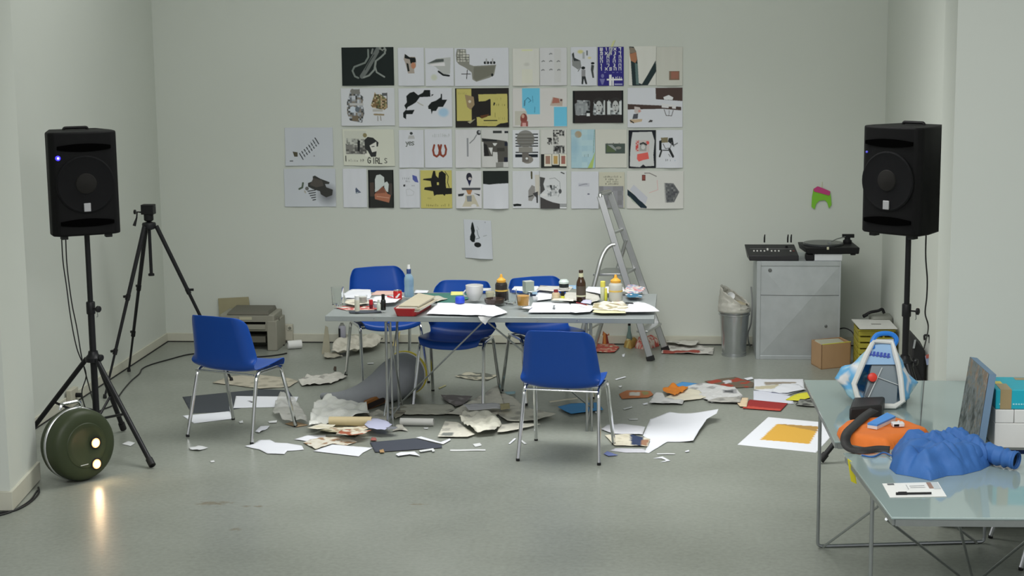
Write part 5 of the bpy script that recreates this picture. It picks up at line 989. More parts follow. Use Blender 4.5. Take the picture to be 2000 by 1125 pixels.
# mug
o = T(927, 591); s = SC(o); mg = thing('mug', 'big white mug on the work table', 'mug', (o.x, o.y, TZ+0.001+TP.z*0.5))
part('bowl', MB().lathe([(r/s, h/s) for r, h in [(0, 0.5), (9, 0), (10, 0.5), (10, 2), (14.5, 8), (16.8, 17), (17.3, 30), (16.4, 30.3), (15.8, 18), (13.5, 9), (9, 3.5), (0, 3)]], seg=32), MT('mug_white', (208, 208, 206), 0.25), mg)
part('handle', MB().tube([(-14/s, 0, 8/s), (-20/s, -2/s, 9/s), (-21.5/s, -3/s, 15/s), (-17/s, -1/s, 20/s)], 1.6/s, 8), MT('mug_white', (208, 208, 206)), mg)
o = T(957, 583); s = SC(o); mg = thing('mug', 'cream cup half hidden behind the dark squeeze bottle', 'mug', (o.x, o.y, TZ+0.002))
part('bowl', MB().lathe([(r/s, h/s) for r, h in [(0, 0.5), (6, 0), (8, 4), (8.5, 13), (8, 13), (7.4, 5), (0, 2)]], seg=24), MT('mug_cream', (196, 192, 168)), mg)
part('handle', MB().tube([(7/s, 0, 3/s), (11/s, 0, 4/s), (11/s, 0, 9/s), (8/s, 0, 10/s)], 1.2/s, 8), MT('mug_cream', (196, 192, 168)), mg)
o = T(966, 597); s = SC(o)
ash = thing('ashtray', 'dark brown glass ashtray on the work table', 'ashtray', (o.x, o.y, TZ+0.002+TP.z*0.5))
part('dish', MB().lathe([(r/s, h/s) for r, h in [(0, 0.5), (17, 0), (19.5, 3), (20, 9), (16.5, 9.5), (15, 4), (0, 3)]], seg=32), mat('ash_brown', (0.05, 0.032, 0.026), 0.15), ash)
part('cigarette_rest', MB().box(-5/s, 5/s, -20.5/s, -15/s, 8/s, 10.5/s), mat('ash_brown', (0.05, 0.032, 0.026)), ash, bevel=0.001)
bottle('bottle_cap', 'bright blue screw cap lying in front of the cutting mat', 'cap', 898.5, 597, [('skirt', [(9, 0), (9.3, 1), (9.3, 10), (8, 12)], MT('cap_blue', (40, 70, 190))), ('top', [(8, 12), (7.4, 12.6), (0, 12.6)], MT('cap_blue', (40, 70, 190)))])
bottle('paint_jar', 'black paint jar with white lid at the back of the work table', 'jar', 1101.5, 574, [('body', [(8.8, 0), (9.4, 1), (9.4, 15), (8.4, 17)], mat('black_paint', (0.015, 0.02, 0.022), 0.25)), ('lid', [(9.8, 15.5), (10, 16.5), (10, 19), (7, 23), (0, 23.5)], MT('lid_mint', (196, 208, 204))), ('label', [(9.55, 4), (9.55, 8)], MT('label_paper', (186, 186, 184)))])
bottle('paint_jar', 'small red-lidded jar with cream label in front of the black jar', 'jar', 1086, 591, [('body', [(7.4, 0), (8, 1), (8, 12), (6, 15)], MT('cream_paint', (190, 170, 140))), ('lid', [(4.4, 15), (4.4, 20), (0, 20.5)], MT('dark_red', (120, 30, 40))), ('side_band', [(8.1, 3), (8.1, 9)], MT('cream_label', (206, 190, 160)))])
bottle('paint_tube', 'tiny black and yellow tube standing beside the red-lidded jar', 'tube', 1099, 592, [('body', [(3.6, 0), (4, 1), (4, 9)], MT('acid_yellow', (200, 200, 70))), ('cap', [(3.2, 9), (3.2, 17), (0, 17)], BLACKP)])
bottle('glue_stick', 'tall pale glue stick with yellow cap left of the clear glue bottle', 'glue stick', 1177.5, 592, [('body', [(4.4, 0), (4.8, 1), (4.8, 28)], MT('pale_yellow', (200, 204, 176))), ('cap', [(5, 27), (5, 37), (3.5, 38), (0, 38)], MT('cap_yellow', (214, 204, 90)))])
bottle('highlighter', 'yellow-green highlighter standing in front of the glue bottle', 'marker', 1183.5, 593, [('body', [(2.6, 0), (2.8, 1), (2.8, 17)], MT('acid_yellow', (200, 200, 70))), ('cap', [(2.4, 17), (2.2, 25), (0, 25)], MT('cap_yellow', (214, 204, 90)))])
def tbox(name, label, cat, px, py, w, d, h, m_, rz=0.2, z=0.0, lid=True):
    o = T(px, py); s = SC(o); t = thing(name, label, cat, (o.x, o.y, TZ+0.002+TP.z*0.5+z), rz)
    part('carton', MB().box(-w/2/s, w/2/s, -d/2/s, d/2/s, 0, h/s), m_, t, bevel=0.0008)
    if lid: part('flap', MB().box(-w/2/s, w/2/s, -d/2/s, d/2/s, h/s, (h+0.8)/s), MT('flap_grey', (186, 190, 184)), t)
    return t
tbox('small_box', 'upright grey-green carton behind the amber drink', 'box', 1032, 577, 18, 16, 23, MT('carton_green', (150, 160, 150)), 0.5)
tbox('small_box', 'small pale blue packet beside the grey-green carton', 'box', 1044, 579, 10, 8, 5, MT('packet_blue', (150, 180, 204)), 0.2)
tbox('small_box', 'little black matchbox lying among the jars', 'box', 1164, 573, 10, 6, 2.5, BLACKP, 0.1, lid=False)
tbox('small_box', 'white eraser block behind the amber drink', 'box', 1045, 590, 9, 8, 6, MT('eraser_white', (210, 210, 214)), 0.3, lid=False)
# pencils and pens on the table
def rod(name, label, cat, a, b, r, m_, z=0.0, tip=None):
    a, b = T(*a), T(*b); zz = TZ+TP.z+r+0.004+z; a.z = b.z = zz; t = thing(name, label, cat, (a.x, a.y, zz-r))
    part('barrel', MB().tube([a, a+(b-a)*0.86], r, 8), m_, t, world=True)
    part('tip', MB().tube([a+(b-a)*0.86, b], [r, r*0.3], 8), tip or m_, t, world=True); return t
rod('pencil', 'red pencil lying in front of the beer bottle', 'pencil', (1126, 602), (1150, 608), 0.004, MT('dark_red', (120, 30, 40)), tip=MT('cream_label', (206, 190, 160)))
rod('marker_pen', 'red felt pen lying on the papers left of the red tray', 'marker', (757, 590), (768, 592), 0.005, MT('bright_red', (190, 40, 48)))
rod('pen', 'dark pen lying on the white sheet at the table right end', 'pen', (1222, 603), (1238, 604), 0.004, BLACKP)
rod('pen', 'black pen lying beneath the ashtray edge', 'pen', (988, 604), (1003, 605), 0.003, BLACKP)
# red tray with papers
a = [T(*PX(T5, *q)) for q in ((880, 758), (1125, 762), (1330, 640), (1130, 610))]
tr = thing('plastic_tray', 'red plastic tray stuffed with papers at the front of the work table', 'tray', (a[0].x, a[0].y, TZ+0.002))
c0 = sum(a, Vector())/4; hh = 0.052
ring0 = [c0+(p-c0)*0.92 for p in a]; ring1 = [c0+(p-c0)*1.06 for p in a]
for i, p in enumerate(a): pass
def rr(pts, z, k=5, r=0.03):
    out = []
    for i in range(len(pts)):
        p0, p1, p2 = pts[i-1], pts[i], pts[(i+1) % len(pts)]
        out += [Vector((q.x, q.y, z)) for q in arc(p1+(p0-p1).normalized()*r, p1, p1+(p2-p1).normalized()*r, k)]
    return out
zt = TZ+0.002
r0, r1 = rr(ring0, zt), rr(ring1, zt+hh); r2 = [c0.lerp(p, 0.97) for p in r1]; r3 = [c0.lerp(Vector((p.x, p.y, 0)), 0.95) for p in r0]
for q in range(len(r2)): r2[q].z = zt+hh; r3[q].z = zt+0.004
n = len(r0); mb = MB(); mb.add(r0+r1+r2+r3, [(j*n+i, j*n+(i+1) % n, (j+1)*n+(i+1) % n, (j+1)*n+i) for j in range(3) for i in range(n)]+[tuple(range(n-1, -1, -1)), tuple(range(3*n, 4*n))])
part('tub', mb, MT('tray_red', (170, 30, 34), 0.35), tr, world=True)
for q in range(4):
    z = zt+hh*0.6+q*0.010; vs = [c0+(p-c0)*(1.03-0.03*q)+Vector((0.02+0.012*math.sin(q*2.1), 0.01*math.cos(q*1.7), 0)) for p in a]
    part('paper', MB().hexa([Vector((p.x, p.y, z)) for p in vs]+[Vector((p.x, p.y, z+0.006+0.006*(i == q))) for i, p in enumerate(vs)]), (MT('tray_paper', (200, 198, 188)), MT('tray_paper2', (180, 172, 150)))[q % 2], tr, world=True)
# white sheet corner hanging over the table edge
ed = -2.846
mb = MB(); q0, q1 = UZ(936, 613, TZ+0.004), UZ(968, 611, TZ+0.004)
fx = [(q0.x, q0.y+0.03, TZ+0.006), (q1.x, q1.y+0.03, TZ+0.006), (q1.x-0.005, ed-0.006, TZ+0.005), (q0.x+0.005, ed-0.006, TZ+0.005), (q0.x+0.02, ed-0.012, TZ-0.02), (q0.x+0.05, ed-0.013, TZ-0.045), (q1.x-0.03, ed-0.012, TZ-0.015)]
mb.add(fx, [(0, 1, 2, 3), (3, 2, 6, 4), (4, 6, 5)])
solo('paper_sheet', mb, mat('white_paper', fc(216, 216, 214)), 'white sheet whose corner folds down over the front table edge', SH, solid=0.0008, smooth=False)

# ================================================================== BACK RIGHT CORNER
CX0, CX1, CY0, CY1, CZ = 3.243, 3.868, -0.56, -0.06, 0.752
cb = thing('metal_cabinet', 'galvanised sheet metal cabinet with cross-folded front standing at the back wall', 'cabinet', ((CX0+CX1)/2, CY0, 0))
part('body', MB().box(CX0, CX1, CY0+0.012, CY1, 0, CZ), ZINC, cb, world=True, bevel=0.003)
def xpanel(x0, x1, z0, z1, y, dep):
    cx, cz = (x0+x1)/2, (z0+z1)/2
    return MB().add([(x0, y, z0), (x1, y, z0), (x1, y, z1), (x0, y, z1), (cx, y-dep, cz)], [(0, 1, 4), (1, 2, 4), (2, 3, 4), (3, 0, 4)])
fp_ = part('front_panel', xpanel(CX0+0.03, CX1-0.012, 0.03, CZ-0.035, CY0+0.006, 0.022), ZINC, cb, world=True, smooth=False)
for nm, r_ in (('frame_strip', (CX0, CX0+0.03, 0, CZ)), ('frame_strip', (CX1-0.012, CX1, 0, CZ)), ('frame_strip', (CX0+0.03, CX1-0.012, CZ-0.035, CZ)), ('frame_strip', (CX0+0.03, CX1-0.012, 0, 0.03))):
    part(nm, MB().box(r_[0], r_[1], CY0, CY0+0.013, r_[2], r_[3]), ZINC, cb, world=True, bevel=0.002)
def pan_y(x, z):
    cx, cz, hw, hh_ = (CX0+0.03+CX1-0.012)/2, (0.03+CZ-0.035)/2, (CX1-CX0-0.042)/2, (CZ-0.065)/2
    return CY0+0.006-0.022*(1-max(abs(x-cx)/hw, abs(z-cz)/hh_))
part('seam', MB().tube([(CX0+0.03+(CX1-CX0-0.042)*k/24, pan_y(CX0+0.03+(CX1-CX0-0.042)*k/24, 0.494)-0.0005, 0.494) for k in range(25)], 0.0022, 6), mat('zinc_dark', (0.16, 0.17, 0.17), 0.5, 0.5), cb, world=True)
part('rivet', MB().lathe([(0.012, 0), (0.01, 0.006), (0, 0.008)], UY(1613, 637, CY0), (0, -1, 0), 14), mat('zinc_dark', (0.16, 0.17, 0.17), 0.5, 0.5), cb, world=True)
part('rivet', MB().lathe([(0.014, 0), (0.012, 0.003), (0, 0.004)], UY(1504, 528, CY0), (0, -1, 0), 14), mat('zinc_dark', (0.16, 0.17, 0.17), 0.5, 0.5), cb, world=True)
# mixer
zc = CZ
a, b_ = UY(1464, 505, CY0+0.02), UY(1560, 505, CY0+0.02); x0, x1 = a.x, b_.x; y0 = CY0+0.02
DGP = mat('mixer_black', (0.02, 0.02, 0.022), 0.45)
mx_ = thing('audio_mixer', 'black sloped audio mixer with white buttons on the metal cabinet', 'audio mixer', ((x0+x1)/2, y0, zc))
part('case', MB().hexa([(x0, y0, zc+0.001), (x1, y0, zc+0.001), (x1+0.004, y0+0.2, zc+0.001), (x0-0.008, y0+0.2, zc+0.001), (x0-0.006, y0+0.0, zc+0.04), (x1+0.001, y0+0.0, zc+0.04), (x1-0.02, y0+0.2, zc+0.1), (x0-0.03, y0+0.2, zc+0.1)]), DGP, mx_, world=True, bevel=0.004)
def on_slope(px, py):
    A, B, C = Vector((x0, y0, zc+0.04)), Vector((x1, y0, zc+0.04)), Vector((x1, y0+0.2, zc+0.1)); nn = (B-A).cross(C-A).normalized(); d = ray(px, py); return EYE+d*((A-EYE).dot(nn)/d.dot(nn)), nn
def on_front(px, py): return UY(px, py, y0-0.001)
for k, x in enumerate((1472.5, 1479, 1486, 1493, 1507, 1514, 1521, 1544)):
    p, nn = on_slope(x, 490.5); part('button', MB().obox(p, Vector((0.0055, 0, 0)), Vector((0, 0.008, 0.0024)), nn*0.005), mat('button_white', (0.75, 0.75, 0.72), 0.4), mx_, world=True, bevel=0.001)
p, nn = on_slope(1499, 488); part('fader_cap', MB().obox(p, Vector((0.006, 0, 0)), Vector((0, 0.012, 0.0036)), nn*0.008), mat('button_white', (0.75, 0.75, 0.72), 0.4), mx_, world=True)
p, nn = on_slope(1550, 490.5); part('button', MB().obox(p, Vector((0.007, 0, 0)), Vector((0, 0.006, 0.0018)), nn*0.004), mat('button_red', (0.15, 0.03, 0.03), 0.5), mx_, world=True)
p, nn = on_slope(1506, 486); part('panel_line', MB().obox(p, Vector((0.16, 0, 0)), Vector((0, 0.0015, 0.0005)), nn*0.001), mat('line_grey', (0.25, 0.25, 0.25), 0.5), mx_, world=True)
for px in (1493, 1538.5, 1545):
    p = UY(px, 472, y0+0.19); part('cable_plug', MB().tube([p-Vector((0, 0, 0.006)), p+Vector((0, 0, 0.03)), p+Vector((0.003, 0.004, 0.055))], [0.006, 0.006, 0.004], 8), BLACKP, mx_, world=True)
part('knob', MB().lathe([(0.01, 0), (0.008, 0.012), (0, 0.013)], on_slope(1536, 483)[0], on_slope(1536, 483)[1], 12), BLACKP, mx_, world=True)
# record box + turntable
a, b_ = UY(1591, 503, CY0+0.03), UY(1645, 503, CY0+0.03)
solo('white_box', MB().box(a.x, b_.x, CY0+0.03, CY0+0.3, zc+0.001, zc+0.051), MT('box_white', (200, 202, 204)), 'flat white box under the turntable', 'box', bevel=0.002)
a2, b2 = UY(1574, 505, CY0+0.02), UY(1590, 505, CY0+0.02)
adp = thing('power_adapter', 'black power adapter beside the white box under the turntable', 'adapter', ((a2.x+b2.x)/2, CY0+0.03, zc))
part('block', MB().box(a2.x, b2.x-0.002, CY0+0.03, CY0+0.12, zc+0.001, zc+0.048), BLACKP, adp, world=True, bevel=0.006)
part('cord', MB().tube(spline([((a2.x+b2.x)/2, CY0+0.12, zc+0.02), ((a2.x+b2.x)/2, CY0+0.2, zc+0.006), (a2.x+0.02, CY0+0.3, zc+0.006)]), 0.004, 6), CABLE, adp, world=True)
a, b_ = UY(1572, 488, CY0+0.02), UY(1678, 488, CY0+0.02); x0, x1 = a.x, b_.x; z0 = zc+0.053; yb = CY0+0.33
tt = thing('turntable', 'black turntable with tone arm on the metal cabinet', 'turntable', ((x0+x1)/2, CY0+0.02, z0))
part('plinth', MB().hexa([(x0+0.02, CY0+0.02, z0), (x1, CY0+0.02, z0), (x1-0.01, yb, z0), (x0-0.015, yb, z0), (x0, CY0+0.01, z0+0.05), (x1+0.004, CY0+0.01, z0+0.05), (x1-0.014, yb, z0+0.05), (x0-0.03, yb, z0+0.05)]), BLACKP, tt, world=True, bevel=0.006)
pc_ = Vector(((x0+x1)/2-0.05, (CY0+yb)/2+0.01, z0+0.05))
pl_ = part('platter', MB().lathe([(0.15, 0), (0.152, 0.004), (0.152, 0.012), (0.148, 0.015), (0, 0.015)], pc_, seg=48), mat('platter_grey', (0.08, 0.085, 0.09), 0.3, 0.4), tt, world=True)
part('record', MB().lathe([(0.147, 0.015), (0.147, 0.0175), (0, 0.0175)], pc_, seg=48), mat('vinyl', (0.015, 0.015, 0.016), 0.2), tt, world=True)
ab = Vector((x1-0.06, yb-0.06, z0+0.05))
part('tonearm_base', MB().lathe([(0.034, 0), (0.034, 0.02), (0.022, 0.028), (0.022, 0.045)], ab, seg=20).obox(ab+Vector((0.005, 0.0, 0.055)), (0.045, 0, 0), (0, 0.016, 0), (0, 0, 0.013)), BLACKP, tt, world=True, bevel=0.002)
part('tonearm', MB().tube([ab+Vector((0, 0, 0.052)), ab+Vector((-0.09, -0.07, 0.04)), ab+Vector((-0.14, -0.13, 0.026))], 0.004, 8).obox(ab+Vector((-0.148, -0.137, 0.022)), (0.012, 0, 0), (0, 0.01, 0), (0, 0, 0.006)), STEEL, tt, world=True)
part('pitch_light', MB().obox(UY(1617, 485, CY0+0.009), (0.008, 0, 0), (0, 0.002, 0), (0, 0, 0.01)), mat('ivory', (0.6, 0.58, 0.42), 0.4), tt, world=True, bevel=0.001)
for x in (x0+0.04, x1-0.04): part('foot', MB().lathe([(0.02, -0.012 if x > pc_.x else -0.002), (0.02, 0.002)], (x, CY0+0.06, z0), seg=14), RUBBER, tt, world=True)
# bin
bc = Vector((3.085, -0.40, 0)); bn = thing('waste_bin', 'galvanised metal waste bin with a plastic bag left of the metal cabinet', 'waste bin', bc)
BS = mat('bin_steel', (0.5, 0.52, 0.53), 0.26, 0.85, var=0.1)
part('body', MB().lathe([(0.075, 0), (0.085, 0.005), (0.09, 0.02), (0.112, 0.315), (0.12, 0.318), (0.12, 0.33), (0.114, 0.335), (0.118, 0.37), (0.122, 0.373), (0.115, 0.373), (0.105, 0.3), (0.08, 0.02), (0, 0.02)], seg=40), BS, bn)
part('base_ring', MB().lathe([(0.094, 0), (0.094, 0.02), (0.088, 0.022)], seg=36), BS, bn)
def bagf(u, v):
    an = u*2*math.pi; f = noise.noise((math.cos(an)*2.2, math.sin(an)*2.2, v*2.5)); f2 = noise.noise((math.cos(an)*6, math.sin(an)*6, v*6))
    top = 0.17*(0.55+0.45*math.cos(an-2.9))+0.02*f2
    if v < 0.2: r = 0.124+0.006*f2; z = 0.345+v*0.15
    else: t = (v-0.2)/0.8; r = 0.124-0.02*t+0.02*f*t+0.01*f2; z = 0.372+top*t
    return (r*math.cos(an), r*math.sin(an), z)
part('bin_liner', MB().grid(bagf, 40, 14, wrap=True), mat('liner_plastic', (0.6, 0.59, 0.53), 0.35, alpha=0.8, spec=0.6), bn, solid=0.001)
part('rubbish', MB().lathe([(0.1, 0.33), (0.09, 0.40), (0.05, 0.42), (0, 0.425)], seg=16), MT('rubbish_tan', (176, 166, 140)), bn)
p0 = UY(1424, 575, -0.42)
sm = bottle_ = thing('crumpled_cup', 'white crumpled cup with a dark green mark in the waste bin', 'cup', (p0.x, p0.y, p0.z-0.03))
part('cup', MB().lathe([(0.022, 0), (0.03, 0.05), (0.028, 0.05), (0.0, 0.01)], seg=18), WHITEP, sm); sm.rotation_euler = (0.9, 0.5, 0)
part('green_mark', MB().lathe([(0.0265, 0.02), (0.0295, 0.04)], seg=18, caps=False), MT('dark_green', (40, 84, 70)), sm)
cbl = spline([UY(1467, 560, -0.3), UY(1469, 590, -0.3), UY(1467, 630, -0.32), UY(1461, 650, -0.3), UY(1462, 668, -0.28), UZ(1465, 676, 0.007)], 8)
solo('hanging_cable', MB().tube(cbl, 0.006, 8), mat('grey_cable', (0.3, 0.31, 0.31), 0.5), 'grey cable hanging between the waste bin and the metal cabinet', 'cable')
# cardboard box (open)
q = [UZ(1604, 722), UZ(1661, 716), UZ(1650, 684), UZ(1584, 711)]
q[2] = q[1]+(q[3]-q[0])
cbx = thing('cardboard_box', 'open brown cardboard box in front of the metal cabinet', 'box', q[0])
H = 0.185; ctr = sum(q, Vector())/4
for i in range(4):
    a, b_ = q[i], q[(i+1) % 4]; inn = (ctr-(a+b_)/2).normalized()*0.006
    part('side_panel', MB().hexa([a, b_, b_+inn, a+inn]+[v+Vector((0, 0, H)) for v in (a, b_, b_+inn, a+inn)]), CARD, cbx, world=True)
part('bottom_panel', MB().prism([(p.x, p.y) for p in q], 0.001, 0.006), CARD, cbx, world=True)
part('wrapped_contents', MB().hexa([ctr+(p-ctr)*0.92+Vector((0, 0, 0.1)) for p in q]+[ctr+(p-ctr)*0.86+Vector((0, 0, 0.165+0.008*i)) for i, p in enumerate(q)]), MT('grey_wrap', (166, 166, 148)), cbx, world=True, bevel=0.01)
part('yellow_edge', MB().hexa([q[0]+Vector((0.005, 0.002, H)), q[1]+Vector((0, 0.002, H)), q[1]+Vector((0, 0.012, H)), q[0]+Vector((0.005, 0.012, H))]+[v+Vector((0, 0, H+0.004)) for v in (q[0]+Vector((0.005, 0.002, 0)), q[1]+Vector((0, 0.002, 0)), q[1]+Vector((0, 0.012, 0)), q[0]+Vector((0.005, 0.012, 0)))]), MT('acid_yellow', (200, 200, 70)), cbx, world=True)
# yellow crate with slats
yk = -1.05; a, b_ = UY(1676, 690, yk), UY(1756, 690, yk); x0, x1 = a.x, min(b_.x, XR-0.03); zt_ = UY(1700, 642, yk).z
ck = thing('plastic_crate', 'yellow plastic crate beside the cardboard box in the corner', 'crate', ((x0+x1)/2, yk, 0))
YC = MT('crate_yellow', (156, 146, 50), 0.5)
for k in range(7):
    z = 0.012+k*(zt_-0.02)/7; part('slat', MB().box(x0, x1, yk, yk+0.008, z, z+(zt_-0.02)/7-0.012), YC, ck, world=True, bevel=0.001)
    part('slat', MB().box(x0, x0+0.008, yk+0.012, yk+0.3, z, z+(zt_-0.02)/7-0.012), YC, ck, world=True, bevel=0.001)
for x in (x0, x0+(x1-x0)*0.33, x0+(x1-x0)*0.66, x1-0.014): part('post', MB().box(x, x+0.014, yk+0.004, yk+0.016, 0, zt_-0.012), YC, ck, world=True)
part('back_wall', MB().box(x0, x1, yk+0.292, yk+0.3, 0, zt_-0.012), YC, ck, world=True); part('side_wall', MB().box(x1-0.008, x1, yk, yk+0.3, 0, zt_-0.012), YC, ck, world=True)
part('crate_floor', MB().box(x0, x1, yk, yk+0.3, 0, 0.006), YC, ck, world=True); part('rim', MB().box(x0-0.004, x1+0.002, yk-0.004, yk+0.01, zt_-0.018, zt_-0.006), YC, ck, world=True, bevel=0.002)
f_ = [UZ(1679, 643, zt_+0.002), UZ(1759, 643, zt_+0.002), UZ(1737, 626, zt_+0.002), UZ(1663, 625, zt_+0.002)]; f_[1].x = min(f_[1].x, XR-0.02); f_[2].x = min(f_[2].x, XR-0.02)
lidc = thing('cardboard_sheet', 'white cardboard sheet lying on the yellow crate', 'cardboard', (f_[0].x, f_[0].y, zt_))
part('panel', MB().hexa([p+Vector((0, 0, 0.0)) for p in f_]+[p+Vector((0, 0, 0.006)) for p in f_]), MT('lid_white', (204, 204, 200)), lidc, world=True)
s0 = UZ(1711, 633, zt_+0.009); part('slot', MB().obox(s0, (0.035, 0, 0), (0, 0.012, 0), (0, 0, 0.001)), MT('slot_grey', (120, 120, 116)), lidc, world=True)
p0 = UY(1720, 620, -0.72)
hp = thing('headphones', 'grey bag with black headphones behind the yellow crate', 'headphones', (p0.x, -0.72, 0))
part('bag', MB().box(p0.x-0.07, p0.x+0.09, -0.74, -0.56, 0, p0.z+0.01), MT('grey_bag', (120, 122, 114)), hp, world=True, bevel=0.02)
part('band', MB().tube(spline([UY(1687, 617, -0.7), UY(1700, 610, -0.7), UY(1715, 607, -0.69), UY(1723, 604, -0.68), UY(1727, 612, -0.68)]), 0.011, 8), BLACKP, hp, world=True)
part('earcup', MB().tube([UY(1686, 618, -0.71), UY(1694, 614, -0.7)], 0.014, 10), BLACKP, hp, world=True)
# black equipment case behind the right stand
yk = -2.35; a, b_ = UY(1784, 650, yk), UY(1826, 690, yk); x1 = min(b_.x, XR-0.02)
kc = thing('equipment_case', 'black equipment bag standing behind the right speaker stand', 'bag', ((a.x+x1)/2, yk, 0))
KB = mat('black_nylon', (0.012, 0.012, 0.013), 0.7)
zt2 = UY(1800, 668, yk).z
part('bag', MB().hexa([(a.x-0.02, yk, 0), (x1, yk, 0), (x1, yk+0.22, 0), (a.x-0.02, yk+0.22, 0), (a.x, yk, zt2+0.03), (x1-0.0, yk, zt2-0.06), (x1-0.0, yk+0.2, zt2-0.04), (a.x, yk+0.2, zt2+0.05)]), KB, kc, world=True, bevel=0.012)
part('handle', MB().tube(spline([UY(1806, 664, yk-0.01), UY(1806, 655, yk-0.01), UY(1815, 657, yk-0.01), UY(1816, 670, yk-0.01)]), 0.007, 8), KB, kc, world=True)
part('label_patch', MB().obox(UY(1812, 703, yk-0.004), (0.012, 0, 0.004), (0, 0.002, 0), (-0.006, 0, 0.03)), MT('patch_blue', (150, 160, 190)), kc, world=True)
part('label_patch', MB().obox(UY(1812, 696, yk-0.006), (0.012, 0, 0.004), (0, 0.002, 0), (-0.002, 0, 0.012)), MT('patch_red', (170, 90, 80)), kc, world=True)
part('buckle', MB().obox(UY(1786, 672, yk-0.004), (0.006, 0, 0.0), (0, 0.002, 0), (0.004, 0, 0.028)), mat('silver_buckle', (0.5, 0.52, 0.55), 0.3, 0.6), kc, world=True)
part('strap', MB().tube(spline([UY(1780, 700, yk-0.01), UY(1790, 725, yk-0.01), UY(1800, 750, yk-0.01)]), 0.012, 8), KB, kc, world=True)
# speaker cables, floor cables
def cable(label, pts, r=0.004, name='cable', m_=CABLE): return solo(name, MB().tube(spline(pts, 8), r, 6), m_, label, 'cable')
cable('black cable hanging from the right loudspeaker', [UY(1809, 447, -3.15), UY(1808, 500, -3.15), UY(1811, 545, -3.13), UY(1810, 580, -3.12), UY(1807, 612, -3.12), UY(1813, 640, -3.1), UY(1805, 680, -2.6)], 0.0045)
tw = thing('speaker_cable', 'twin black cable hanging down from the left loudspeaker', 'cable', UZ(180, 822))
part('strand', MB().tube(spline([UY(120, 458, -3.2), UY(123, 510, -3.2), UY(130, 560, -3.2), UY(138, 620, -3.2), UY(150, 680, -3.24), UY(168, 730, -3.2), UY(160, 770, -3.2), UZ(175, 822, 0.005)]), 0.004, 6), CABLE, tw, world=True)
part('strand', MB().tube(spline([UY(128, 458, -3.18), UY(131, 520, -3.18), UY(140, 590, -3.18), UY(150, 640, -3.18), UY(160, 700, -3.22), UY(170, 740, -3.2), UZ(190, 815, 0.005)]), 0.004, 6), CABLE, tw, world=True)
g0 = lambda x, y: UZ(x, y, 0.005)
cable('black cable winding over the floor along the left wall', [g0(420, 688), g0(370, 692), g0(330, 702), g0(295, 712), g0(278, 720), g0(272, 730), g0(255, 745), g0(236, 768), g0(222, 790), g0(200, 800), g0(185, 808)], 0.005)
tw = thing('floor_cable', 'pair of black cables curling round the left wall pier', 'cable', g0(48, 988))
part('strand', MB().tube(spline([g0(75, 952), g0(76, 962), g0(66, 975), g0(48, 988), g0(25, 998), g0(-10, 1003)]), 0.006, 6), CABLE, tw, world=True)
part('strand', MB().tube(spline([g0(73, 958), g0(60, 976), g0(40, 990), g0(18, 1001), g0(-12, 1009)]), 0.005, 6), CABLE, tw, world=True)
cable('short black cable on the floor behind the left blue chair', [g0(490, 698), g0(520, 696), g0(545, 693), g0(560, 690)], 0.006)
cable('dark cable looped behind the cardboard box', [UY(1637, 643, -0.5), UY(1650, 641, -0.55), UY(1664, 648, -0.62), UY(1670, 662, -0.68), UY(1669, 668, -0.7)], 0.005)
# sockets
def socket(label, name, mbx, plug, cabl, wall):
    t = thing(name, label, 'socket', (mbx[0], mbx[2], mbx[4]))
    part('housing', MB().box(*mbx), BEIGEP, t, world=True, bevel=0.004); return t
a, b_ = UY(547, 665, -0.05), UY(571, 634, -0.05)
sk = socket('beige wall socket box with a black plug low on the back wall', 'wall_socket', (a.x, b_.x, -0.05, -0.0145, a.z, b_.z), None, None, None)
part('face_plate', MB().obox(UY(566, 641, -0.052), (0.02, 0, 0), (0, 0.003, 0), (0, 0, 0.018)), mat('plate_cream', (0.55, 0.54, 0.45), 0.4), sk, world=True, bevel=0.002)
part('socket_hole', MB().lathe([(0.013, 0.0), (0.013, 0.002), (0, 0.002)], UY(566, 641, -0.054), (0, -1, 0), 16), mat('hole_dark', (0.2, 0.2, 0.16), 0.6), sk, world=True)
part('plug', MB().tube([UY(553, 642, -0.05), UY(553, 642, -0.085)], 0.014, 12), BLACKP, sk, world=True)
part('plug_cord', MB().tube(spline([UY(553, 643, -0.08), UY(552, 652, -0.08), UY(547, 660, -0.09), UY(543, 671, -0.12), UZ(540, 674, 0.006), UZ(556, 674, 0.006)]), 0.0045, 6), CABLE, sk, world=True)
def ux(px, py, X): d = ray(px, py); return EYE+d*((X-EYE.x)/d.x)
a, b_ = ux(137, 792, XL+0.05), ux(160, 757, XL+0.05)
sk = thing('wall_socket', 'beige socket box with black plug on the left wall behind the stand', 'socket', (XL+0.03, (a.y+b_.y)/2, min(a.z, b_.z)))
y0_, y1_ = sorted((a.y, b_.y)); cyk = (y0_+y1_)/2; zk = (a.z+b_.z)/2
part('housing', MB().box(XL+0.0145, XL+0.05, cyk-0.09, cyk+0.05, zk-0.06, zk+0.06), BEIGEP, sk, world=True, bevel=0.004)
part('plug', MB().tube([(XL+0.05, cyk, zk+0.01), (XL+0.085, cyk, zk+0.01)], 0.016, 12), BLACKP, sk, world=True)
part('plug_cord', MB().tube(spline([(XL+0.08, cyk, zk+0.01), (XL+0.1, cyk, zk-0.04), (XL+0.12, cyk-0.03, zk-0.1), (XL+0.14, cyk-0.1, 0.006), (XL+0.3, cyk-0.2, 0.006)]), 0.0045, 6), CABLE, sk, world=True)
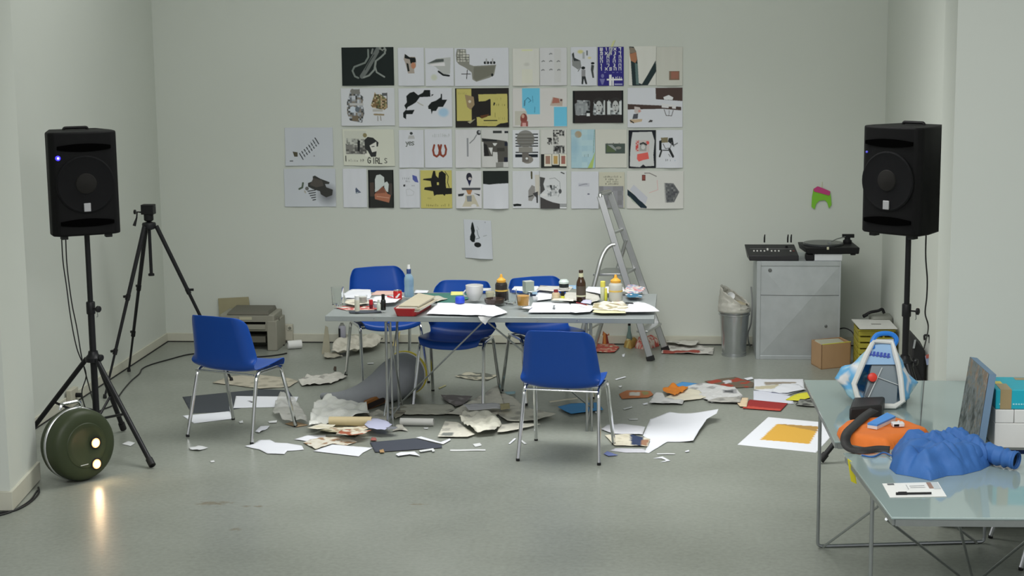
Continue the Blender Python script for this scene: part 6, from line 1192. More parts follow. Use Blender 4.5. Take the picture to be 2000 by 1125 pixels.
# printer at the back left
pb = UZ(540, 672); yk = -0.36
x0, x1 = UY(430, 660, yk).x, UY(541, 660, yk).x; zt_ = UY(500, 615, yk).z
pr = thing('printer', 'old grey-beige printer on the floor behind the left blue chair', 'printer', ((x0+x1)/2, yk, 0))
PG = mat('printer_beige', fc(138, 136, 124), 0.55); PD = mat('printer_dark', fc(96, 94, 84), 0.6)
for xx in (x0, x1-0.08): part('side_leg', MB().box(xx, xx+0.08, yk, yk+0.3, 0, zt_-0.05), PG, pr, world=True, bevel=0.006)
part('body', MB().box(x0+0.0, x1-0.02, yk+0.005, yk+0.3, zt_*0.53, zt_), PG, pr, world=True, bevel=0.01)
part('paper_slot', MB().box(x0+0.05, x1-0.09, yk-0.001, yk+0.02, zt_*0.745, zt_*0.80), mat('slot_black', (0.002, 0.002, 0.002)), pr, world=True)
part('front_bar', MB().box(x0+0.05, x1-0.09, yk-0.012, yk+0.01, zt_*0.6, zt_*0.72), PG, pr, world=True, bevel=0.003)
part('lower_tray', MB().box(x0+0.06, x1-0.1, yk+0.03, yk+0.28, 0.06, 0.11), PD, pr, world=True, bevel=0.003)
part('lid', MB().hexa([(x0+0.06, yk+0.0, zt_), (x1-0.06, yk+0.0, zt_), (x1-0.06, yk+0.28, zt_), (x0+0.06, yk+0.28, zt_), (x0+0.07, yk+0.02, zt_+0.02), (x1-0.07, yk+0.02, zt_+0.026), (x1-0.07, yk+0.28, zt_+0.03), (x0+0.07, yk+0.28, zt_+0.03)]), PD, pr, world=True, bevel=0.003)
part('control_panel', MB().box(x0+0.16, x0+0.26, yk+0.003, yk+0.006, zt_*0.86, zt_*0.94), MT('panel_cream', (176, 172, 150)), pr, world=True)
part('side_knob', MB().lathe([(0.02, 0), (0.018, 0.02), (0, 0.021)], (x1-0.02, yk+0.1, zt_*0.83), (1, 0, 0), 14), PD, pr, world=True)
bd = [UY(429, 626, -0.045), UY(491, 622, -0.045), UY(485, 580, -0.016), UY(426, 583, -0.016)]
solo('cardboard_sheet', MB().hexa([v for v in bd]+[v+Vector((0, 0.008, 0)) for v in bd]), mat('olive_card', fc(146, 140, 112), 0.8), 'olive cardboard panel standing on the printer against the wall', 'cardboard', smooth=False)
# spray can and bottle by the wall
p0 = UZ(669, 672); s = SC(p0); sc_ = thing('spray_can', 'spray can with white and black sides by the back wall', 'spray can', (p0.x, p0.y, 0))
part('body', MB().lathe([(r/s, h/s) for r, h in [(6.8, 0), (7.2, 1), (7.2, 33), (6, 37)]], seg=24), MT('can_lilac', (156, 156, 168), 0.3), sc_)
part('cap', MB().lathe([(r/s, h/s) for r, h in [(5.6, 36.5), (4, 39), (3, 40), (3, 42), (0, 42.5)]], seg=20), MT('cap_grey', (110, 112, 108)), sc_)
lw = MB(); r = 7.35/s
for i in range(8): pass
lw.grid(lambda u, v: (r*math.cos(-math.pi*0.98+u*1.2), r*math.sin(-math.pi*0.98+u*1.2), (1+v*31)/s), 9, 2)
part('dark_label', lw, mat('label_dark', (0.02, 0.024, 0.03), 0.4), sc_)
p0 = UZ(1229, 676); s = SC(p0); sc_ = thing('glass_bottle', 'pale green bottle standing on the floor behind the ladder', 'bottle', (p0.x, p0.y, 0))
part('body', MB().lathe([(r/s, h/s) for r, h in [(5.5, 0), (6, 1), (5.6, 20), (3, 30), (2.4, 42), (0, 42.2)]], seg=20), mat('pale_green_glass', fc(120, 146, 142), 0.15, trans=0.3), sc_)
part('cap', MB().lathe([(r/s, h/s) for r, h in [(2.8, 41), (2.8, 46), (0, 46)]], seg=14), BLACKP, sc_)
# leaning cardboard strip by the wall
st_ = [UZ(628, 692), UZ(645, 688), UY(640, 640, -0.12), UY(635, 637, -0.12)]
solo('cardboard_strip', MB().hexa([v for v in st_]+[v+Vector((0, 0.012, 0.002)) for v in st_]), mat('grey_card', fc(146, 142, 124), 0.8), 'narrow grey card strip leaning upright under the table left end', 'cardboard', smooth=False)
st_ = [UZ(766, 676), UZ(776, 676), UY(782, 648, -0.05), UY(772, 655, -0.05)]
solo('cardboard_strip', MB().hexa([v for v in st_]+[v+Vector((0, 0.01, 0.002)) for v in st_]), mat('yellow_card', fc(186, 172, 120), 0.8), 'yellow card scrap leaning on the back wall behind the table legs', 'cardboard', smooth=False)
# snack bags behind the ladder
def heap(name, label, cat, px, col, hgt, z=0.0, crop='px', m_=None, freq=9, step=0.016, fold=0.5, seed=0, flat_=0.0, smooth=0):
    W = [UZ(*PX(crop, x, y), z) for x, y in px]; A = sum(W[i-1].x*W[i].y-W[i].x*W[i-1].y for i in range(len(W)))
    if A < 0: W = W[::-1]
    B = []
    for i in range(len(W)):
        a, b = W[i], W[(i+1) % len(W)]; k = max(1, int((b-a).length/step))
        for q in range(k): B.append(a+(b-a)*(q/k))
    n = len(B); co = [Vector((p.x, p.y)) for p in B]; x0, x1 = min(c.x for c in co), max(c.x for c in co); y0, y1 = min(c.y for c in co), max(c.y for c in co)
    inner = []
    for i in range(int((x1-x0)/step)+1):
        for j in range(int((y1-y0)/step)+1):
            p = Vector((x0+(i+0.5)*step+0.2*step*math.sin(i*3+j), y0+(j+0.5)*step+0.2*step*math.cos(i+j*5))); ins = False
            for k in range(n):
                a, b = co[k], co[k-1]
                if (a.y > p.y) != (b.y > p.y) and p.x < (b.x-a.x)*(p.y-a.y)/(b.y-a.y)+a.x: ins = not ins
            if ins and min((p-c).length for c in co) > step*0.5: inner.append(p)
    r = delaunay_2d_cdt(co+inner, [], [list(range(n))], 1, 1e-6); vs2, fs = r[0], [tuple(f) for f in r[2]]
    vs = []; cols = []; wmax = max(min((p-c).length for c in co) for p in inner) if inner else 0.05
    for p in vs2:
        d = min((p-c).length for c in co); t = min(1, d/(wmax*(0.75-flat_*0.5))); dome = math.sqrt(max(0, 1-(1-t)**2))
        q = 1-2*abs(noise.noise((p.x*freq+seed, p.y*freq*1.5, seed*1.3))); q2 = 1-2*abs(noise.noise((p.x*freq*2.1, p.y*freq*2.6+seed, 2.2)))
        h = hgt*dome*(1-fold*0.5+fold*0.5*q+fold*0.25*q2); vs.append((p.x, p.y, z+max(0.002, h) if d > 1e-5 else z+0.001)); cols.append(tuple(col(p.x, p.y) if callable(col) else col)+(1,))
    # closed underside
    m2 = len(vs); base = [(x, y, z+0.0005) for x, y, _ in vs]; fs2 = fs+[tuple(m2+i for i in f[::-1]) for f in fs]
    cx, cy = (x0+x1)/2, (y0+y1)/2; me = colmesh(name, vs+base, fs2, cols*2, m_ or PAPER, (cx, cy, z))
    o = bpy.data.objects.new(name, me); COL.objects.link(o); o.location = (cx, cy, z)
    if smooth: finish(o, sub=smooth)
    return tag(o, label, cat)
heap('snack_bag', 'crumpled red and yellow snack bag by the wall left of the ladder foot', 'snack bag', [(1163, 668), (1168, 650), (1180, 645), (1198, 650), (1196, 672), (1180, 674)], photo(41, [fc(170, 52, 48), fc(186, 120, 60), fc(120, 50, 44), fc(190, 170, 120)], 30), 0.15, fold=1.0, freq=16, step=0.012)
loose('newspaper', 'open magazine under the red snack bag by the wall', 'magazine', 'px', [(1163, 690), (1165, 672), (1190, 668), (1210, 680), (1200, 690)], photo(43, [fc(196, 186, 160), fc(170, 80, 70), fc(190, 184, 160)], 26), crumple=0.012, step=0.012)
heap('snack_bag', 'yellow crumpled wrapper under the ladder', 'snack bag', [(1218, 678), (1228, 664), (1245, 664), (1246, 674), (1232, 682)], photo(45, [fc(190, 176, 110), fc(160, 130, 70), fc(196, 190, 150)], 36), 0.06, fold=1.0, freq=18, step=0.011)
heap('fruit_net', 'clear bag of red fruit between the ladder feet', 'bag', [(1240, 680), (1243, 664), (1258, 655), (1284, 655), (1288, 676), (1262, 684)], photo(47, [fc(186, 150, 140), fc(180, 80, 72), fc(200, 186, 176), fc(160, 60, 56)], 40), 0.07, fold=0.8, freq=20, step=0.011)
# ================================================================== GREY CONE UNDER THE TABLE
gm = mat('grey_felt', fc(136, 139, 144), 0.85, var=0.06, scale=30)
ax_ = [UZ(628, 782), UZ(660, 790), UZ(700, 795), UZ(740, 792), UZ(768, 784), UZ(790, 772)]
rad = [0.022, 0.040, 0.072, 0.112, 0.140, 0.146]
ct = [Vector((p.x, p.y+0.04, r)) for p, r in zip(ax_, rad)]
cpath = spline(ct, 6); rp = [v.x for v in spline([(r, 0, 0) for r in rad], 6)]
cone = thing('felt_cone', 'large grey felt horn with a yellow rim lying under the work table', 'felt cone', (ct[2].x, ct[2].y, 0))
part('horn', MB().tube(cpath, rp, 36), gm, cone, world=True)
ea, eb = cpath[-2], cpath[-1]; dd = (eb-ea).normalized()
part('white_rim', MB().lathe([(0.135, 0), (0.149, 0.004), (0.151, 0.014), (0.14, 0.018)], eb-dd*0.004, dd, 36), MT('rim_white', (210, 210, 206)), cone, world=True)
part('yellow_rim', MB().lathe([(0.14, 0.016), (0.155, 0.02), (0.157, 0.034), (0.13, 0.038), (0, 0.034)], eb-dd*0.004, dd, 36), MT('rim_yellow', (214, 196, 60)), cone, world=True)
wn = UZ(738, 808); wc = Vector((wn.x, wn.y+0.0, 0.06)); side = (ct[4]-ct[2]).normalized()
part('window_frame', MB().obox(UY(733, 784, ct[3].y-0.108), side*0.085, Vector((side.y, -side.x, 0))*0.012, Vector((0, 0, 0.036))), MT('window_brown', (128, 84, 40)), cone, world=True, bevel=0.006)
part('window_opening', MB().obox(UY(735, 787, ct[3].y-0.122), side*0.066, Vector((side.y, -side.x, 0))*0.004, Vector((0, 0, 0.018))), mat('opening_dark', (0.015, 0.01, 0.008), 0.9), cone, world=True)

# ================================================================== GLASS TABLES IN THE RIGHT FOREGROUND
GZ = 0.76
GT = mat('frosted_glass', fc(140, 156, 154), 0.07, spec=0.55, var=0.03, scale=3, coat=0.3)
GE = mat('glass_edge', fc(190, 206, 200), 0.1, spec=0.6)
XE = 4.56
def gtable(label, fl, nl, trestles, extra):
    t = thing('glass_table', label, 'table', (fl.x, nl.y, 0), group='two glass-topped tables in the right foreground')
    inx = Vector((XE, 0, 0)); fr_, nr_ = Vector((XE, fl.y+0.02, GZ)), Vector((XE, nl.y+0.03, GZ))
    q = [nl, nr_, fr_, fl]
    part('glass_top', MB().hexa([Vector((p.x, p.y, GZ-0.009)) for p in q]+[Vector((p.x, p.y, GZ)) for p in q]), GT, t, world=True, bevel=0.002)
    c = sum(q, Vector())/4
    for i in range(4):
        a, b = q[i], q[(i+1) % 4]; ia, ib = a+(c-a).normalized()*0.02, b+(c-b).normalized()*0.02
        part('edge_frame', flat(Vector((ia.x, ia.y, GZ-0.022)), Vector((ib.x, ib.y, GZ-0.022)), (0, 0, 1), 0.0125, 0.011), STEEL, t, world=True)
    for (a, b) in trestles:
        up = Vector((0, 0, GZ-0.045))
        path = rpath([a+up, a+Vector((0, 0, 0.009)), b+Vector((0, 0, 0.009)), b+up], 0.02)
        part('leg_loop', MB().tube(path, 0.0085, 8), STEEL, t, world=True)
        part('top_bar', MB().tube([a+up, b+up], 0.0085, 8), STEEL, t, world=True)
    for a, b, r in extra: part('brace_rod', MB().tube([a, b], r, 8), STEEL, t, world=True)
    return t
f1, n1 = UZ(1570, 742, GZ), UZ(1630, 862, GZ); f2, n2 = UZ(1647, 884, GZ), UZ(1741, 1010, GZ)
sl, sr = UZ(1597, 1070), UZ(1922, 1061)
g1 = gtable('glass-topped table with the shopping bag at the right', f1, n1, [(sl, sr)], [(UZ(1608, 1068, 0.02), UZ(1716, 988, 0.5), 0.006), (UZ(1908, 1060, 0.02), UZ(1853, 1018, 0.45), 0.006)])
g2 = gtable('nearest glass-topped table with the blue jacket', f2, n2, [(Vector((3.355, -6.57, 0)), Vector((4.2, -6.5, 0)))], [(UZ(1731, 1014, 0.70), UZ(1873, 1124, 0.1), 0.006), (UZ(1872, 1020, 0.68), UZ(1899, 1128, 0.05), 0.006), (UZ(1915, 1130, 0.02), UZ(2010, 1052, 0.45), 0.0065)])
for px, py in ((1683, 935), (1697, 957)):
    p = UZ(px, py, GZ-0.02); part('clamp_screw', MB().tube([p, p+Vector((0.04, 0, 0))], 0.006, 8).lathe([(0.011, 0), (0.011, 0.012), (0.007, 0.014)], p, (1, 0, 0), 12), CHROME, g2, world=True)
c = copy_tree(chair0); c['label'] = 'blue chair under the glass tables with only its chrome legs in view'
lf = [UZ(1931, 1047), UZ(1998, 1118)]; dv = (lf[1]-lf[0]); mid = (lf[0]+lf[1])/2; fac = Vector((dv.y, -dv.x, 0)).normalized()
fac = fac if fac.x < 0 else -fac; cc_ = mid-fac*0.243
c.location = (cc_.x, cc_.y, 0); c.rotation_euler = (0, 0, math.atan2(fac.y, fac.x)-math.pi/2)
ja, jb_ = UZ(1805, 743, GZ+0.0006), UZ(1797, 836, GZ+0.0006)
part('top_line', MB().obox((ja+jb_)/2, (jb_-ja)/2, (0.0022, 0, 0), (0, 0, 0.0006)), mat('line_dark', (0.08, 0.09, 0.09), 0.6), g1, world=True)  # thin dark line laid across the glass top
# ---- shopping bag
yb0 = UZ(1735, 800, GZ).y
rim = [(1706, 667), (1692, 693), (1668, 750), (1674, 773), (1684, 788), (1720, 797), (1747, 800), (1763, 784), (1759, 740), (1755, 715), (1748, 690), (1742, 667)]
rg1 = [(1698, 692), (1676, 704), (1642, 718), (1629, 738), (1643, 756), (1705, 772), (1758, 775), (1780, 766), (1790, 748), (1775, 731), (1763, 716), (1745, 690)]
def ry(px, py, off): t_ = (800-py)/135; return UY(px, py, yb0+off+0.11*t_)
R0 = [ry(x, y, 0) for x, y in rim]
for p in R0: p.z = max(p.z, GZ+0.016)
R1 = [ry(x, y, 0.10) for x, y in rg1]
cen = sum(R1, Vector())/len(R1); R2 = [cen+(p-cen)*0.75+Vector((0, 0.14, -0.03)) for p in R1]; R3 = [cen+(p-cen)*0.3+Vector((0, 0.2, -0.05)) for p in R1]
Rm = [(a+b)/2+(b-cen).normalized()*0.01 for a, b in zip(R0, R1)]
vs, fs, cols = [], [], []; n = len(R0)
for R in (R0, Rm, R1, R2, R3):
    for p in R: vs.append((p.x, p.y, max(p.z, GZ+0.003)))
for j in range(4):
    for i in range(n): fs.append((j*n+i, j*n+(i+1) % n, (j+1)*n+(i+1) % n, (j+1)*n+i))
fs.append(tuple(range(4*n, 5*n)))
bm = bmesh.new(); bv = [bm.verts.new(v) for v in vs]
for f in fs: bm.faces.new([bv[i] for i in f])
bmesh.ops.subdivide_edges(bm, edges=bm.edges[:], cuts=3, use_grid_fill=True, smooth=0.4); bmesh.ops.triangulate(bm, faces=bm.faces[:])
VS = [v.co.copy() for v in bm.verts]; bm.verts.index_update(); FS = [tuple(v.index for v in f.verts) for f in bm.faces]; bm.free()
PAL = [fc(225, 230, 236), fc(170, 212, 238), fc(110, 182, 232), fc(228, 232, 236), fc(180, 216, 238)]
for i, v in enumerate(VS):
    k = noise.noise(v*9); VS[i] = v+Vector((0, 0, 0.012*noise.noise(v*22)))+Vector((0.012, 0.01, 0))*noise.noise(v*17+Vector((3, 1, 2)))
    if VS[i].z < GZ+0.003: VS[i].z = GZ+0.003
    t_ = (noise.noise(v*13+Vector((0, 0, v.x*8)))+1)/2; cols.append(PAL[int(max(0, min(4, t_*5)))]+(1,))
BAGM = mat_attr('bag_film', 0.35, 0.5); _n = BAGM.node_tree; _b = _n.nodes['Principled BSDF']; _t = _n.nodes.new('ShaderNodeBsdfTranslucent'); _m = _n.nodes.new('ShaderNodeMixShader'); _m.inputs[0].default_value = 0.2
_n.links.new(_n.nodes['Attribute'].outputs['Color'], _t.inputs['Color']); _n.links.new(_b.outputs[0], _m.inputs[1]); _n.links.new(_t.outputs[0], _m.inputs[2]); _n.links.new(_m.outputs[0], _n.nodes['Material Output'].inputs['Surface'])
bag = thing('shopping_bag', 'light blue and white plastic shopping bag lying open on the glass table', 'bag', (cen.x, yb0, GZ))
me = colmesh('bag_skin', [tuple(v) for v in VS], FS, cols, BAGM, bag.location); o = bpy.data.objects.new('bag_skin', me); COL.objects.link(o); o.parent = bag; finish(o, solid=0.0015)
part('white_rim', MB().tube(R0, 0.0135, 8, closed=True), MT('bag_white', (210, 212, 208), 0.35), bag, world=True)
hpth = spline([ry(1705, 680, 0.01), ry(1704, 668, 0.0), ry(1712, 655, 0), ry(1728, 651, 0), ry(1744, 654, 0), ry(1751, 664, 0), ry(1745, 676, 0.01)], 6)
part('handle', MB().tube(hpth, 0.0115, 8), MT('bag_blue', (40, 120, 206), 0.35), bag, world=True)
tp3 = [ry(1706, 667, 0.004), ry(1742, 667, 0.004), ry(1750, 712, 0.012), ry(1690, 712, 0.012)]
part('printed_flap', MB().hexa(tp3+[v+Vector((0, 0.003, 0)) for v in tp3]), MT('bag_pale_blue', (146, 182, 216), 0.35), bag, world=True, smooth=False)
for i, x in enumerate((1700, 1707, 1714, 1721, 1728, 1735)):
    pq = ry(x, 690+i*0.9, 0.002); part('printed_letter', MB().obox(pq, (0.005, 0, 0), (0, 0.001, 0), (0.002, 0, 0.011)).obox(pq+Vector((0.005, -0.0002, -0.006)), (0.005, 0, 0), (0, 0.001, 0), (0, 0, 0.002)), MT('letter_blue', (70, 90, 180)), bag, world=True, smooth=False)
part('navy_mark', MB().obox(ry(1671, 760, 0.004), (0.006, 0.004, 0.002), (0, 0.002, 0), (-0.006, 0.003, 0.03)), MT('navy_print', (30, 40, 120)), bag, world=True, smooth=False)
pf = [ry(1686, 783, 0.024), ry(1750, 795, 0.024), ry(1757, 712, 0.024), ry(1704, 708, 0.024)]
fr1 = thing('picture_frame', 'dark grey picture frame inside the shopping bag', 'frame', (pf[0].x, pf[0].y, GZ+0.01))
part('panel', MB().hexa(pf+[v+Vector((0, 0.05, -0.005)) for v in pf]), mat('frame_grey', fc(112, 124, 130), 0.2, spec=0.6), fr1, world=True, smooth=False)
part('pale_edge', MB().tube([ry(1694, 781, 0.016), ry(1723, 718, 0.016)], 0.003, 8), MT('edge_pale', (190, 196, 196)), fr1, world=True)
part('pale_edge', MB().tube([ry(1715, 737, 0.016), ry(1755, 752, 0.016)], 0.002, 8), MT('edge_pale', (190, 196, 196)), fr1, world=True)
rc = ry(1703, 737, 0.012); bt = thing('spray_bottle', 'red-capped grey bottle lying inside the shopping bag', 'bottle', (rc.x, rc.y, GZ+0.02))
part('cap', MB().lathe([(0.019, -0.014), (0.021, 0), (0.021, 0.014), (0.014, 0.018), (0, 0.018)], rc, (0.15, -0.95, 0.25), 18), MT('cap_red', (214, 62, 48)), bt, world=True)
part('body', MB().tube([ry(1706, 745, 0.03), ry(1692, 776, 0.03)], 0.012, 10), MT('bottle_grey', (96, 100, 104)), bt, world=True)
# ---- pouch, satchel, strap and small things
pz = GZ+0.002
a = [UZ(1658, 823, pz), UZ(1722, 818, pz), UZ(1728, 800, pz), UZ(1666, 802, pz)]
solo('black_pouch', MB().hexa(a+[p+Vector((0.002, 0.01, 0.062)) for p in a]), mat('black_leather', (0.014, 0.013, 0.013), 0.5), 'black leather pouch standing behind the orange bag', 'pouch', bevel=0.012, seg=3)
M_OR = mat('orange_fabric', fc(214, 112, 40), 0.7, var=0.06)
heap('orange_bag', 'orange shoulder bag lying flat across the glass tables', 'bag', [(1634, 848), (1646, 836), (1690, 830), (1745, 826), (1818, 850), (1790, 864), (1735, 880), (1690, 874), (1645, 866)], (0, 0, 0), 0.045, z=GZ+0.001, m_=M_OR, fold=0.2, freq=6, flat_=0.9, step=0.014, smooth=1)
def ribbon(pts, w, th=0.003):
    P = spline(pts, 6); mb = MB(); L_ = []
    for i, p in enumerate(P):
        t_ = (P[min(i+1, len(P)-1)]-P[max(i-1, 0)]).normalized(); sdv = t_.cross(Vector((0, -0.45, 0.9))).normalized()*w
        L_ += [p-sdv, p+sdv]
    return mb.add(L_, [(2*i, 2*i+1, 2*i+3, 2*i+2) for i in range(len(P)-1)])
zz = GZ+0.05
solo('shoulder_strap', ribbon([UZ(1708, 800, zz+0.02), UZ(1690, 812, zz+0.012), UZ(1672, 828, zz+0.006), UZ(1655, 845, zz+0.004), UZ(1651, 862, zz-0.02), UZ(1660, 876, GZ+0.014), UZ(1685, 880, GZ+0.014), UZ(1715, 877, GZ+0.014), UZ(1738, 878, GZ+0.014)], 0.021), mat('strap_black', (0.02, 0.019, 0.019), 0.6), 'wide black strap draped over the orange bag', 'strap', solid=0.002)
bz = GZ+0.046
a = [UZ(1694, 836, bz), UZ(1713, 839, bz), UZ(1749, 822, bz), UZ(1732, 815, bz)]
bk = thing('small_box', 'little blue and white packet on the orange bag', 'packet', (a[0].x, a[0].y, bz))
part('cover', MB().hexa([p+Vector((0, 0, 0.014)) for p in a]+[p+Vector((0, 0, 0.022)) for p in a]), MT('packet_bright_blue', (70, 140, 214)), bk, world=True)
part('pages', MB().hexa([p for p in a]+[p+Vector((0, 0, 0.014)) for p in a]), MT('packet_white', (206, 206, 204)), bk, world=True)
a = UZ(1754, 834, bz); dvc = thing('media_player', 'small white gadget with a dark screen on the orange bag', 'gadget', (a.x, a.y, bz-0.004))
part('case', MB().obox(a+Vector((0, 0.01, 0.01)), (0.026, 0.004, 0), (-0.002, 0.02, 0), (0, 0, 0.009)), WHITEP, dvc, world=True, bevel=0.004)
part('screen', MB().obox(a+Vector((-0.008, -0.0115, 0.01)), (0.011, 0.0016, 0), (0, 0.0012, 0), (0, 0, 0.005)), BLACKP, dvc, world=True)
part('button', MB().lathe([(0.006, 0), (0.005, 0.006), (0, 0.007)], a+Vector((0.004, 0.014, 0.019)), seg=12), WHITEP, dvc, world=True)
# ---- jacket
M_JK = mat('blue_jacket_cloth', fc(52, 98, 160), 0.65, var=0.08, scale=20, bump=0.2, bscale=60)
jk = thing('jacket', 'crumpled blue jacket lying on the nearest glass table', 'jacket', (UZ(1840, 905, GZ).x, UZ(1840, 905, GZ).y, GZ))
def jacket_mesh():
    px = [(1741, 884), (1752, 876), (1775, 880), (1820, 876), (1880, 882), (1916, 890), (1938, 893), (1941, 906), (1915, 919), (1880, 928), (1850, 930), (1818, 939), (1780, 931), (1750, 926), (1737, 915), (1743, 905)]
    W = [UZ(x, y, GZ) for x, y in px]; co = []
    for i in range(len(W)):
        a, b = W[i], W[(i+1) % len(W)]; k = max(1, int((b-a).length/0.008))
        co += [Vector(((a+(b-a)*(q/k)).x, (a+(b-a)*(q/k)).y)) for q in range(k)]
    n = len(co); x0, x1 = min(c.x for c in co), max(c.x for c in co); y0, y1 = min(c.y for c in co), max(c.y for c in co); st = 0.0075; inner = []
    P = np.array([[c.x, c.y] for c in co])
    for i in range(int((x1-x0)/st)):
        for j in range(int((y1-y0)/st)):
            p = Vector((x0+(i+0.5)*st, y0+(j+0.5)*st)); ins = False
            for k in range(n):
                a, b = co[k], co[k-1]
                if (a.y > p.y) != (b.y > p.y) and p.x < (b.x-a.x)*(p.y-a.y)/(b.y-a.y)+a.x: ins = not ins
            if ins and np.hypot(P[:, 0]-p.x, P[:, 1]-p.y).min() > 0.004: inner.append(p)
    r = delaunay_2d_cdt(co+inner, [], [list(range(n))], 1, 1e-6); vs2, fs = r[0], [tuple(f) for f in r[2]]; vs = []
    def rg(x, y, f, an, asp, sd):
        c_, s_ = math.cos(an), math.sin(an); u, v = (x*c_+y*s_)*f/asp, (-x*s_+y*c_)*f
        return abs(noise.noise((u, v, sd)))*2.6
    for p in vs2:
        d = np.hypot(P[:, 0]-p.x, P[:, 1]-p.y).min(); t = min(1, d/0.085); dome = math.sin(t*math.pi/2)**0.8
        wx = p.x+0.035*noise.noise((p.x*9, p.y*9, 1.1)); wy = p.y+0.035*noise.noise((p.x*9, p.y*9, 5.1))
        h = 0.10*dome*(0.62+0.26*min(rg(wx, wy, 9, 0.5, 2.4, 3.3), 1.1)+0.26*min(rg(wx, wy, 14, -0.7, 2.6, 8.8), 1.1)+0.14*rg(wx, wy, 26, 0.9, 2.6, 1.9)-0.25*max(0, (p.y-y0)/(y1-y0)-0.75))
        vs.append((p.x, p.y, GZ+0.001+max(0.0, h, 0.012*dome)))
    m2 = len(vs); base = [(x, y, GZ+0.0005) for x, y, _ in vs]
    return MB().add(vs+base, fs+[tuple(m2+i for i in f[::-1]) for f in fs])
part('body', jacket_mesh(), M_JK, jk, world=True, angle=80)
def sleeve(pts, rads):
    P = spline(pts, 6); rr_ = [v.x for v in spline([(r, 0, 0) for r in rads], 6)]
    rr_ = [r*(1+0.10*math.sin(i*1.9)+0.06*math.sin(i*3.7)) for i, r in enumerate(rr_)]
    return P, MB().tube(P, rr_, 18, caps=False)
P, mb = sleeve([UZ(1890, 890, GZ+0.04), UZ(1925, 884, GZ+0.045), UZ(1955, 892, GZ+0.044), UZ(1984, 899, GZ+0.041)], [0.05, 0.042, 0.036, 0.034])
part('sleeve', mb, M_JK, jk, world=True, solid=0.002)
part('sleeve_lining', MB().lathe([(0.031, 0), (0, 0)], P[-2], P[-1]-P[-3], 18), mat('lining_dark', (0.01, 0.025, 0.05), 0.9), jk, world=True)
part('cuff', MB().lathe([(0.034, -0.006), (0.037, 0), (0.034, 0.006)], P[-1], P[-1]-P[-3], 20, caps=False), M_JK, jk, world=True, solid=0.002)
part('drawstring', MB().tube(spline([UZ(1742, 890, GZ+0.01), UZ(1725, 884, GZ+0.005), UZ(1705, 892, GZ+0.004), UZ(1683, 889, GZ+0.004)]), 0.0035, 6), M_JK, jk, world=True)
# ---- postcard and pen
cq = [UZ(1738, 972, GZ+0.001), UZ(1849, 970, GZ+0.001), UZ(1832, 942, GZ+0.001), UZ(1723, 945, GZ+0.001)]
pcd = thing('postcard', 'white printed postcard under a black pen on the nearest glass table', 'postcard', (cq[0].x, cq[0].y, GZ))
part('card', MB().hexa(cq+[p+Vector((0, 0, 0.0015)) for p in cq]), MT('card_white', (226, 226, 222)), pcd, world=True, smooth=False)
def cpt_(u, v): return cq[0].lerp(cq[1], u).lerp(cq[3].lerp(cq[2], u), v)+Vector((0, 0, 0.0024))
for (u0, u1, v0, v1, nm, cl) in ((0.08, 0.2, 0.86, 0.97, 'stamp', (90, 94, 96)), (0.78, 0.86, 0.55, 0.98, 'picture_strip', (150, 120, 100)), (0.86, 0.98, 0.5, 0.98, 'picture_strip', (190, 196, 196)), (0.40, 0.41, 0.5, 0.85, 'divider_line', (150, 150, 150)), (0.45, 0.72, 0.74, 0.77, 'address_line', (160, 160, 158)), (0.45, 0.72, 0.62, 0.65, 'address_line', (160, 160, 158))):
    part(nm, MB().add([cpt_(u0, v0), cpt_(u1, v0), cpt_(u1, v1), cpt_(u0, v1)], [(0, 1, 2, 3)]), MT('c'+nm+str(cl[0]), cl), pcd, world=True, smooth=False)
pa, pb_ = UZ(1750, 964, GZ+0.008), UZ(1819, 963, GZ+0.008)
pn = thing('pen', 'black ballpoint pen lying on the postcard', 'pen', (pa.x, pa.y, GZ+0.003))
part('barrel', MB().tube([pa+(pb_-pa)*0.3, pb_], 0.0042, 10), BLACKP, pn, world=True); part('cap', MB().tube([pa, pa+(pb_-pa)*0.32], 0.0052, 10), BLACKP, pn, world=True)
part('clip', MB().obox(pa+(pb_-pa)*0.18+Vector((0, 0, 0.006)), (pb_-pa)*0.12, (0, 0.0012, 0), (0, 0, 0.001)), BLACKP, pn, world=True)
# yellow tape strip hanging at the table edge
ty = UZ(1656, 897, GZ).y-0.02
a = [UY(1655, 896, ty), UY(1665, 903, ty-0.02), UY(1672, 945, ty-0.02), UY(1662, 940, ty)]
solo('tape_strip', MB().hexa(a+[v+Vector((0.003, 0, 0)) for v in a]), MT('tape_yellow', (206, 196, 40)), 'yellow tape strip hanging from the left edge of the nearest glass table', 'tape', smooth=False)
# ---- canvas and boxes
bf, bn_ = UZ(1871, 838, GZ+0.002), UZ(1908, 880, GZ+0.002)
tf, tn = UY(1895, 697, bf.y+0.01), UY(1932, 730, bn_.y+0.01)
cv = thing('painted_canvas', 'small painted canvas leaning upright against the boxes', 'painting', (bf.x, bf.y, GZ))
nrm_ = (bn_-bf).cross(tf-bf).normalized(); nrm_ = nrm_ if nrm_.x > 0 else -nrm_
part('stretcher', MB().hexa([bf, bn_, bn_+nrm_*0.03, bf+nrm_*0.03, tf, tn, tn+nrm_*0.03, tf+nrm_*0.03]), mat('canvas_edge', fc(104, 128, 150), 0.7), cv, world=True, smooth=False)
nu, nv = 40, 40; vs, cols = [], []
pl2 = [fc(62, 70, 68), fc(84, 92, 90), fc(104, 112, 110), fc(116, 126, 128), fc(126, 124, 112), fc(136, 116, 98), fc(150, 148, 140)]
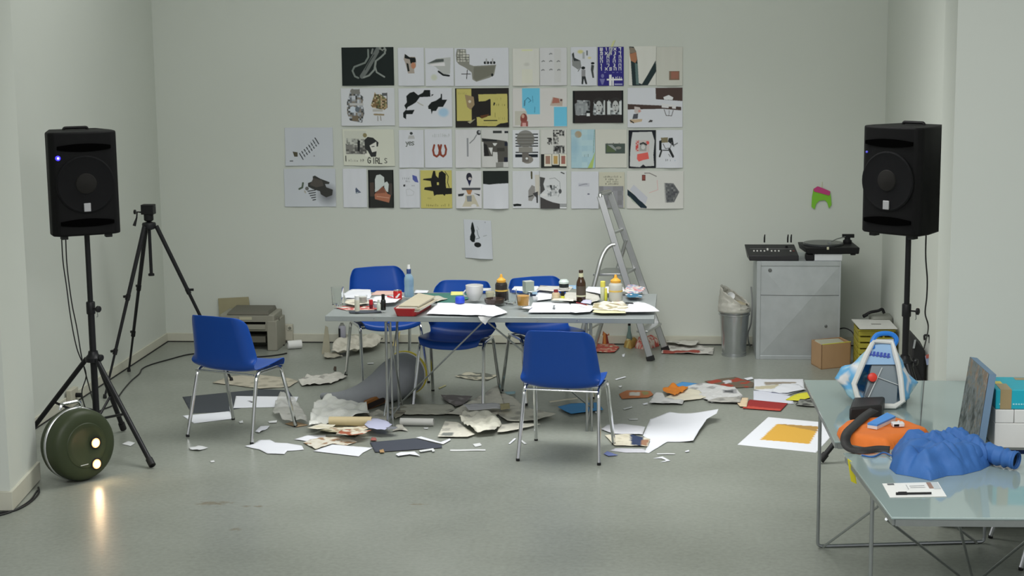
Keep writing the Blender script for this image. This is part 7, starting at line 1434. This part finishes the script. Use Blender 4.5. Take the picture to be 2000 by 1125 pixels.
for j in range(nv):
    for i in range(nu):
        u, v = i/(nu-1), j/(nv-1); p = bf.lerp(bn_, u).lerp(tf.lerp(tn, u), v)-nrm_*0.002; vs.append(tuple(p))
        t_ = 0.25+0.35*v+0.35*noise.noise((u*9, v*5, 1.5))+0.3*noise.noise((u*22, v*11, 4.2))+0.25*noise.noise((u*30, v*18, 7.2)); cols.append(pl2[int(max(0, min(6, t_*7)))]+(1,))
fs = [(j*nu+i, j*nu+i+1, (j+1)*nu+i+1, (j+1)*nu+i) for j in range(nv-1) for i in range(nu-1)]
me = colmesh('painted_face', vs, fs, cols, PAPER, cv.location); o = bpy.data.objects.new('painted_face', me); COL.objects.link(o); o.parent = cv
y0 = UZ(1936, 875, GZ).y; x0 = UZ(1936, 875, GZ).x+0.012; sB = SC((x0, y0, GZ)); h1 = 50/sB; h2 = 27/sB; xm = UY(1981, 812, y0).x
WBX = MT('carton_white', (206, 206, 202), 0.6)
def carton(name, label, x0, x1, y0, y1, z0, z1, m_, tape=None):
    t = thing(name, label, 'box', ((x0+x1)/2, y0, z0)); part('carton', MB().box(x0, x1, y0, y1, z0+0.0005, z1-0.0005), m_, t, world=True, bevel=0.003)
    part('lid_seam', MB().box(x0+0.004, x1-0.004, (y0+y1)/2-0.001, (y0+y1)/2+0.001, z1-0.001, z1), MT('seam_grey', (150, 150, 146)), t, world=True); return t
x2 = 4.34
carton('carton_box', 'wide white carton at the bottom of the box stack on the glass table', x0, x2, y0, y0+0.26, GZ+0.001, GZ+h1, WBX)
carton('carton_box', 'small white carton directly behind the canvas under the teal box', x0, xm-0.001, y0, y0+0.26, GZ+h1, GZ+h1+h2, WBX)
carton('carton_box', 'white carton at the picture edge under the teal box', xm+0.001, x2, y0, y0+0.26, GZ+h1, GZ+h1+h2, WBX)
zt_ = GZ+h1+h2; h3 = 39/sB
tl = thing('teal_box', 'bright teal box with brown tape on top of the white cartons', 'box', ((x0+x2)/2, y0, zt_))
part('carton', MB().box(x0, x2, y0+0.005, y0+0.26, zt_+0.001, zt_+h3), MT('teal_card', (24, 158, 176), 0.5), tl, world=True, bevel=0.003)
xt0, xt1 = UY(1954, 780, y0).x, UY(1976, 780, y0).x
TPE = MT('brown_tape', (150, 132, 96), 0.35)
part('tape', MB().box(xt0, xt1, y0+0.003, y0+0.006, zt_+0.002, zt_+h3), TPE, tl, world=True); part('tape', MB().box(xt0, xt1, y0+0.003, y0+0.12, zt_+h3, zt_+h3+0.0015), TPE, tl, world=True)
part('yellow_sticker', MB().box(x0+0.02, x0+0.05, y0+0.12, y0+0.17, zt_+h3, zt_+h3+0.001), MT('sticker_yellow', (200, 186, 80)), tl, world=True)
part('torn_patch', MB().box(x0+0.12, x0+0.22, y0+0.2, y0+0.245, zt_+h3, zt_+h3+0.001), TPE, tl, world=True)
for i in range(5): part('printed_letter', MB().box(xt1+0.006+i*0.011, xt1+0.013+i*0.011, y0+0.0035, y0+0.0052, zt_+0.02, zt_+0.026), MT('print_pale', (150, 206, 212)), tl, world=True, smooth=False)
for i in range(3): part('printed_letter', MB().box(x0+0.015+i*0.01, x0+0.021+i*0.01, y0+0.0035, y0+0.0052, zt_+0.02, zt_+0.026), MT('print_pale', (150, 206, 212)), tl, world=True, smooth=False)
